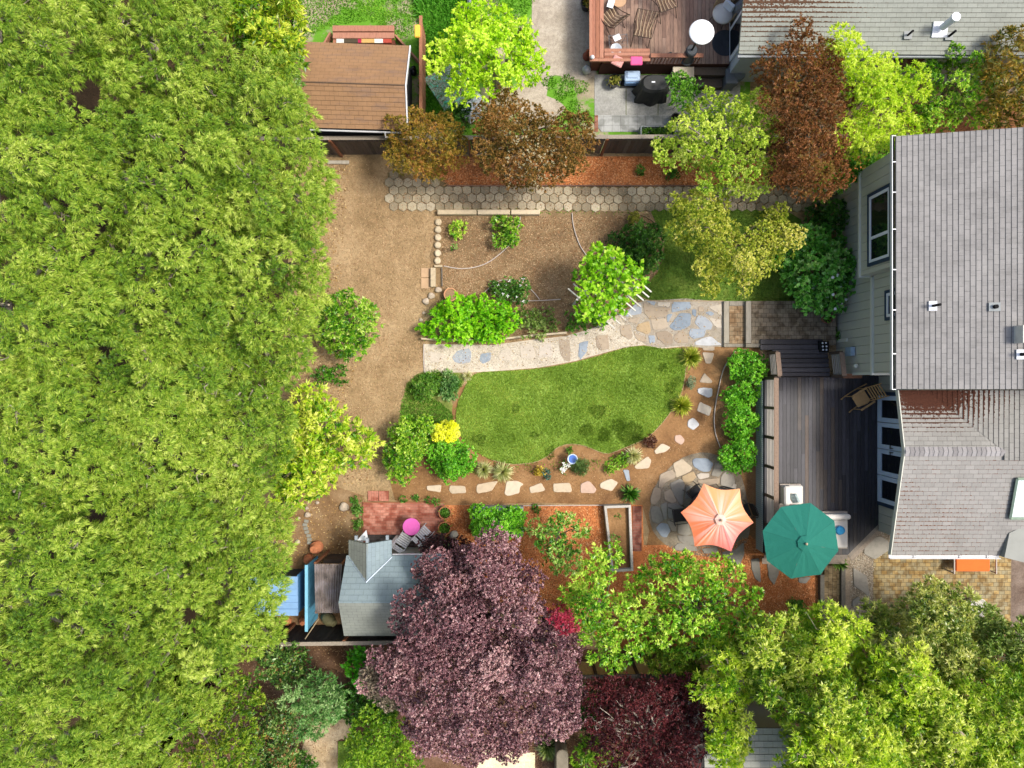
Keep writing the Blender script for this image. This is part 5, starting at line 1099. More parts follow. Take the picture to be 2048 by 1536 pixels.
edging('thin strip around the southern lawn edge and planting bed', LAWN[8:24], edb, .05); edging('thin strip along the east side of the boxwood bed', [(1470, 702), (1448, 735), (1436, 780), (1428, 830), (1430, 865), (1440, 895)], edm)
edging('white strip between orange mulch and soil below the stepping stones', [(1045, 1011), (1120, 1010.5), (1207, 1010)], edm, .06); edging('pale strip closing the west end of the gravel path', [(848, 688), (847.5, 715), (849, 745)], edm, .05)
edging('dark metal strip beside the white limestone block', [(884, 536), (884.5, 573)], m_plain('dark strip', '#6b6660', .6), .09); edging('brown strip between the shaded lawn and the flagstones', [(1275, 590), (1300, 601), (1360, 602), (1446, 602)], edb, .05)
# low stone wall along the gravel path
mb = MB(); w = [(842, 677), (880, 679.5), (917, 679.5), (985, 680), (1060, 671), (1133, 665)]
t = thing('path_wall', 'low pale timber wall holding back the lime groundcover along the path', 'wall', (PX(985), PY(680), 0))
for (a, b) in zip(w[:-1], w[1:]):
    A, B = P(*a, .3), P(*b, .3); mb.box(((A.x + B.x) / 2, (A.y + B.y) / 2, .15), ((B - A).length + .01, .07, .3 + random.uniform(-.02, .01)), math.atan2(B.y - A.y, B.x - A.x), random.random(), bev=.01)
part(t, 'timber', mb, lime)
# raised bed
t = thing('raised_bed', 'empty white framed raised bed filled with bare soil', 'raised bed', (PX(1238), PY(1077), 0)); wf = m_var('whitewashed timber', ['#a9a49c', '#bab5ad', '#c6c1b9'], .85, .2, 15); z = .38
q = [(1208, 1012), (1262, 1010), (1267, 1142), (1223, 1145)]; W = [P(x, y, z) for x, y in q]
for i in range(4):
    A, B = W[i], W[(i + 1) % 4]; d = (B - A).normalized(); n = Vector((d.y, -d.x, 0)) * .045; m = (A + B) / 2 + n; mb = MB(); mb.box((m.x, m.y, z / 2), ((B - A).length - (0 if i % 2 else .18), .09, z), math.atan2(d.y, d.x), random.random(), bev=.006); part(t, 'frame_board', mb, wf)
mb = MB(); mb.face([(v.x + (1 if i in (0, 3) else -1) * .06, v.y + (-1 if i in (0, 1) else 1) * .06, .2) for i, v in enumerate(W)][::-1]); part(t, 'soil', mb, MATS['bed soil'])
# brick strip
mb = MB(); mb.bb(PX(1265), PX(1283), PY(1102), PY(1012), 0, .04); struct('brick_strip', 'worn red brick strip beside the raised bed', mb, m_brick('worn bricks', '#8e5a4c', '#7d4d42', '#9c6c5d', '#7a6a5c', .2, .1, 0, .006))
# stick leaning, pole
mb = MB(); a, b = P(1268, 1110, .4), P(1282, 1135, .6)
# ------------------------------------------------------------------ umbrellas
def umbrella(name, label, cx, cy, z0, rim, apex, r, n, rot, mat, concave=0.0, sag=.05, vent_=.2, ppos=None, striped=False):
    t = thing(name, label, 'umbrella', (cx, cy, z0)); NR, NA = 10, 6; mb = MB(); verts = []; uvs = []
    for k in range(n * NA):
        f = (k % NA) / NA; th = rot + 2 * math.pi * k / (n * NA); mid = rot + 2 * math.pi * (k // NA + .5) / n; ph = 4 * f * (1 - f)
        rr = r * math.cos(math.pi / n) / math.cos(th - mid) * (1 - concave * ph)
        for j in range(NR + 1):
            q = j / NR; rad = rr * q; z = rim + (apex - rim) * (1 - q) * (1 - .12 * q) - sag * ph * q * (1 - q * .35) + .012 * q * math.sin(f * 19 + k // NA * 2.3 + q * 4) * (1 - abs(2 * f - 1)) + random.uniform(-.004, .004)
            verts.append((cx + rad * math.cos(th), cy + rad * math.sin(th), z)); uvs.append((k / (n * NA) * n, q))
    T = n * NA
    for k in range(T):
        k2 = (k + 1) % T
        for j in range(NR):
            i0, i1, i2, i3 = k * (NR + 1) + j, k * (NR + 1) + j + 1, k2 * (NR + 1) + j + 1, k2 * (NR + 1) + j
            u = [uvs[i0], uvs[i1], (uvs[i2][0] if k2 else n, uvs[i2][1]), (uvs[i3][0] if k2 else n, uvs[i3][1])]
            mb.face([verts[i0], verts[i1], verts[i2], verts[i3]], .5, u)
    cn = part(t, 'canopy', mb, mat)
    mb = MB(); rv = r * vent_; N2 = n * 2; vv = []
    for k in range(n): th = rot + 2 * math.pi * k / n; vv.append((cx + rv * math.cos(th), cy + rv * math.sin(th), apex - (apex - rim) * vent_ + .035))
    for k in range(n): mb.face([(cx, cy, apex + .035), vv[k], vv[(k + 1) % n]], .5, [(k + .5, 0), (k, .2), (k + 1, .2)])
    part(cn, 'vent_cap', mb, mat if not striped else m_plain('pale vent cap', '#e5b8a8', .8, .2, 8))
    mb = MB(); mb.lathe([(.0, -.02), (.035, 0), (.045, .03), (.03, .06), (0, .075)], (cx, cy, apex + .05), 14); part(t, 'finial', mb, m_plain('brass', '#b9a58a', .4, .1, 3, .5), sm=True)
    mb = MB(); mb.tube([(cx, cy, z0), (cx, cy, apex)], .022, 10); part(t, 'pole', mb, m_plain('pole', '#6f6a62', .5))
    for k in range(n):
        th = rot + 2 * math.pi * k / n; mb = MB(); mb.tube([(cx + .03 * math.cos(th), cy + .03 * math.sin(th), apex - .03), (cx + r * .985 * math.cos(th), cy + r * .985 * math.sin(th), rim - .015)], .008, 5); part(t, 'rib', mb, MATS['pole'])
    mb = MB(); mb.lathe([(.26, 0), (.26, .05), (.06, .09), (.04, .3), (0, .3)], (cx, cy, z0), 20); part(t, 'base', mb, blackm); return t
def m_fabric(name, col, col2=None, streak=None):
    t = NT(name); c = lin(col)
    uv = t.n('ShaderNodeUVMap'); sp_ = t.n('ShaderNodeSeparateXYZ'); t.l(uv.outputs[0], sp_.inputs[0]); fr = t.math('FRACT', sp_.outputs[0])
    seam = t.math('LESS_THAN', t.math('MINIMUM', fr, t.math('SUBTRACT', 1.0, fr)), .012)
    if streak:
        mp = t.n('ShaderNodeMapping'); mp.inputs['Scale'].default_value = (4.5, .25, 1); t.l(uv.outputs[0], mp.inputs[0]); n1 = t.noise(1.3, 2, .5, mp.outputs[0])
        f = t.math('MULTIPLY', t.ramp(n1, [(.4, (0, 0, 0, 1)), (.58, (1, 1, 1, 1))]), t.math('SUBTRACT', 1.1, t.math('POWER', sp_.outputs[1], 1.6)))
        side = t.ramp(t.math('DIVIDE', sp_.outputs[0], 6.0), [(0.0, lin('#ee9468')), (.16, lin('#f3b07a')), (.34, lin('#ee9a66')), (.5, lin('#ec8458')), (.68, lin('#ec8258')), (.84, lin('#ea7a7a')), (1.0, lin('#ec8c76'))])
        base = t.mix(f, side, lin(streak))
    else: base = t.mix(t.noise(3, 4, .6), c, lin(col2 or col))
    base = t.mix(t.math('MULTIPLY', seam, .35), base, (c[0] * .5, c[1] * .5, c[2] * .5, 1))
    p = t.pbr(base, .8, .2, 0, t.bump(t.noise(25, 3, .5), .3, .03)); p.inputs['Sheen Weight'].default_value = .1
    tr = t.n('ShaderNodeBsdfTranslucent'); t.l(base, tr.inputs[0]); mx = t.n('ShaderNodeMixShader'); mx.inputs[0].default_value = .15; t.l(p.outputs[0], mx.inputs[1]); t.l(tr.outputs[0], mx.inputs[2]); t.l(mx.outputs[0], t.out.inputs['Surface']); return t.m
umbrella('parasol', 'teal green eight sided parasol over the sofa corner of the deck', 9.5, -5.16, DZ, 2.6, 3.0, 1.29, 8, R(22.5 + 8), m_fabric('teal canvas', '#1f6c5e', '#267566'), 0, .03)
umbrella('parasol', 'orange six pointed parasol with pale streaks over the black patio set', 6.87, -4.47, .03, 2.2, 2.62, 1.23, 6, R(-8), m_fabric('orange canvas', '#e5875a', None, '#f4c8b8'), .12, .05, .16, striped=True)
# black patio set
c = Vector((6.87, -4.47, .03)); t = thing('patio_table', 'round dark table mostly hidden by the orange parasol', 'table', c); mb = MB(); mb.lathe([(.03, .69), (.58, .69), (.6, .7), (.6, .72), (.03, .72)], c, 32); part(t, 'table_top', mb, blackm)
for k in range(4):
    a = k * math.pi / 2 + .5; mb = MB(); mb.tube([c + Vector((.4 * math.cos(a), .4 * math.sin(a), .69)), c + Vector((.5 * math.cos(a), .5 * math.sin(a), 0))], .016, 6); part(t, 'leg', mb, blackm)
def metal_chair(label, px, py, rz):
    c = P(px, py, .4); c.z = .03; t = thing('patio_chair', label, 'chair', c, rz, 'black metal patio chairs'); mb = MB(); mb.box((0, 0, .42), (.46, .46, .02), bev=.008)
    part(t, 'seat', mb, m_plain('black mesh', '#26282b', .7, .2, 20), False)
    mb = MB(); mb.tube([(-.24, .2, .44), (-.26, .28, .9), (-.12, .32, 1.0), (.12, .32, 1.0), (.26, .28, .9), (.24, .2, .44)], .015, 6); part(t, 'back_frame', mb, blackm, False)
    mb = MB(); mb.box((0, .285, .72), (.44, .012, .4), rx=-.16); part(t, 'backrest', mb, MATS['black mesh'], False)
    for s in (-1, 1):
        mb = MB(); mb.tube([(s * .27, .26, .64), (s * .27, -.2, .66), (s * .26, -.24, .6), (s * .25, -.25, 0)], .014, 6); part(t, 'armrest', mb, blackm, False)
        mb = MB(); mb.tube([(s * .24, .2, .42), (s * .24, .26, 0)], .013, 6); part(t, 'leg', mb, blackm, False)
    return t
metal_chair('black metal patio chair poking out left of the orange parasol', 1358, 1030, R(98)); metal_chair('black metal patio chair at the upper left edge of the orange parasol', 1390, 985, R(40))
metal_chair('black metal patio chair behind the top edge of the orange parasol', 1447, 988, R(-15)); metal_chair('black metal patio chair showing only its arm right of the orange parasol', 1486, 1022, R(-70))
# rocking chair
c = P(1722, 797, DZ + .4); c.z = DZ; t = thing('rocking_chair', 'wooden rocking chair with slatted back on the dark deck', 'chair', c, R(-58)); wd = m_plain('honey wood', '#a88558', .6, .2, 10)
mb = MB(); mb.prism([(-.2, -.26), (.2, -.26), (.27, .1), (.22, .24), (-.22, .24), (-.27, .1)], .40, .43, .5, .01); part(t, 'seat', mb, m_plain('tan seat', '#b58f5f', .7, .12, 8), False)
mb = MB()
for k in range(6): mb.box((0, .30 + k * .05, .52 + k * .09), (.46, .018, .045), 0, None, -.5)
part(t, 'backrest', mb, wd, False)
for s in (-1, 1):
    mb = MB(); mb.tube([(s * .27, -.5, .12), (s * .27, -.3, .03), (s * .27, 0, .01), (s * .27, .3, .05), (s * .27, .55, .17)], .022, 6); part(t, 'rocker', mb, wd, False)
    mb = MB(); mb.tube([(s * .26, .22, .05), (s * .25, .27, .45), (s * .25, .6, 1.05)], .02, 6); part(t, 'back_post', mb, wd, False); mb = MB(); mb.tube([(s * .26, -.3, .04), (s * .27, -.28, .62)], .018, 6); part(t, 'leg', mb, wd, False)
    mb = MB(); mb.box((s * .28, -.02, .635), (.07, .58, .025), bev=.008); part(t, 'armrest', mb, wd, False)
# lounge chair and sofa on the deck
cush = m_plain('ivory cushion', '#d6d0c8', .9, .05, 3, .1); frm = m_plain('pale wood frame', '#a99e93', .7, .12, 6)
c = P(1586, 990, DZ + .4); c.z = DZ; t = thing('lounge_chair', 'square ivory cushioned armchair beside the deck rail', 'chair', c); mb = MB(); mb.bb(c.x - .38, c.x + .36, c.y - .36, c.y + .36, DZ + .02, DZ + .2); part(t, 'frame', mb, frm)
mb = MB(); mb.bb(c.x - .16, c.x + .36, c.y - .33, c.y + .33, DZ + .2, DZ + .4, bev=.04); part(t, 'seat_cushion', mb, cush); mb = MB(); mb.bb(c.x - .38, c.x - .17, c.y - .33, c.y + .33, DZ + .2, DZ + .62, bev=.05); part(t, 'back_cushion', mb, cush)
mb = MB(); mb.box((c.x + .02, c.y - .1, DZ + .5), (.1, .34, .3), R(25), ry=R(35), bev=.04); single('pillow', 'patterned teal and white pillow on the ivory armchair', 'pillow', mb, m_var('floral teal', ['#3d8c98', '#d8d2c9'], .9, .5, 9), (c.x, c.y, DZ + .42))
t = thing('sofa', 'ivory corner sofa half covered by the teal parasol', 'sofa', P(1672, 1062, DZ)); z = DZ
A, B = P(1640, 1024, DZ + .3), P(1697, 1098, DZ + .3); mb = MB(); mb.bb(A.x, B.x, B.y, A.y, z + .02, z + .22); part(t, 'frame', mb, frm)
mb = MB(); mb.bb(A.x + .04, B.x - .04, A.y - .22, A.y - .04, z + .22, z + .6, bev=.05); part(t, 'back_cushion', mb, cush); mb = MB(); mb.bb(B.x - .62, B.x - .06, B.y + .06, A.y - .24, z + .22, z + .4, bev=.04); part(t, 'seat_cushion', mb, cush); mb = MB(); mb.bb(A.x + .04, B.x - .64, B.y + .3, A.y - .24, z + .22, z + .4, bev=.04); part(t, 'seat_cushion', mb, cush)
c = P(1681, 1061, DZ + .5); mb = MB(); mb.ball((c.x, c.y, DZ + .48), .17, 16, 10, .04, None, (1, .95, .5)); single('pillow', 'round bright blue pillow on the ivory sofa', 'pillow', mb, m_plain('blue cushion', '#2f86b8', .85, .1), (c.x, c.y, DZ + .4), sm=True)
# orange daybed south of the wing
t = thing('daybed', 'garden bench with orange cushion under the south eave', 'bench', P(1948, 1130, .03)); z = .4
A, B = P(1910, 1112, .45), P(1978, 1142, .45); mb = MB(); mb.bb(A.x, B.x, B.y, A.y + .12, z, z + .12, bev=.03); part(t, 'cushion', mb, m_plain('orange cushion', '#e06a2c', .85, .08, 4)); mb = MB()
mb.bb(A.x - .1, B.x + .14, A.y + .13, A.y + .2, z, z + .5); mb.bb(A.x - .1, B.x + .14, B.y - .03, B.y - .005, z - .06, z - .02); part(t, 'frame', mb, frm)
for x, l in ((A.x - .14, 0), (B.x + .14, 1)):
    mb = MB(); mb.bb(x - .02, x + .02, B.y - .06, A.y + .12, z + .2, z + .25); part(t, 'armrest', mb, frm)
    for y in (B.y - .03, A.y + .1): mb = MB(); mb.bb(x - .02, x + .02, y - .02, y + .02, 0, z + .2); part(t, 'leg', mb, frm)
mb = MB(); c = P(1950, 1113, .75)
for k in range(5): mb.ball((A.x + .15 + k * .22, A.y + .03, z + .2), .13, 10, 7, .2, random.random(), (1.1, .6, .8))
single('throw', 'crumpled floral throw along the back of the orange bench', 'throw', mb, m_var('floral throw', ['#c9605a', '#e3ddd6', '#3b7c84', '#ddd5ce'], .9, .5, 9), (c.x, c.y, .6), sm=True)
mb = MB(); c = P(1957, 1216, .35); mb.lathe([(.28, 0), (.34, .2), (.36, .33), (.33, .35), (.25, .3), (0, .28)], (c.x, c.y, .02), 28); single('stone_bowl', 'whitish round stone bowl half hidden by the olive tree', 'bowl', mb, m_plain('white stone bowl', '#c5bfb5', .85, .12), (c.x, c.y, 0))
# ------------------------------------------------------------------ arbor with white slats
t = thing('arbor', 'white slatted arbor sticking out from under the bright green vine', 'arbor', P(1220, 580)); wsl = m_var('grey white slat', ['#b6b0a4', '#c9c4b9', '#d6d2c8'], .7, .2, 12); z = 2.2
u = Vector((98, -84, 0)).normalized(); n = Vector((68, 77, 0)).normalized(); o = P(1136, 577, z); k_ = (H - z) / F
offs = [0, 14, 27, 40, 54, 67, 80, 92, 103]; dl = [0, 0.05, .1, .02, -.05, .02, -.03, .06, .05]
for i, d in enumerate(offs):
    a = o + n * (d * k_) + u * (dl[i] * .6); mb = MB(); b = a + u * (129 * k_ + random.uniform(-.12, .12)); mb.box(((a.x + b.x) / 2, (a.y + b.y) / 2, z), ((b - a).length, .04, .07), math.atan2(u.y, u.x), random.random()); part(t, 'slat', mb, wsl)
for f in (.22, .78):
    a = o + u * (129 * k_ * f); b = a + n * (103 * k_); mb = MB(); mb.box(((a.x + b.x) / 2, (a.y + b.y) / 2, z - .09), ((b - a).length + .2, .07, .1), math.atan2(n.y, n.x), .5); part(t, 'beam', mb, wsl)
    for q in (a, b): mb = MB(); mb.box((q.x, q.y, (z - .14) / 2), (.09, .09, z - .14), math.atan2(n.y, n.x), .5); part(t, 'post', mb, wsl)
# ------------------------------------------------------------------ blue cabinet, blue plank fence, clear roof
blu = m_plain('sky blue paint', '#7ba0c6', .5, .12, 2.5); blud = m_plain('blue side paint', '#4f86b5', .55, .12, 3)
t = thing('blue_shed', 'low sky blue shed with ridged lid between the left trees and blue fence', 'shed', (-8.2, -7.4, 0)); mb = MB()
zt_ = 1.15; mb.add([(-9.2, -8.1, zt_), (-7.48, -8.1, zt_), (-7.48, -6.72, zt_ + .04), (-9.2, -6.72, zt_ + .04), (-9.2, -8.1, zt_ - .06), (-7.48, -8.1, zt_ - .06), (-7.48, -6.72, zt_ - .02), (-9.2, -6.72, zt_ - .02)], [(0, 1, 2, 3), (4, 7, 6, 5), (0, 4, 5, 1), (1, 5, 6, 2), (2, 6, 7, 3), (3, 7, 4, 0)])
for k in range(1, 6): mb.bb(-9.2, -7.475, -8.1 + k * .232, -8.1 + k * .232 + .014, zt_ - .03, zt_ + .045)
part(t, 'lid', mb, blu); mb = MB(); y = -8.06
while y < -6.78: mb.bb(-7.53, -7.51, y, y + .165, 0, zt_ - .06); y += .172
mb.bb(-9.1, -7.535, -8.05, -6.78, 0, zt_ - .08); part(t, 'wall', mb, blud); mb = MB(); mb.bb(-9.1, -7.54, -6.775, -6.76, 0, zt_ - .08); part(t, 'front', mb, m_plain('dark front', '#2c333a', .8))
t = thing('blue_fence', 'narrow upright fence of light blue planks beside the corrugated roof', 'fence', (-7.15, -7.45, 0)); blf = m_plain('light blue planks', '#78b4cc', .6, .15, 4); mb = MB(); y = -8.55
mb.bb(-7.15, -7.05, -8.55, -6.25, 1.42, 1.46); part(t, 'cap_rail', mb, blf); mb = MB()
while y < -6.3: mb.bb(-7.12, -7.09, y, y + .18, 0, 1.42); y += .19
part(t, 'plank', mb, m_plain('mid blue planks', '#5a9ab8', .6, .15, 4))
t = thing('lean_to', 'lean to with ribbed translucent brownish roof sheets left of the cottage shed', 'shelter', (-6.3, -7.0, 0))
def m_clear():
    t_ = NT('ribbed plastic'); g = t_.n('ShaderNodeNewGeometry'); c_ = t_.mix(1.0, t_.ramp(t_.noise(2.5, 4, .7), [(.3, lin('#6f6863')), (.5, lin('#9c918a')), (.7, lin('#b9b2b4'))]), t_.ramp(t_.attr(), [(0, (.45, .43, .42, 1)), (1, (1.1, 1.1, 1.15, 1))]), 'MULTIPLY'); p = t_.pbr(c_, .25, .6); p.inputs['Alpha'].default_value = .82; return t_.m
A, B = P(629, 1128, 1.9), P(684, 1128, 1.9); C_, D_ = P(631, 1226, 1.75), P(679, 1226, 1.75); mb = MB(); n_ = 22
for i in range(n_):
    f0, f1 = i / n_, (i + 1) / n_; h0 = .02 * math.cos(i * math.pi); h1 = .02 * math.cos((i + 1) * math.pi); a, b, c1, d1 = A.lerp(B, f0), A.lerp(B, f1), C_.lerp(D_, f1), C_.lerp(D_, f0)
    mb.face([d1 + Vector((0, 0, h0)), c1 + Vector((0, 0, h1)), b + Vector((0, 0, h1)), a + Vector((0, 0, h0))], (i % 2) * .75 + random.random() * .25)  # every other strip coloured darker, painting light and shade onto the ribs
part(t, 'roof_sheet', mb, m_clear()); mb = MB(); 
for f in (.02, .36, .68, .98): a, b = A.lerp(C_, f), B.lerp(D_, f); mb.tube([a - Vector((0, 0, .06)), b - Vector((0, 0, .06))], .03, 4)
part(t, 'rafter', mb, m_plain('tan rafter', '#a3805c', .8))
for q in (A, B, C_, D_): mb = MB(); mb.bb(q.x - .04, q.x + .04, q.y - .04, q.y + .04, 0, q.z - .08); part(t, 'post', mb, fbrown)
mb = MB(); mb.bb(A.x + .05, B.x - .05, C_.y + .1, A.y - .1, .02, .9); single('storage_bench', 'dark bench under the ribbed translucent roof', 'bench', mb, m_plain('dark bench wood', '#4a3c33', .85, .3, 4), ((A.x + B.x) / 2, (A.y + C_.y) / 2, 0))
c = P(656, 1241, .4); mb = MB(); T = Matrix.Rotation(R(60), 4, 'Y') @ Matrix.Rotation(R(20), 4, 'X'); mb.lathe([(.0, -.28), (.14, -.27), (.21, -.1), (.22, .08), (.15, .22), (.12, .27), (.14, .3), (.1, .3), (0, .25)], (c.x, c.y, .3), 20, None, T); single('urn', 'olive glazed urn tipped on its side by the dark fence', 'urn', mb, m_plain('olive glaze', '#6f6b4c', .5, .3, 5), (c.x, c.y, 0), sm=True)
mb = MB(); mb.tube([P(610, 1278, 1.6), P(637, 1238, .9)], .018, 6); single('bamboo_pole', 'thin bamboo pole leaning across the dark fence', 'pole', mb, m_plain('bamboo', '#a9987a', .6), P(637, 1238, 0))
mb = MB(); q = [P(715, 1081, 2.3), P(733, 1061, 2.0), P(737, 1082, 2.3)]; nn = (q[1] - q[0]).cross(q[2] - q[0]).normalized() * .03; mb.add(q + [v - nn for v in q], [(0, 1, 2), (5, 4, 3), (0, 3, 4, 1), (1, 4, 5, 2), (2, 5, 3, 0)]); t = thing('gable_ornament', 'white painted triangular panel above the porch front of the cottage shed', 'ornament', P(728, 1075, 1.9)); part(t, 'panel', mb, white)
mb = MB(); c = (q[0] + q[1] + q[2]) / 3; mb.box((c.x, c.y, c.z + .02), (.09, .05, .02), .5); part(t, 'mark', mb, m_plain('grey mark', '#5b5e61', .7))
mb = MB(); c = P(562, 1060, 0)
mb.tube([c, P(578, 1066, .1)], .04, 8); single('log', 'dark log lying under the edge of the left trees', 'log', mb, m_plain('dark log', '#4a4640', .9, .3, 8), c)
c = P(1124, 1520, 1.1); mb = MB(); mb.prism([(c.x - .2, c.y - 1), (c.x + .22, c.y - 1)] + [(c.x + .01 + .21 * math.cos(a), c.y + .15 + .2 * math.sin(a)) for a in [k * math.pi / 8 for k in range(9)]], 0, 1.1, .5, .02); single('arched_planter', 'dark arched stone planter end at the bottom edge', 'planter', mb, m_plain('grey brown stone', '#7d7462', .9, .15, 5), (c.x, c.y - .5, 0))
# ------------------------------------------------------------------ small roof at the bottom
t = thing('neighbor_roof', 'pale grey shingled roof under the bottom trees', 'building', (7.5, -12.3, 0)); mb = MB(); A = P(1406, 1456, 2.8); roof(mb, [(A.x, A.y, 2.8), (9.2, A.y, 2.8), (9.2, -16, 3.6), (A.x, -16, 3.6)], (1, 0, 0), .2); part(t, 'roof', mb, m_shingle('pale shingles', '#a2a296', '#96968b', '#abab9f', '#62625a', .3)); mb = MB(); mb.bb(A.x + .2, 9.0, -15.8, A.y - .2, 0, 2.75); part(t, 'wall', mb, siding)
# ------------------------------------------------------------------ north neighbor things
# bench box with patchwork cushion behind the brown shed
t = thing('wooden_bench', 'broad redwood bench behind the brown roofed shed', 'bench', P(727, 72, 0)); z = .45; A, B = P(666, 53, z), P(789, 88, z); mb = MB()
mb.bb(A.x, B.x, A.y - .22, A.y - .005, z - .04, z + .1, .5, .01); mb.bb(A.x, B.x, A.y - .45, A.y - .235, z - .04, z + .06, .7, .01); mb.bb(A.x, A.x + .1, B.y, A.y - .46, z - .04, z, .3); part(t, 'seat', mb, rw)
mb = MB(); mb.bb(A.x + .11, B.x, B.y, A.y - .46, .05, z - .05); part(t, 'base', mb, MATS['bench base']); mb = MB()
mb.box((A.x - .3, A.y - .5, .2), (.06, .75, .4), R(-30)); part(t, 'side_board', mb, rw); mb = MB(); mb.box((B.x + .45, A.y - .75, .2), (.06, 1.3, .4), R(42)); part(t, 'side_board', mb, rw)
t2 = thing('patchwork_mat', 'patchwork mat of white, dark, crimson and tan squares on the redwood bench', 'mat', P(735, 78, z)); x = 673
for w_, col in ((15, '#d8d4cb'), (28, '#4a4030'), (7, '#a32446'), (26, '#c09a5c'), (17, '#e0dcd2'), (17, '#a8483a')):
    mb = MB(); mb.bb(PX(x, z), PX(x + w_, z), PY(86, z), PY(68.5, z), z - .045, z + .02, bev=.005); part(t2, 'patch', mb, m_plain('patch ' + col, col, .9, .15, 8)); x += w_
mb = MB(); c = P(835, 64, 1.5); mb.bb(c.x - .1, c.x + .1, c.y - .22, c.y + .22, 1.48, 1.6, bev=.03); single('yellow_tub', 'yellow plastic tub resting on the thin redwood fence', 'tub', mb, m_plain('yellow plastic', '#e3b545', .45, .06, 4), (c.x, c.y, 1.48))
mb = MB(); c = P(825, 141, .2); mb.ball((c.x, c.y, .15), .18, 12, 8, .3, None, (.9, 1, .8)); single('black_bag', 'black plastic bag between the brown shed and redwood fence', 'bag', mb, m_plain('black plastic', '#111214', .3, .3, 8, .5), (c.x, c.y, 0), sm=True)
q = [P(x, y, .25) for x, y in ((846, 156), (862, 147), (912, 118), (960, 188), (935, 200), (894, 230))]; mb = MB(); mb.prism([(v.x, v.y) for v in q], .15, .25, .5, .02)
tm = NT('marbled rug'); c_ = tm.ramp(tm.noise(1.7, 3, .5, tm.pos(1, .6, (1, 1.6, 1)), 3.5), [(.3, lin('#49a898')), (.42, lin('#7fae9a')), (.48, lin('#6b5548')), (.55, lin('#8fb3a4')), (.62, lin('#7a5a50')), (.7, lin('#4fb0a2'))], 'LINEAR'); tm.pbr(c_, .8)
single('painted_board', 'turquoise and brown marbled board lying under the lime green tree', 'board', mb, tm.m, (q[0].x, q[0].y, 0))
t = thing('white_statue', 'crumpled white plastic sheeting between the lime tree and brown shrub', 'plastic sheet', P(948, 222)); mb = MB()
for dx, dy, r in ((-12, 6, .3), (0, -8, .28), (8, -22, .2), (-6, 18, .15), (4, 6, .22), (-20, -4, .16)): c = P(948 + dx, 220 + dy, .3); mb.ball((c.x, c.y, .28), r, 14, 10, .35, random.random(), (1, 1, .8))
part(t, 'sheet', mb, m_var('white plastic', ['#cdd2da', '#e2e4e8', '#b9c2d2'], .4, .15, 8, spec=.5)); t.name = 'plastic_sheet'
mb = MB(); c = P(943, 8, .35); mb.box((c.x, c.y + .1, .2), (.32, .6, .4), .1, None, bev=.08); single('metal_trough', 'small grey metal trough at the top edge above the lime tree', 'trough', mb, m_plain('galvanised', '#8d9098', .4, .25, 5, .5, .5), (c.x, c.y, 0))
# on the redwood deck
def woven_chair(label, px, py, rz):
    c = P(px, py, NZ + .45); c.z = NZ; t = thing('woven_chair', label, 'chair', c, rz, 'woven lounge chairs'); cm = m_var('woven cord', ['#5a4636', '#b49a78', '#d0bb9a', '#7c654e'], .8, .2, 20); mb = MB(); n_ = 15
    for i in range(n_):
        f = i / (n_ - 1) - .5; mb.tube([(f * .62, -.3, .42), (f * .5, .0, .33), (f * .62, .22, .45), (f * .72, .42, .82)], .011, 4, i % 3 / 2)
    part(t, 'seat', mb, cm, False); mb = MB(); mb.tube([(-.36, .44, .8), (-.38, .1, .5), (-.32, -.3, .42), (.32, -.3, .42), (.38, .1, .5), (.36, .44, .8), (-.36, .44, .8)], .015, 6); part(t, 'frame', mb, m_plain('dark frame', '#3a2c22', .6), False)
    for s in (-1, 1): mb = MB(); mb.tube([(s * .3, -.5, 0), (s * .3, -.1, .38), (s * .3, .45, 0)], .014, 6); part(t, 'leg', mb, MATS['dark frame'], False)
woven_chair('woven lounge chair by the bench corner, leftmost of three', 1224, 34, R(-140)); woven_chair('woven lounge chair in the middle of the redwood deck', 1288, 56, R(-10)); woven_chair('woven lounge chair cut by the top edge', 1333, 2, R(20))
c = P(1237, 88, NZ + .4); c.z = NZ; t = thing('wire_table', 'square glass topped wire table with paper and plate', 'table', c, R(5)); mb = MB()
for s in (-1, 1): mb.tube([(-.32, s * .32, .4), (.32, s * .32, .4)], .008, 5); mb.tube([(s * .32, -.32, .4), (s * .32, .32, .4)], .008, 5)
for k in range(7): mb.tube([(-.32, -.3 + k * .1, .39), (.32, -.3 + k * .1, .39)], .004, 4)
part(t, 'table_top', mb, m_plain('grey wire', '#6c6c6e', .5), False)
for a, b in ((-1, -1), (1, -1), (1, 1), (-1, 1)): mb = MB(); mb.tube([(a * .3, b * .3, .4), (a * .22, b * .22, 0)], .01, 5); part(t, 'leg', mb, MATS['grey wire'], False)
mb = MB(); c = P(1234, 75, NZ + .42); mb.box((c.x, c.y, NZ + .412), (.25, .2, .006), R(25)); single('paper', 'white sheet of paper on the wire table', 'paper', mb, white, (c.x, c.y, NZ + .41))
mb = MB(); c = P(1232, 98, NZ + .43); mb.lathe([(0, 0), (.1, 0), (.19, .03), (.2, .035), (.18, .04), (.1, .015), (0, .015)], (c.x, c.y, NZ + .41), 24); single('platter', 'round grey glass platter on the wire table', 'plate', mb, m_plain('grey glass', '#a4a9ad', .2, .15, 6, .6), (c.x, c.y, NZ + .41))
mb = MB(); c = P(1238, 5, NZ + .42); mb.lathe([(0, .38), (.25, .38), (.26, .4), (.25, .42), (0, .42)], (c.x, c.y + .1, NZ), 24); mb.tube([(c.x, c.y + .1, NZ), (c.x, c.y + .1, NZ + .38)], .03, 8); single('side_table', 'round pale wooden side table at the top edge', 'table', mb, m_plain('pale table wood', '#b08d6c', .7, .12), (c.x, c.y + .1, NZ))
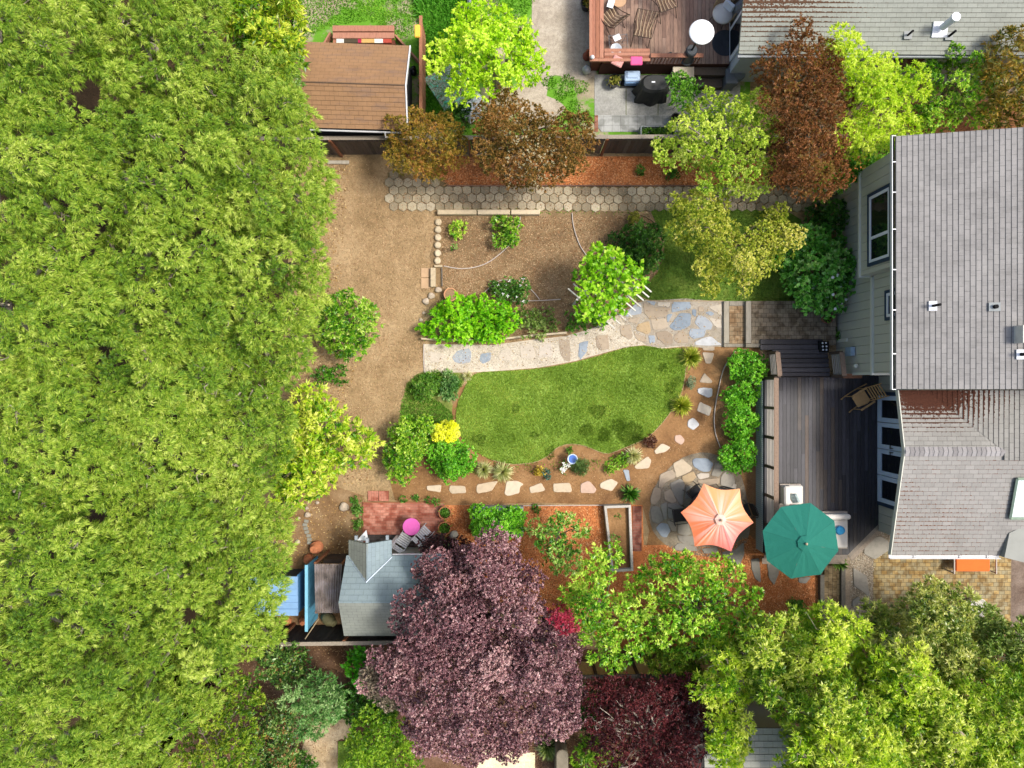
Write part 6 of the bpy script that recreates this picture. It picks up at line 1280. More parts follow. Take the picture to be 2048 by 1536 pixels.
mb = MB(); c = P(1222, 6, NZ + .5); mb.box((c.x, c.y, NZ + .47), (.22, .3, .02), -.3); single('magazine', 'white folded paper on the bench at the top edge', 'paper', mb, white, (c.x, c.y, NZ + .45))
mb = MB(); c = P(1273, 121, zb + .1); mb.box((c.x, c.y, zb + .06), (.42, .3, .1), 0, None, bev=.03); single('seat_cushion', 'square bright pink cushion on the redwood bench', 'cushion', mb, m_plain('pink cushion', '#d9588a', .85, .08, 4), (c.x, c.y, zb))
mb = MB(); c = P(1236, 121, zb + .1); mb.box((c.x, c.y, zb + .04), (.4, .34, .06), R(-25), None, bev=.025); single('folded_cloth', 'folded floral cloth beside the pink cushion', 'cloth', mb, m_var('floral pink', ['#d9bfae', '#c98f86', '#e8dccb'], .9, .5, 14), (c.x, c.y, zb))
# heater
c = P(1384, 100, 1.5); c.z = NZ; t = thing('patio_heater', 'mushroom shaped patio heater with wide white reflector on the redwood deck', 'heater', c); mb = MB(); mb.lathe([(.24, 0), (.24, .04), (.2, .06), (.2, .68), (.17, .72), (0, .72)], c, 24); part(t, 'tank_cover', mb, m_plain('heater grey', '#3d4145', .5, .1)); mb = MB(); mb.tube([(c.x, c.y, NZ + .7), (c.x, c.y, NZ + 1.85)], .035, 10); mb.lathe([(.03, 1.6), (.11, 1.64), (.11, 1.88), (.03, 1.95)], c, 16); part(t, 'pole', mb, blackm)
mb = MB(); mb.lathe([(.42, 1.94), (.4, 1.97), (.2, 2.03), (.17, 2.025), (.14, 2.05), (.06, 2.06), (0, 2.07)], c, 40); part(t, 'reflector', mb, m_plain('bright aluminium', '#e8eaec', .35, .03, 3, .5), sm=True)
# egg chair
c = P(1447, 26, NZ + .4); c.z = NZ; t = thing('wicker_chair', 'round wicker tub chair with white cushions near the glass door', 'chair', c, R(-40)); wk = m_plain('wicker', '#9d8560', .7, .3, 40, .2, 0, .6, 50); mb = MB()
for j in range(9):
    a0, a1 = R(-20), R(200); h = .3 + j * .075; r = .36 + .06 * math.sin(j / 8 * 2.4); mb.tube([(r * math.cos(a0 + (a1 - a0) * k / 14), r * math.sin(a0 + (a1 - a0) * k / 14), h) for k in range(15)], .012, 4)
for k in range(0, 15): a_ = R(-20) + R(220) * k / 14; mb.tube([(.36 * math.cos(a_), .36 * math.sin(a_), .28), (.42 * math.cos(a_), .42 * math.sin(a_), .6), (.4 * math.cos(a_), .4 * math.sin(a_), .92)], .008, 4)
part(t, 'wicker_shell', mb, wk, False); mb = MB(); mb.lathe([(0, .34), (.34, .34), (.37, .38), (.34, .44), (0, .46)], (0, -.02, 0), 24); part(t, 'seat_cushion', mb, cush, False, True); mb = MB(); mb.box((0, .22, .56), (.42, .12, .34), 0, None, -.3, bev=.05); part(t, 'back_cushion', mb, m_plain('white cushion', '#dfe1e6', .85, .04), False)
for a, b in ((-1, -1), (1, -1), (1, 1), (-1, 1)): mb = MB(); mb.tube([(a * .22, b * .22, .32), (a * .26, b * .26, 0)], .012, 5); part(t, 'leg', mb, MATS['dark frame'], False)
mb = MB(); c = P(1450, 86, NZ); mb.lathe([(0, 0), (.46, 0), (.46, .012), (.44, .018), (0, .018)], (c.x, c.y, NZ), 40)
for k in range(36): a_ = k * math.pi / 18; mb.tube([(c.x + .1 * math.cos(a_), c.y + .1 * math.sin(a_), NZ + .018), (c.x + .44 * math.cos(a_), c.y + .44 * math.sin(a_), NZ + .018)], .008, 4, cap=False)
single('door_mat', 'round charcoal ribbed mat on the redwood deck by the door', 'mat', mb, m_plain('charcoal rubber', '#303338', .8, .15), (c.x, c.y, NZ))
for x, r, l in ((1337, .7, 'left'), (1352, -.1, 'right')): mb = MB(); c = P(x, 110, NZ); mb.ball((c.x, c.y, NZ + .05), .13, 12, 8, .06, None, (1, .42, .4)) ; o = single('shoe', f'{l} black shoe beside the low redwood railing', 'shoe', mb, blackm, (c.x, c.y, NZ), 'black shoes', sm=True); o.rotation_euler.z = r
# below the deck
pot('plant_pot', 'black pot of yellowish succulents on the concrete patio', 1229, 160, .24, .35, blackm, '#3c3a28', None, .02, (40, .2, .06, 3, m_leaf('succulent', ['#5a6a2a', '#8d9440', '#b5ae5c'], .2), .6))
c = P(1265, 153, .5); t = thing('storage_tote', 'pale blue plastic tote with lid on the concrete patio', 'box', (c.x, c.y, .02)); mb = MB(); mb.bb(c.x - .26, c.x + .26, c.y - .2, c.y + .2, .02, .42, bev=.03); part(t, 'tub', mb, m_plain('blue plastic', '#7a9ac0', .4, .06)); mb = MB(); mb.bb(c.x - .28, c.x + .28, c.y - .16, c.y + .22, .42, .5, bev=.03); mb.bb(c.x - .2, c.x + .2, c.y - .06, c.y + .15, .5, .54, bev=.015); part(t, 'lid', mb, m_plain('pale blue lid', '#a9bfd8', .35, .05))
mb = MB(); c = P(1262, 168, .1); mb.bb(c.x - .38, c.x + .32, c.y - .12, c.y + .12, .02, .2, bev=.03); single('black_tray', 'black plastic tray in front of the blue tote', 'tray', mb, MATS['black plastic'], (c.x, c.y, .02))
c = P(1310, 168, .9); t = thing('covered_grill', 'barbecue grill under a black fabric cover on the concrete patio', 'grill', (c.x, c.y, .02)); mb = MB(); rings = [(.02, .62, .42, .12), (.5, .56, .38, .06), (.92, .5, .33, .02), (1.02, .42, .26, .0)]; n_ = 28; V = []
for z, rx_, ry_, wob in rings:
    for k in range(n_):
        a_ = 2 * math.pi * k / n_; e = 2.6; cc, ss = math.cos(a_), math.sin(a_); q_ = (abs(cc) ** e + abs(ss) ** e) ** (-1 / e) * (1 + wob * math.sin(a_ * 7)); V.append((c.x + rx_ * cc * q_, c.y + ry_ * ss * q_, z))
mb.add(V, [(i * n_ + k, i * n_ + (k + 1) % n_, (i + 1) * n_ + (k + 1) % n_, (i + 1) * n_ + k) for i in range(3) for k in range(n_)] + [tuple(3 * n_ + k for k in range(n_))]); part(t, 'cover', mb, m_plain('black canvas cover', '#2a2b29', .6, .2, 5, .3)); mb = MB(); mb.box((c.x - .08, c.y + .02, 1.026), (.12, .05, .006)); part(t, 'tag', mb, white)
mb = MB(); c = P(1367, 145, .7); mb.bb(c.x - .38, c.x + .38, c.y - .18, c.y + .2, .66, .72, bev=.01)
for a in (-1, 1):
    for b in (-1, 1): mb.bb(c.x + a * .33 - .03, c.x + a * .33 + .03, c.y + b * .15 - .03, c.y + b * .15 + .03, .02, .66)
single('potting_table', 'pale wooden table against the redwood deck behind the shrub', 'table', mb, m_plain('bleached wood', '#bfb29c', .8, .15), (c.x, c.y, .02))
for x, y, sh_, l in ((1464, 152, 0, 'square grey lidded bin at the corner of the north house'), (1479, 148, 1, 'round grey bin beside the square bin')):
    c = P(x, y, .7); mb = MB(); gm = m_plain('grey bin', '#65696d', .5, .1)
    if sh_: mb.lathe([(.17, .02), (.2, .68), (.22, .7), (.2, .73), (0, .75)], (c.x, c.y, 0), 24)
    else: mb.bb(c.x - .2, c.x + .2, c.y - .25, c.y + .25, .02, .66, bev=.03); mb.bb(c.x - .22, c.x + .22, c.y - .27, c.y + .27, .66, .72, bev=.03)
    single('bin', l, 'bin', mb, gm, (c.x, c.y, .02))
A, B = P(1281, 251, .45), P(1352, 274, .45); t = thing('planter_trough', 'long grey trough of green plants by the tiles and fence', 'planter', ((A.x + B.x) / 2, B.y, .02)); mb = MB()
mb.bb(A.x, B.x, A.y - .05, A.y, .02, .45); mb.bb(A.x, B.x, B.y, B.y + .05, .02, .45); mb.bb(A.x, A.x + .05, B.y + .05, A.y - .05, .02, .45); mb.bb(B.x - .05, B.x, B.y + .05, A.y - .05, .02, .45); mb.bb(A.x + .05, B.x - .05, B.y + .05, A.y - .05, .02, .36); part(t, 'trough', mb, m_plain('zinc trough', '#74787a', .6, .15)); n_ = 160; q = np.column_stack([rng.uniform(A.x + .06, B.x - .06, n_), rng.uniform(B.y + .06, A.y - .06, n_), np.full(n_, .36)]); d = rng.normal(size=(n_, 3)) * .6; d[:, 2] = 1; V, v = leaf_arrays(q, norm(d), rng.uniform(.1, .9, n_), 4, .14, .05, .5); mesh_quads('foliage', V, v, potg, t, ((A.x + B.x) / 2, B.y, .02))
mb = MB(); c = P(1173, 139, .2); mb.ball((c.x, c.y, .17), .17, 18, 12, 0); single('glass_globe', 'grey glass gazing ball beside the redwood deck corner', 'ornament', mb, m_plain('grey globe', '#8f918d', .15, .1, 3, .7), (c.x, c.y, 0), sm=True)
mb = MB(); c = P(1175, 108, .25); mb.lathe([(.15, 0), (.16, .1), (.08, .16), (.1, .3), (.05, .42), (.07, .5), (0, .55)], (c.x, c.y, 0), 16); single('clay_ornament', 'slim terracotta ornament beside the redwood bench', 'ornament', mb, m_plain('red clay', '#8a4a38', .85), (c.x, c.y, 0), sm=True)
pot('plant_pot', 'black pot of yellow leaves at the top edge by the deck', 1174, 4, .23, .4, blackm, '#3c3a28', None, 0, (20, .15, .06, 3, m_leaf('yellow pot', ['#6a7a2a', '#b5a040', '#d5c05c'], .2), .8))
pot('plant_pot', 'round black pot at the left of the light green clustered tree', 1352, 236, .19, .4, blackm, '#1f1c18', None, .02)
# timber at the fence foot and little items
mb = MB(); A, B = P(655, 321, .05), P(698, 328, .05); mb.bb(A.x, B.x, B.y, A.y, 0, .08, .5, .01); single('plank', 'short weathered plank lying at the foot of the north fence', 'plank', mb, tim, (A.x, A.y, 0))
mb = MB(); c = P(1650, 693, DZ + .2)
t = thing('planter_box', 'small dark planter with white pebbles beside the deck stairs', 'planter', (PX(1647, .5), PY(695, .5), .3)); mb = MB(); c = P(1648, 693, .5); mb.bb(c.x - .17, c.x + .17, c.y - .2, c.y + .2, .3, .52, bev=.01); part(t, 'box', mb, dark)
for i, (a, b) in enumerate(((-.07, .12), (.05, .13), (-.06, -.0), (.07, .0), (-.05, -.12), (.07, -.12))): mb = MB(); mb.ball((c.x + a, c.y + b, .545), .035, 10, 6, .1); part(t, 'pebble', mb, white, sm=True)
# ------------------------------------------------------------------ plants
def blob(cx, cy, rx, ry, n=14, j=.12, rot=0.0):
    ph = random.random() * 6; out = []
    for k in range(n):
        a = 2 * math.pi * k / n; r = 1 + j * math.sin(2 * a + ph) + j * .7 * math.sin(3 * a + ph * 2) + random.uniform(-j, j) * .6
        x, y = rx * r * math.cos(a), ry * r * math.sin(a); out.append((cx + x * math.cos(rot) - y * math.sin(rot), cy + x * math.sin(rot) + y * math.cos(rot)))
    return out
fern = dict(cj=.1, cr=.4, cd=.54, nl=18, L=.135, W=.019, spread=.5, droop=.4, up=.65, lai=5.2, flat=.9, rise=.05, tj=.1, tip=.1, vj=.3, mat=m_leaf('fern pine', ['#3a5e1c', '#5d8626', '#82a636', '#a5be4a', '#c9d97a'], .38, .5, .35))
broadY = dict(cr=.45, cd=.4, nl=9, L=.2, W=.06, spread=.7, droop=.2, lai=3.4, tj=.18, tip=.08, mat=m_leaf('yellow broadleaf', ['#2f5a14', '#5c901c', '#90b52c', '#bed040', '#dce470'], .35, .35, .5))
broadD = dict(cr=.45, cd=.42, nl=8, L=.15, W=.05, spread=.8, lai=3, tj=.15, mat=m_leaf('dark broadleaf', ['#1f4212', '#34661c', '#548a2c', '#93b862'], .25, .3, .6))
lime_ = dict(cr=.42, cd=.42, nl=8, L=.13, W=.07, spread=.9, droop=.15, lai=2.4, flat=.6, tj=.14, tip=.08, mat=m_leaf('lime leaves', ['#74ae12', '#96ca1c', '#b4de2a', '#ccec48', '#e0f47a'], .45, .5, .3))
ochre = dict(cr=.33, cd=.34, nl=10, L=.085, W=.028, spread=.6, lai=2.6, rise=.8, tj=.2, mat=m_leaf('ochre leaves', ['#54561e', '#7e7628', '#9c8a38', '#b09044', '#b07c4c'], .3, .5))
brown = dict(cr=.42, cd=.4, nl=10, L=.1, W=.03, spread=.55, lai=2.7, rise=.8, tj=.2, mat=m_leaf('brown bronze leaves', ['#4c4a20', '#6e622c', '#8e723c', '#a67c48', '#b89060'], .3, .5))
redbr = dict(cr=.4, cd=.4, nl=10, L=.1, W=.026, spread=.5, lai=2.8, rise=.8, tj=.2, mat=m_leaf('red bronze leaves', ['#4c3a1c', '#6e4c2a', '#8c5c3c', '#a67250', '#8a7a3e'], .3, .5))
gold = dict(cr=.27, cd=.36, nl=10, L=.07, W=.05, spread=1.0, lai=4.2, flat=.85, tj=.1, tip=.15, mat=m_leaf('golden clusters', ['#5c8c18', '#86b02c', '#aecb48', '#cee068', '#e6f09c'], .35, .5))
feath = dict(cr=.42, cd=.42, nl=12, L=.13, W=.03, spread=.5, droop=.3, lai=2.8, tj=.14, tip=.08, mat=m_leaf('feathery gold', ['#629610', '#8cb81c', '#b2d42c', '#cce448', '#e2f07c'], .45, .5))
fgreen = dict(feath, mat=m_leaf('feathery green', ['#2c6a14', '#47881c', '#6aa82c', '#98c848'], .4, .5))
mid = dict(cr=.38, cd=.4, nl=8, L=.11, W=.05, spread=.8, lai=2.6, tj=.16, mat=m_leaf('mid green leaves', ['#2a5a16', '#45801f', '#68a632', '#9acb58'], .35, .4, .4))
pale = dict(cr=.36, cd=.42, nl=8, L=.08, W=.05, spread=.9, lai=3.0, flat=.6, tj=.16, mat=m_leaf('pale spring leaves', ['#5f8020', '#8ea434', '#b4c04c', '#d0d270', '#dedc98'], .4, .5))
orgr = dict(cr=.4, cd=.42, nl=11, L=.2, W=.035, spread=.7, lai=2.4, tj=.2, mat=m_leaf('orange green leaves', ['#3a4a14', '#5e6a20', '#8f8030', '#b08a3c', '#a8b070'], .3, .4))
hydr = dict(cr=.3, cd=.3, nl=6, L=.15, W=.11, spread=.9, lai=3.2, up=.45, tj=.16, mat=m_leaf('hydrangea leaves', ['#347222', '#4f9a34', '#70b84c', '#a6d480'], .2, .35, .5))
dkb = dict(cr=.3, cd=.32, nl=8, L=.11, W=.045, spread=.8, lai=3, tj=.15, mat=m_leaf('dark bush leaves', ['#20461a', '#336420', '#4f8430', '#7aa84e'], .25, .4))
vine = dict(cr=.3, cd=.32, nl=6, L=.17, W=.12, spread=.9, lai=3, up=.5, tj=.14, tip=.1, mat=m_leaf('vine leaves', ['#4a8c12', '#74b41c', '#9cd22c', '#c8e860'], .4, .4))
limeg = dict(cr=.24, cd=.26, nl=7, L=.14, W=.07, spread=.9, lai=3, tj=.14, tip=.08, mat=m_leaf('lime groundcover', ['#3f8c12', '#66b41a', '#8cd222', '#a8e030'], .4, .45))
citr = dict(cr=.34, cd=.44, nl=8, L=.13, W=.055, spread=.8, lai=3, tj=.17, tip=.12, mat=m_leaf('citrus leaves', ['#2a6414', '#4a8c1c', '#7cb62c', '#aed84c', '#cfe870'], .38, .35, .45))
lemon = dict(cr=.28, cd=.28, nl=8, L=.14, W=.05, spread=.8, lai=3.2, tj=.18, tip=.12, mat=m_leaf('lemon leaves', ['#2a6012', '#47861a', '#72ae26', '#a6d244', '#d0e48c'], .35, .35, .5))
loq = dict(cr=.32, cd=.32, nl=8, L=.2, W=.06, spread=.7, lai=3, tj=.2, tip=.15, mat=m_leaf('yellow green leaves', ['#3a7814', '#66a01c', '#98c42c', '#c6dc44', '#e0ea80'], .38, .4, .4))
boxw = dict(cr=.22, cd=.22, nl=8, L=.075, W=.045, spread=.9, lai=3.4, tj=.12, tip=.12, mat=m_leaf('boxwood leaves', ['#327018', '#52a022', '#78c432', '#a4e052'], .35, .4, .45))
purp = dict(cr=.42, cd=.4, nl=9, L=.065, W=.045, spread=1.0, lai=3.8, flat=.75, up=.6, tj=.2, vj=.45, tip=.08, mat=m_leaf('purple leaves', ['#3c2432', '#60404e', '#845c6c', '#a87e90', '#caaab8'], .22, .4, .5))
maro = dict(cr=.4, cd=.42, nl=9, L=.1, W=.03, spread=.9, lai=2.3, tj=.2, mat=m_leaf('maroon leaves', ['#2c1218', '#4a1e26', '#682c34', '#7c4048'], .25, .45))
laur = dict(cr=.46, cd=.42, nl=11, L=.15, W=.042, spread=.8, lai=3.2, tj=.16, tip=.12, mat=m_leaf('laurel leaves', ['#3a6618', '#609222', '#8eb434', '#b8cf50', '#d8e480'], .35, .38, .45))
laury = dict(laur, mat=m_leaf('bright laurel', ['#4c821a', '#78aa24', '#a6ca34', '#cae050', '#e2ee84'], .4, .4, .4))
redg = dict(cr=.35, cd=.36, nl=7, L=.12, W=.05, spread=.8, lai=3, tj=.22, vj=.5, mat=m_leaf('photinia leaves', ['#264a18', '#426c28', '#62903e', '#8cac68', '#8e6a40'], .2, .35, .6))
blueg = dict(cr=.36, cd=.36, nl=9, L=.14, W=.035, spread=.7, lai=2.8, tj=.15, mat=m_leaf('sage green leaves', ['#32602a', '#4e8442', '#78a662', '#aeca98'], .25, .45))
yel = dict(cr=.16, cd=.15, nl=8, L=.055, W=.04, spread=1., lai=6, tj=.1, mat=m_leaf('yellow flowers', ['#ccd010', '#dce41c', '#ecf440', '#f8fc88'], .3, .6, .2))
small = dict(cr=.12, cd=.13, nl=7, L=.08, W=.03, spread=.8, lai=3, mat=m_leaf('small plant', ['#2c5a18', '#488028', '#6ea844', '#98c070'], .3))

# ---- the wall of tall trees on the west side
W_ = 'tall fern leaved trees along the west side'
L_ = [('corner tree of the west grove, cut by the top left corner', [(-70, -70), (190, -70), (215, 40), (190, 150), (120, 215), (-70, 230)], 9.5),
 ('west grove tree at the top edge, left of the yellow leaved tree', [(180, -70), (440, -70), (450, 40), (430, 120), (440, 190), (340, 240), (230, 215), (175, 130)], 9.0),
 ('west grove tree at the left edge with a dark gap above it', [(-70, 215), (100, 205), (205, 270), (220, 390), (170, 480), (-70, 500)], 9.8),
 ('west grove tree between the left edge and the brown roofed shed', [(200, 215), (330, 215), (425, 235), (450, 330), (430, 440), (330, 490), (220, 470), (190, 350)], 9.4),
 ('west grove tree whose crown bulges towards the north fence', [(430, 120), (560, 110), (600, 170), (618, 240), (652, 290), (664, 350), (664, 410), (640, 450), (540, 470), (440, 440), (410, 330), (420, 220)], 8.4),
 ('west grove tree at the left edge, third from the top', [(-70, 480), (140, 470), (230, 540), (240, 650), (190, 740), (-70, 760)], 9.8),
 ('broad west grove tree level with the lemon tree, inner row', [(210, 460), (340, 450), (440, 480), (450, 600), (430, 700), (330, 740), (230, 710), (210, 590)], 9.2),
 ('west grove tree overhanging the bare soil beside the lemon tree', [(430, 440), (545, 445), (630, 440), (648, 520), (652, 560), (632, 605), (636, 670), (618, 715), (560, 745), (450, 720), (415, 600)], 8.6),
 ('west grove tree at the left edge, halfway down', [(-70, 740), (150, 735), (235, 800), (240, 920), (180, 1010), (-70, 1030)], 9.8),
 ('inner west grove tree level with the oval lawn', [(215, 710), (340, 700), (430, 730), (440, 860), (400, 970), (310, 1000), (215, 960)], 9.3),
 ('west grove tree behind the yellow green bush', [(410, 700), (540, 720), (590, 745), (574, 790), (566, 850), (582, 885), (566, 930), (540, 985), (430, 990), (395, 860)], 8.6),
 ('west grove tree at the left edge, second from the bottom', [(-70, 1010), (140, 1000), (225, 1060), (240, 1180), (180, 1290), (-70, 1300)], 9.8),
 ('inner west grove tree level with the brick patio', [(210, 970), (330, 970), (420, 1000), (430, 1120), (400, 1220), (310, 1270), (215, 1220)], 9.2),
 ('west grove tree leaning over the sky blue shed', [(400, 960), (530, 965), (552, 1000), (576, 1060), (572, 1110), (560, 1150), (566, 1190), (540, 1230), (548, 1275), (500, 1300), (410, 1270), (390, 1110)], 8.0),
 ('west grove tree in the bottom left corner', [(-70, 1280), (150, 1275), (235, 1340), (240, 1450), (200, 1600), (-70, 1600)], 9.6),
 ('west grove tree at the bottom edge, right of the corner tree', [(215, 1235), (330, 1240), (450, 1265), (480, 1310), (440, 1360), (420, 1410), (380, 1450), (340, 1510), (310, 1600), (200, 1600), (210, 1400)], 8.6)]
for l, p, h in L_: plant('fern_pine', l, 'tree', p, h, h - 1.3, fern, base=(min(460, sum(q[0] for q in p) / len(p) - 30), sum(q[1] for q in p) / len(p)), group=W_, trunk_r=.2, bark='#8f8576', limbs=8, lower=.9, bump=.3, edge=1.2, jag=.22)
plant('broadleaf_tree', 'yellow tipped broad leaved tree at the top edge by the brown shed', 'tree', [(430, -60), (600, -60), (590, 60), (598, 115), (560, 150), (500, 110), (440, 60)], 7.0, 5.2, broadY, tone=.08, trunk_r=.14)
plant('broadleaf_bush', 'dark glossy bush squeezed against the west side of the brown shed', 'bush', [(548, 100), (596, 90), (594, 180), (608, 250), (580, 262), (540, 200)], 4.2, 3.0, broadD, tree=False, tone=.1)
# ---- north side
plant('lime_tree', 'vivid lime green tree over the marbled board in the north yard', 'tree', smooth([(920, 25), (950, 15), (1000, 22), (1035, 35), (1060, 60), (1075, 90), (1060, 100), (1085, 120), (1096, 145), (1085, 168), (1050, 165), (1040, 188), (1000, 178), (975, 170), (985, 198), (950, 190), (930, 205), (905, 190), (885, 160), (850, 150), (868, 110), (885, 60)], 2), 4.2, 2.6, lime_, base=(985, 135), tone=.08, trunk_r=.13, bump=.3, jag=.35)
c = P(1000, 104, 4.25); mb = MB(); mb.tube([(c.x - .1, c.y - .3, 2.6), (c.x, c.y, 4.25)], [.2, .17], 12); single('tree_stump', 'grey sawn branch stub rising in the middle of the lime green tree', 'stump', mb, m_plain('sawn wood', '#9d927e', .9, .3, 10), c)
plant('dark_bush', 'dark green bush beside the white plastic sheeting', 'bush', blob(917, 232, 26, 24), 1.2, .6, dkb, tree=False)
plant('ochre_shrub', 'ochre and olive feathery shrub at the end of the redwood fence', 'shrub', smooth([(770, 250), (800, 225), (830, 210), (850, 225), (885, 225), (910, 250), (932, 290), (920, 330), (890, 350), (850, 352), (800, 345), (772, 310)], 2), 2.9, 1.7, ochre, tree=True, tone=.0, trunk_r=.06, jag=.35)
plant('bronze_shrub', 'large bronze brown shrub with pale flowers over the north fence', 'shrub', smooth([(945, 240), (975, 205), (1010, 185), (1040, 200), (1075, 215), (1100, 235), (1140, 220), (1175, 240), (1182, 290), (1170, 340), (1120, 350), (1085, 375), (1040, 378), (990, 350), (950, 320)], 2), 3.6, 2.1, brown, trunk_r=.09, jag=.5, blossoms=(330, .02, '#b9b08c', (1068, 345, 60)))
plant('bronze_tree', 'tall narrow red bronze tree between the north house and hex path', 'tree', smooth([(1600, 35), (1625, 60), (1665, 85), (1690, 120), (1690, 200), (1700, 260), (1690, 330), (1670, 380), (1620, 400), (1570, 385), (1545, 340), (1550, 250), (1520, 190), (1515, 140), (1540, 95), (1575, 80)], 2), 5.0, 3.2, redbr, base=(1590, 300), trunk_r=.1, jag=.35)
plant('small_shrub', 'leafy green shrub in front of the potting table', 'shrub', [(1340, 150), (1362, 132), (1385, 150), (1395, 165), (1420, 172), (1410, 195), (1380, 200), (1365, 225), (1345, 235), (1332, 215), (1345, 185)], 2.0, 1.1, mid, tree=False, tone=.15, jag=.8)
plant('golden_tree', 'yellow green tree of rounded leaf clusters over the hex path', 'tree', smooth([(1390, 200), (1430, 175), (1470, 185), (1500, 185), (1535, 195), (1535, 220), (1560, 250), (1555, 290), (1545, 330), (1545, 365), (1510, 400), (1480, 395), (1450, 375), (1420, 400), (1385, 350), (1400, 325), (1340, 345), (1320, 320), (1295, 305), (1300, 285), (1340, 270), (1330, 250), (1360, 235)], 2), 4.4, 2.5, gold, base=(1440, 335), trunk_r=.1, bark='#a09488', jag=.2, bump=.45)
plant('feathery_tree', 'feathery bright yellow tree between the bronze tree and grey house', 'tree', smooth([(1668, 65), (1690, 60), (1710, 75), (1712, 110), (1735, 105), (1760, 120), (1790, 110), (1800, 140), (1840, 135), (1858, 165), (1850, 205), (1820, 215), (1830, 250), (1800, 290), (1770, 300), (1740, 320), (1700, 300), (1680, 260), (1700, 210), (1680, 160), (1665, 110)], 2), 4.8, 3.0, feath, trunk_r=.09, tone=.12, jag=.35)
plant('green_shrub', 'soft green shrub below the feathery yellow tree by the bay window', 'shrub', smooth([(1680, 310), (1720, 300), (1780, 285), (1788, 320), (1750, 360), (1700, 378), (1660, 395), (1620, 395), (1640, 350)], 2), 2.8, 1.8, fgreen, tree=False, jag=.35)
plant('light_green_shrub', 'airy green shrub with whitish tips behind the grey house', 'shrub', smooth([(1845, 130), (1885, 105), (1905, 75), (1935, 85), (1975, 90), (1985, 130), (2000, 160), (2000, 200), (1980, 250), (1900, 268), (1840, 272), (1825, 230), (1840, 180)], 2), 3.3, 1.8, dict(citr, L=.1, W=.04), tone=.06, trunk_r=.06, jag=.6)
plant('orange_green_tree', 'orange tinged long leaved tree in the top right corner', 'tree', smooth([(1955, 105), (1990, 80), (2050, 55), (2130, 70), (2130, 245), (2040, 250), (1975, 240), (1965, 190)], 2), 4.0, 2.2, orgr, trunk_r=.09, jag=.35)
plant('pale_tree', 'pale yellow green thin leaved tree over the shaded lawn', 'tree', smooth([(1350, 430), (1345, 405), (1370, 385), (1420, 380), (1455, 400), (1460, 440), (1500, 460), (1520, 425), (1560, 405), (1570, 430), (1600, 455), (1600, 480), (1560, 530), (1540, 545), (1500, 560), (1495, 585), (1480, 580), (1460, 545), (1420, 590), (1405, 580), (1400, 540), (1380, 510), (1345, 480)], 2), 4.0, 2.5, pale, base=(1460, 500), trunk_r=.07, jag=.25, lower=.5)
plant('hydrangea', 'large dark green hydrangea with a few white blooms by the landing', 'shrub', smooth([(1590, 455), (1640, 450), (1680, 470), (1705, 500), (1705, 560), (1698, 600), (1690, 620), (1650, 628), (1620, 615), (1590, 600), (1565, 560), (1562, 520), (1575, 480)], 2), 1.7, .7, hydr, tree=False, blossoms=(11, .055, '#d5d6d8', (1665, 590, 50)))
plant('dark_shrub', 'dark leafy shrub in the shade between hydrangea and hex path', 'shrub', [(1600, 425), (1640, 405), (1700, 400), (1715, 440), (1712, 480), (1670, 465), (1620, 450)], 1.2, .6, dkb, tree=False)
plant('dark_clump', 'dark green clump inside the brown curved edging strip', 'bush', smooth([(1225, 475), (1250, 455), (1290, 450), (1320, 465), (1325, 500), (1310, 535), (1270, 540), (1225, 510)], 2), .7, .3, dkb, tree=False, jag=.35)
plant('yellow_flower', 'small yellow green plant above the dark clump', 'plant', blob(1266, 438, 14, 10), .4, .2, dict(small, mat=m_leaf('yellowish', ['#6a7a2a', '#a8ac48', '#d0cc6c'], .3)), tree=False)
plant('arbor_vine', 'bright lime vine with large leaves covering the white slat arbor', 'vine', smooth([(1150, 560), (1165, 535), (1175, 500), (1190, 492), (1225, 495), (1250, 510), (1290, 530), (1295, 560), (1290, 590), (1260, 600), (1245, 625), (1220, 648), (1190, 650), (1165, 640), (1150, 615), (1145, 585)], 2), 2.75, 2.2, vine, tree=False, lower=.4, jag=.7, bump=.12)
mb = MB()
# ---- bark bed and west side
plant('small_bush', 'little bright green plant below the west limestone beam', 'plant', blob(918, 461, 13, 13), .5, .25, citr, tree=False, tone=.1)
plant('leaning_bush', 'leafy green bush spilling over the long curved edging strip', 'bush', [(982, 432), (1000, 430), (1015, 445), (1035, 430), (1038, 460), (1028, 490), (1010, 500), (995, 485), (1000, 465)], 1.0, .5, lemon, tree=False, tone=-.05)
plant('flowering_bush', 'low green bush with small white flowers inside the arched strip', 'bush', [(980, 570), (1005, 560), (1045, 562), (1062, 580), (1050, 598), (1020, 600), (985, 595)], .7, .35, dkb, tree=False, tone=.2, blossoms=(14, .03, '#dcd8d8', None))
plant('lime_groundcover', 'bright lime green groundcover mass behind the low path wall', 'shrub', smooth([(842, 655), (865, 635), (885, 605), (930, 595), (980, 595), (1020, 610), (1040, 630), (1045, 655), (1010, 675), (960, 688), (900, 685), (850, 680)], 2), .9, .4, limeg, tree=False, tone=.08)
plant('silver_bush', 'loose grey green weeds between groundcover and arbor', 'plant', [(1040, 625), (1085, 615), (1115, 625), (1120, 650), (1080, 672), (1050, 668)], .5, .2, dict(mid, mat=m_leaf('loose weeds', ['#3e6420', '#68883a', '#93ac62', '#b8c890'], .3)), tree=False, lai=1.8)
plant('loose_bush', 'thin green plants under the west posts of the arbor', 'plant', [(1130, 630), (1190, 625), (1215, 650), (1180, 665), (1140, 662)], .6, .3, mid, tree=False, lai=1.8)
plant('lemon_tree', 'rounded glossy lemon tree standing alone in the bare soil', 'tree', smooth([(632, 600), (650, 595), (660, 605), (690, 575), (705, 580), (718, 600), (745, 615), (752, 640), (745, 670), (735, 695), (715, 718), (690, 720), (665, 700), (640, 690), (628, 650)], 2), 2.5, 1.3, lemon, trunk_r=.06, jag=.35)
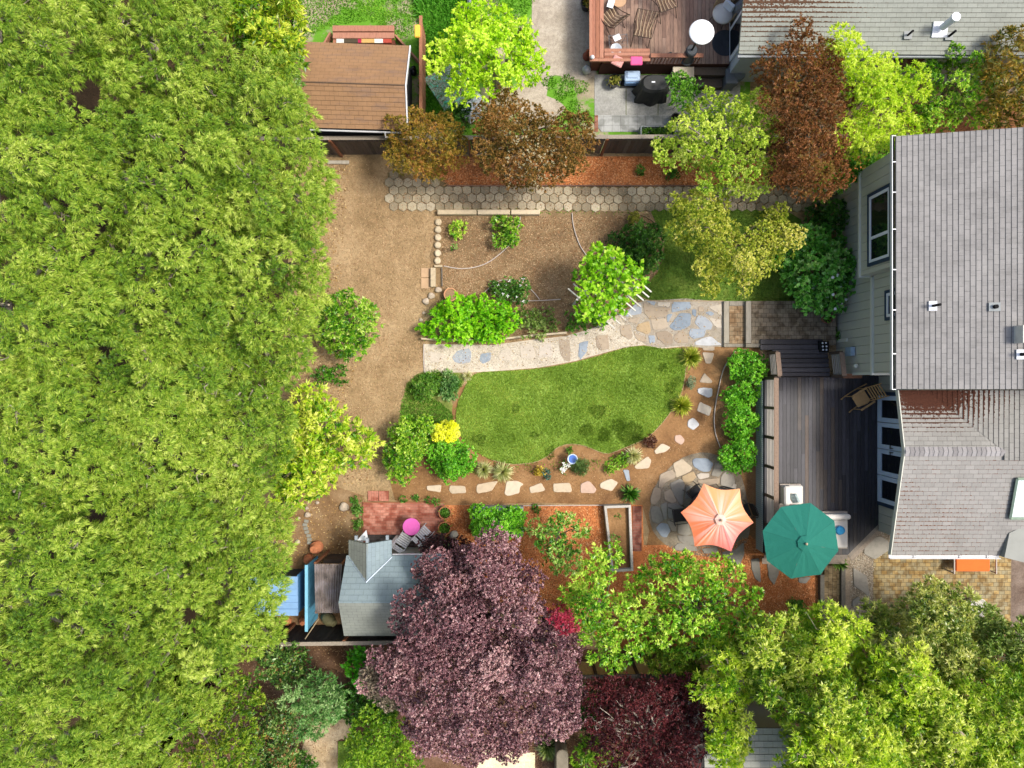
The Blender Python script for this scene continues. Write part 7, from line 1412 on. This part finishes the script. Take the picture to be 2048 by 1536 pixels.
plant('low_bush', 'straggly low bush between the lemon tree and the yellow green bush', 'bush', [(630, 745), (655, 738), (690, 742), (702, 760), (680, 775), (640, 775), (625, 762)], .7, .35, mid, tree=False, lai=2)
plant('loquat', 'big yellow green broad leaved bush beside the west grove', 'tree', smooth([(590, 790), (620, 780), (645, 785), (660, 805), (685, 812), (685, 835), (715, 840), (735, 862), (750, 885), (745, 910), (738, 930), (710, 925), (690, 925), (680, 960), (660, 985), (630, 995), (610, 1010), (575, 1020), (555, 990), (560, 930), (575, 880), (578, 830)], 2), 3.2, 1.8, loq, trunk_r=.07, tone=.1, jag=.35)
plant('dark_undergrowth', 'shadowy dark bush half under the west grove beside the loquat', 'bush', [(555, 900), (590, 880), (600, 930), (595, 1000), (560, 1010), (550, 950)], 1.4, .8, dkb, tree=False)
plant('round_bush', 'open green bush left of the yellow flowering bush', 'bush', smooth([(775, 880), (790, 850), (810, 835), (850, 835), (872, 850), (870, 880), (850, 900), (838, 930), (825, 960), (800, 968), (775, 945), (768, 910)], 2), 1.5, .8, dict(lemon, mat=citr['mat'], L=.1, W=.04), tree=False, jag=.6)
plant('round_bush', 'dense rounded green bush below the yellow flowering bush', 'bush', smooth([(860, 890), (890, 880), (930, 880), (948, 905), (950, 935), (930, 955), (895, 962), (865, 945), (850, 915)], 2), 1.4, .6, dict(boxw, cr=.28, cd=.25), tree=False, jag=.8, tone=.05)
plant('yellow_bush', 'brilliant yellow flowering bush beside the lawn', 'bush', blob(891, 865, 24, 22, 12, .08), 1.3, .8, yel, tree=False, tone=.15)
plant('weedy_clump', 'fluffy weedy clump below the west end of the gravel path', 'plant', blob(852, 772, 26, 26), .6, .3, dict(small, cr=.2, cd=.2, mat=m_leaf('weed clump', ['#33621a', '#548a2c', '#7fae48', '#b0c070'], .3)), tree=False)
plant('grey_clump', 'grey green clump just left of the pale grass tuft by the path', 'plant', blob(900, 772, 18, 24), .6, .3, dict(blueg, cr=.2, cd=.2, L=.1), tree=False)
plant('reddish_plant', 'small dark red leaved plant at the southeast lawn edge', 'plant', blob(1301, 884, 12, 11), .4, .2, dict(small, mat=m_leaf('red small', ['#3c2820', '#5c3a2c', '#7c4c40'], .25)), tree=False)
plant('groundcover', 'bright low groundcover left of the white tuft grass', 'plant', [(1205, 935), (1225, 915), (1250, 905), (1262, 920), (1245, 935), (1220, 948)], .25, .12, dict(small, mat=citr['mat']), tree=False, lai=2)
plant('yellow_plant', 'small golden leaved plant above the row of stepping stones', 'plant', blob(1077, 940, 10, 10), .35, .2, dict(small, L=.06, W=.05, mat=m_leaf('gold small', ['#a89430', '#ccb844', '#e4d468'], .3)), tree=False)
plant('blue_plant', 'small blue green rosette beside the golden leaved plant', 'plant', blob(1094, 950, 9, 9), .3, .15, dict(small, L=.06, W=.035, mat=m_leaf('blue small', ['#2c4a44', '#4a6c64', '#7a9a90'], .2)), tree=False)
plant('feather_plant', 'fine feathery green plant right of the birdbath', 'plant', blob(1162, 932, 18, 14), .45, .2, dict(small, L=.12, W=.014, nl=14, mat=m_leaf('feather small', ['#3e5a2a', '#5e7e44', '#88a468'], .3)), tree=False)
plant('white_flowers', 'cluster of small white flowers below left of the birdbath', 'plant', [(1120, 940), (1125, 925), (1140, 920), (1138, 935), (1128, 948)], .3, .15, small, tree=False, lai=1.5, blossoms=(26, .03, '#e8e6e2', None))
plant('grey_tuft', 'small silvery tuft right of the lawn beside the edging', 'plant', blob(1382, 765, 8, 12), .3, .15, dict(small, L=.07, W=.012, nl=12, mat=m_leaf('silver small', ['#4a5e4a', '#788c74', '#a0b098'], .2)), tree=False)
for i, (x, y, r, l) in enumerate(((806, 997, 6, 'westmost tiny clump above the brick patio'), (832, 999, 7, 'second tiny clump above the brick patio'), (855, 1001, 5, 'third and smallest tiny clump above the brick patio'), (875, 1002, 7, 'tiny clump above the planted terracotta pots'), (715, 1022, 10, 'small clump by the upper left of the brick patio'), (716, 1049, 10, 'small clump by the lower left of the brick patio'), (709, 1001, 6, 'sparse small clump above the two left patio clumps'),
                                 (1236, 1035, 6, 'upper small seedling in the raised bed'), (1232, 1073, 9, 'middle leafy seedling in the raised bed'), (1241, 1110, 5, 'lowest small seedling in the raised bed'), (1073, 1020, 7, 'small herb in the mulch right of the hedge planter'), (1346, 347, 11, 'small dark plant in the orange mulch strip'), (1280, 342, 9, 'faint seedling in the orange mulch strip'), (1590, 1211, 15, 'small dark fern in the orange mulch below the teal parasol'), (1676, 668, 10, 'yellow green seedling by the house wall'), (905, 493, 6, 'faint seedling in the bark bed'),
                                 (985, 1050, 5, 'tiny seedling beneath the hedge planter'))):
    plant('small_plant', l, 'plant', blob(x, y, r, r, 8), .28, .14, small, tree=False, lai=2.6)
# boxwoods
for i, (x, y, rx, ry, l) in enumerate(((1493, 736, 37, 38, 'rounded boxwood beside the deck stairs, topmost of the row'), (1484, 794, 33, 34, 'second boxwood from the top of the row beside the deck'), (1480, 850, 36, 34, 'third boxwood from the top of the row beside the deck'), (1476, 913, 34, 36, 'lowest boxwood of the row above the flagstone patio'))):
    plant('boxwood', l, 'bush', blob(x, y, rx * 1.06, ry * .95, 14, .04), 1.15, .45, boxw, tree=False, group='boxwoods along the deck', jag=.45, tone=.04)
# hedge in planter
for x0, x1, l in ((946, 994, 'left'), (997, 1046, 'right')):
    t = thing('planter_box', f'{l} half of the grey box planter under the clipped hedge', 'planter', P((x0 + x1) / 2, 1045, 0)); mb = MB(); z = .4; mb.bb(PX(x0 - 1, z), PX(x1 + 1, z), PY(1072, z), PY(1014, z), 0, z, .5, .01); part(t, 'box', mb, m_plain('planter grey', '#8a949a', .7, .1))
    plant('hedge', f'{l} half of the bright clipped hedge growing in the box planters', 'hedge', [(x0, 1018), (x1, 1018), (x1 + 1, 1045), (x1, 1074), (x0 + 2, 1072), (x0 - 1, 1045)], 1.1, .9, boxw, tree=False, z0=.38, jag=.15, tone=.1, lai=5)
# spiky plants
def spiky(name, label, px, py, r, n, cols, W, z0=0.0, curve=.35, grp=None, h=.75):
    c = P(px, py, z0 + h * .4); c.z = z0; mt = m_leaf(name + ' ' + cols[1], cols, .3, .45); V = []; v = []
    for i in range(n):
        a = random.random() * 6.283; e = random.random() ** .7; R_ = r * random.uniform(.75, 1.1); o = Vector((math.cos(a), math.sin(a), 0)); s = Vector((-o.y, o.x, 0)) * W / 2; ph = [c + o * .02 + Vector((0, 0, .02))]
        for k in range(1, 4): f = k / 3; ph.append(c + o * (R_ * f * (.35 + .65 * e)) + Vector((0, 0, h * (f * (1.15 - .6 * e) - curve * f * f * e * 1.6))))
        tone = random.random(); wd = [.6, 1, .8, .02]
        for k in range(3): V += [ph[k] - s * wd[k], ph[k + 1] - s * wd[k + 1], ph[k + 1] + s * wd[k + 1], ph[k] + s * wd[k]]; v.append(tone)
    V = np.array([tuple(q) for q in V]); V[:, 2] = np.maximum(V[:, 2], z0 + .01); return tagp(mesh_quads(name, V, np.array(v), mt, None, tuple(c)), label, 'plant', grp)
spiky('spiky_plant', 'upper yellow green spiky plant right of the lawn', 1383, 714, .5, 260, ['#5a7a1c', '#86a02c', '#b0bc48', '#cccf70'], .032)
spiky('spiky_plant', 'lower yellow green spiky plant right of the lawn', 1365, 811, .5, 280, ['#5a7a1c', '#8aa428', '#b6c244', '#d4d470'], .032)
spiky('tuft_grass', 'white green tuft grass at the southeast lawn edge', 1268, 912, .42, 220, ['#8a9a5c', '#bcc494', '#dcdcbc', '#eeeed8'], .022)
spiky('tuft_grass', 'left of the two pale green tuft grasses at the south lawn edge', 967, 940, .42, 200, ['#7c9050', '#a8b47c', '#ccd0a4', '#e4e4c8'], .022)
spiky('tuft_grass', 'right of the two pale green tuft grasses at the south lawn edge', 1005, 946, .5, 240, ['#7c9050', '#a8b47c', '#ccd0a4', '#e4e4c8'], .022)
spiky('strappy_plant', 'dark green strappy plant above the brick strip', 1262, 989, .46, 110, ['#1f4a14', '#357022', '#5c9438', '#93b860'], .05)
spiky('strappy_plant', 'green strappy plant at the corner of the dark deck', 1681, 1127, .38, 90, ['#2a5a18', '#457e26', '#78a842', '#a8c468'], .04)
spiky('tuft_grass', 'small whitish tuft beside the grey green clump by the path', 934, 752, .26, 90, ['#8a9a5c', '#b4bc8c', '#d4d4b0', '#e4e4d0'], .018, h=.5)
spiky('tuft_grass', 'blue green wispy grass beside the stone ball', 897, 1084, .34, 110, ['#4a6a44', '#6c8c60', '#94ac84', '#b4c4a0'], .016, h=.6)
spiky('tuft_grass', 'soft green tufted grass at the bottom edge by the arched planter', 1096, 1500, .55, 200, ['#4a6a34', '#74904c', '#a0b478', '#c4cca0'], .025)
spiky('strappy_plant', 'dark green long leaved tuft below the hydrangea', 1588, 585, .42, 60, ['#2c4a1c', '#47692c', '#7a905c'], .02)
spiky('strappy_plant', 'small green strappy plant behind the birdbath', 1140, 900, .24, 40, ['#2a5a18', '#457e26', '#78a842'], .03, h=.5)
# ---- south side trees
plant('young_tree', 'light green young tree over the orange mulch right of the hedge', 'tree', smooth([(1050, 1050), (1070, 1035), (1090, 1050), (1110, 1030), (1140, 1022), (1160, 1040), (1180, 1055), (1165, 1080), (1160, 1110), (1165, 1135), (1140, 1150), (1115, 1150), (1095, 1130), (1065, 1110), (1070, 1080)], 2), 2.7, 1.5, dict(citr, L=.11, W=.05, mat=m_leaf('young tree leaves', ['#2c6418', '#4f9028', '#84b848', '#b8dc7c', '#d8eca8'], .35, .4, .4)), trunk_r=.05, jag=.6)
plant('citrus_tree', 'bright citrus tree right of the purple tree by the raised bed', 'tree', smooth([(1160, 1130), (1165, 1105), (1200, 1090), (1225, 1075), (1240, 1100), (1235, 1140), (1215, 1160), (1225, 1190), (1255, 1175), (1270, 1190), (1290, 1220), (1280, 1260), (1290, 1290), (1270, 1320), (1240, 1335), (1220, 1330), (1190, 1320), (1160, 1290), (1150, 1250), (1130, 1220), (1130, 1180)], 2), 4.2, 2.6, citr, trunk_r=.08, tone=.1, jag=.3)
plant('citrus_tree', 'wide citrus tree between the raised bed and the teal parasol', 'tree', smooth([(1285, 1130), (1310, 1102), (1345, 1112), (1380, 1108), (1400, 1124), (1440, 1112), (1475, 1122), (1500, 1140), (1510, 1170), (1540, 1190), (1515, 1215), (1510, 1245), (1480, 1270), (1440, 1290), (1420, 1320), (1400, 1330), (1370, 1300), (1330, 1310), (1300, 1290), (1280, 1250), (1270, 1200), (1255, 1165)], 2), 4.0, 2.4, citr, trunk_r=.09, tone=.06, jag=.3)
plant('olive_shrub', 'yellowish green shrub against the tan plank fence', 'shrub', [(1270, 1290), (1330, 1300), (1400, 1320), (1420, 1360), (1390, 1380), (1360, 1340), (1300, 1335)], 2.6, 1.6, dict(laur, mat=m_leaf('olive shrub', ['#3c6a1c', '#5e8a28', '#8aa838', '#b0bc54'], .35)), tree=False, jag=.6)
plant('purple_tree', 'huge purple leaved tree with pinkish sheen at the bottom centre', 'tree', smooth([(838, 1128), (856, 1100), (890, 1110), (920, 1098), (945, 1092), (965, 1060), (1000, 1055), (1030, 1070), (1035, 1110), (1070, 1130), (1098, 1155), (1080, 1175), (1085, 1215), (1120, 1225), (1150, 1270), (1160, 1320), (1172, 1365), (1160, 1400), (1165, 1440), (1120, 1465), (1080, 1475), (1050, 1500), (1000, 1515), (940, 1525), (880, 1510), (830, 1500), (810, 1450), (800, 1400), (720, 1380), (735, 1330), (740, 1300), (790, 1285), (770, 1250), (795, 1205), (838, 1168)], 2), 4.9, 2.7, purp, base=(940, 1190), trunk_r=.25, bark='#5a4a44', jag=.35, bump=.55, limbs=20, edge=2.2)
plant('dark_purple_foliage', 'darkest purple foliage overlapping the brick patio corner', 'shrub', smooth([(852, 1080), (875, 1072), (905, 1085), (935, 1085), (960, 1095), (950, 1130), (900, 1150), (850, 1160), (825, 1160), (842, 1115)], 2), 1.7, 1.1, dict(purp, mat=m_leaf('blackish purple', ['#1e1016', '#30191f', '#46262e', '#6a444c'], .15, .4, .4)), tree=False, jag=.35)  # same leaf clumps as the large tree, in a blackish purple
plant('maroon_maple', 'thin maroon maple with pale twigs in front of the tan fence', 'tree', smooth([(1180, 1370), (1260, 1355), (1330, 1350), (1400, 1360), (1430, 1400), (1420, 1470), (1400, 1560), (1280, 1570), (1190, 1540), (1170, 1450)], 2), 3.6, 2.4, maro, trunk_r=.1, bark='#b8ac9c', limbs=26, jag=.5, bump=.4)
plant('pink_shrub', 'bright magenta red sprig beside the purple tree', 'shrub', [(1095, 1220), (1125, 1210), (1152, 1235), (1150, 1268), (1118, 1262)], 4.2, 3.9, dict(maro, cr=.25, cd=.25, mat=m_leaf('magenta leaves', ['#8a1f3c', '#b0355a', '#c8607c'], .35)), tree=False)
plant('bare_shrub', 'green undergrowth between purple tree and maroon maple', 'shrub', [(1160, 1380), (1195, 1375), (1200, 1440), (1190, 1470), (1160, 1460)], 1.4, .8, dkb, tree=False)
plant('leafy_shrub', 'yellowish green shrub at the bottom edge under the maroon maple', 'shrub', [(1140, 1490), (1200, 1480), (1240, 1510), (1240, 1570), (1140, 1570)], 1.4, .8, citr, tree=False, tone=.05)
Lr = [('yellow green laurel at the south fence with drooping bright shoots, leftmost', [(1420, 1290), (1480, 1290), (1500, 1340), (1490, 1420), (1500, 1500), (1450, 1536), (1420, 1500), (1425, 1430), (1380, 1390), (1395, 1350), (1420, 1340)], 5.0, 3.0, laury, 0),
 ('mid green laurel below the orange mulch corner', [(1500, 1245), (1560, 1230), (1630, 1240), (1640, 1290), (1640, 1360), (1560, 1390), (1500, 1370), (1470, 1310)], 5.2, 3.4, laur, -.02),
 ('laurel with a bright yellow top beside the brown paver walk', [(1630, 1220), (1660, 1205), (1700, 1240), (1735, 1260), (1725, 1310), (1700, 1360), (1640, 1350), (1620, 1290)], 5.4, 3.6, laury, -.02),
 ('olive green laurel hanging over the yellow block paving', [(1720, 1225), (1760, 1215), (1800, 1230), (1820, 1190), (1850, 1172), (1900, 1180), (1940, 1205), (1930, 1240), (1960, 1300), (1930, 1370), (1850, 1390), (1780, 1360), (1730, 1310)], 5.2, 3.4, dict(laur, mat=m_leaf('olive laurel', ['#3a5c1c', '#628030', '#8fa44c', '#b6c070', '#dade9c'], .3, .35, .5)), 0),
 ('soft green shrub at the right edge below the block paving', [(1930, 1225), (1990, 1215), (2030, 1250), (2110, 1240), (2110, 1360), (2000, 1370), (1950, 1310)], 4.2, 2.8, dict(laur, mat=m_leaf('soft green laurel', ['#3c6424', '#608438', '#8ca658', '#b4c480'], .3)), 0),
 ('large dark centred laurel in the middle of the bottom right grove', [(1500, 1360), (1600, 1370), (1700, 1340), (1790, 1370), (1840, 1420), (1830, 1500), (1760, 1600), (1600, 1600), (1585, 1530), (1565, 1450)], 6.2, 4.2, laur, .0),
 ('bright tipped laurel cluster above the centre of the bottom right grove', [(1740, 1310), (1800, 1300), (1850, 1330), (1870, 1400), (1840, 1440), (1790, 1420), (1750, 1370)], 6.6, 5.2, laury, .05),
 ('laurel in the bottom right corner of the photo', [(1840, 1370), (1950, 1350), (2110, 1350), (2110, 1600), (1800, 1600), (1830, 1500)], 6.2, 4.2, laur, .03),
 ('bright laurel at the bottom edge, right of the pale roof', [(1580, 1480), (1680, 1450), (1780, 1460), (1800, 1600), (1570, 1600)], 6.6, 5.2, laury, .0)]
for l, p, zt2, zs2, sp2, tn in Lr: plant('laurel_tree', l, 'tree', smooth(p, 2), zt2, zs2, sp2, tone=tn + .06, group='laurels of the bottom right grove', trunk_r=.12, bark='#a89c88', jag=.3, lower=.7, bump=.42, limbs=14)
# ---- bottom left
plant('green_tree', 'yellow green small leaved tree beside the west grove at the bottom', 'tree', smooth([(440, 1370), (480, 1350), (520, 1370), (530, 1410), (510, 1450), (520, 1500), (510, 1580), (330, 1600), (350, 1510), (400, 1440)], 2), 4.5, 3.0, dict(citr, L=.1, W=.045, mat=m_leaf('small yellow green', ['#34601a', '#567f20', '#86a62e', '#b0c24c'], .35)), trunk_r=.1, jag=.3)
plant('photinia', 'glossy shrub with reddish leaves below the dark fence', 'shrub', smooth([(520, 1300), (560, 1285), (605, 1290), (615, 1330), (600, 1360), (560, 1370), (520, 1350)], 2), 2.6, 1.5, redg, tree=False, jag=.6, tone=-.05)
plant('photinia', 'red tipped glossy shrub at the bottom, left of the tan path', 'shrub', smooth([(530, 1420), (560, 1400), (590, 1430), (590, 1490), (600, 1530), (560, 1590), (510, 1560), (505, 1480)], 2), 2.8, 1.6, redg, tree=False, jag=.6, tone=.05)
plant('sage_shrub', 'silvery green long leaved shrub in the lower left clearing', 'shrub', smooth([(560, 1390), (590, 1360), (625, 1335), (660, 1350), (690, 1370), (695, 1410), (670, 1440), (650, 1470), (610, 1475), (580, 1450)], 2), 3.0, 1.7, blueg, tree=False, jag=.6, tone=.05)
plant('bright_bush', 'bright round leaved bush just under the cottage shed fence', 'bush', smooth([(700, 1300), (725, 1295), (738, 1315), (735, 1350), (715, 1365), (692, 1345)], 2), 1.6, 1.0, dict(hydr, L=.13, W=.1, mat=m_leaf('bright round leaves', ['#2c7a10', '#45a01a', '#68c02c'], .35)), tree=False)
plant('dark_bush', 'deep green shaded bush left of the purple tree', 'bush', smooth([(685, 1380), (740, 1365), (790, 1400), (780, 1450), (720, 1450), (680, 1430)], 2), 1.6, .9, dkb, tree=False, tone=.1)
plant('green_bush', 'wide fresh green bush at the bottom beside the small lawn', 'bush', smooth([(715, 1420), (760, 1410), (810, 1440), (830, 1480), (850, 1540), (800, 1590), (700, 1590), (690, 1520), (700, 1460)], 2), 2.2, 1.3, dict(mid, mat=m_leaf('fresh green', ['#3c6a18', '#5e9020', '#8ab430', '#b4d050'], .35)), tree=False, jag=.6, tone=.05)
plant('grey_shrub', 'greyish pink fringe shrub at the left edge of the purple tree', 'shrub', [(722, 1345), (760, 1330), (800, 1370), (810, 1420), (790, 1440), (750, 1410)], 4.2, 3.2, dict(purp, mat=m_leaf('grey pink leaves', ['#4a4a40', '#6a645c', '#8c8078', '#a89a92'], .2)), tree=False, jag=.35)
plant('dark_bush', 'dark bush at the bottom edge left of the tan path', 'bush', [(530, 1510), (600, 1500), (640, 1520), (650, 1590), (520, 1590)], 1.6, .9, dkb, tree=False, tone=.15)
print('leaves', LEAFCOUNT[0])
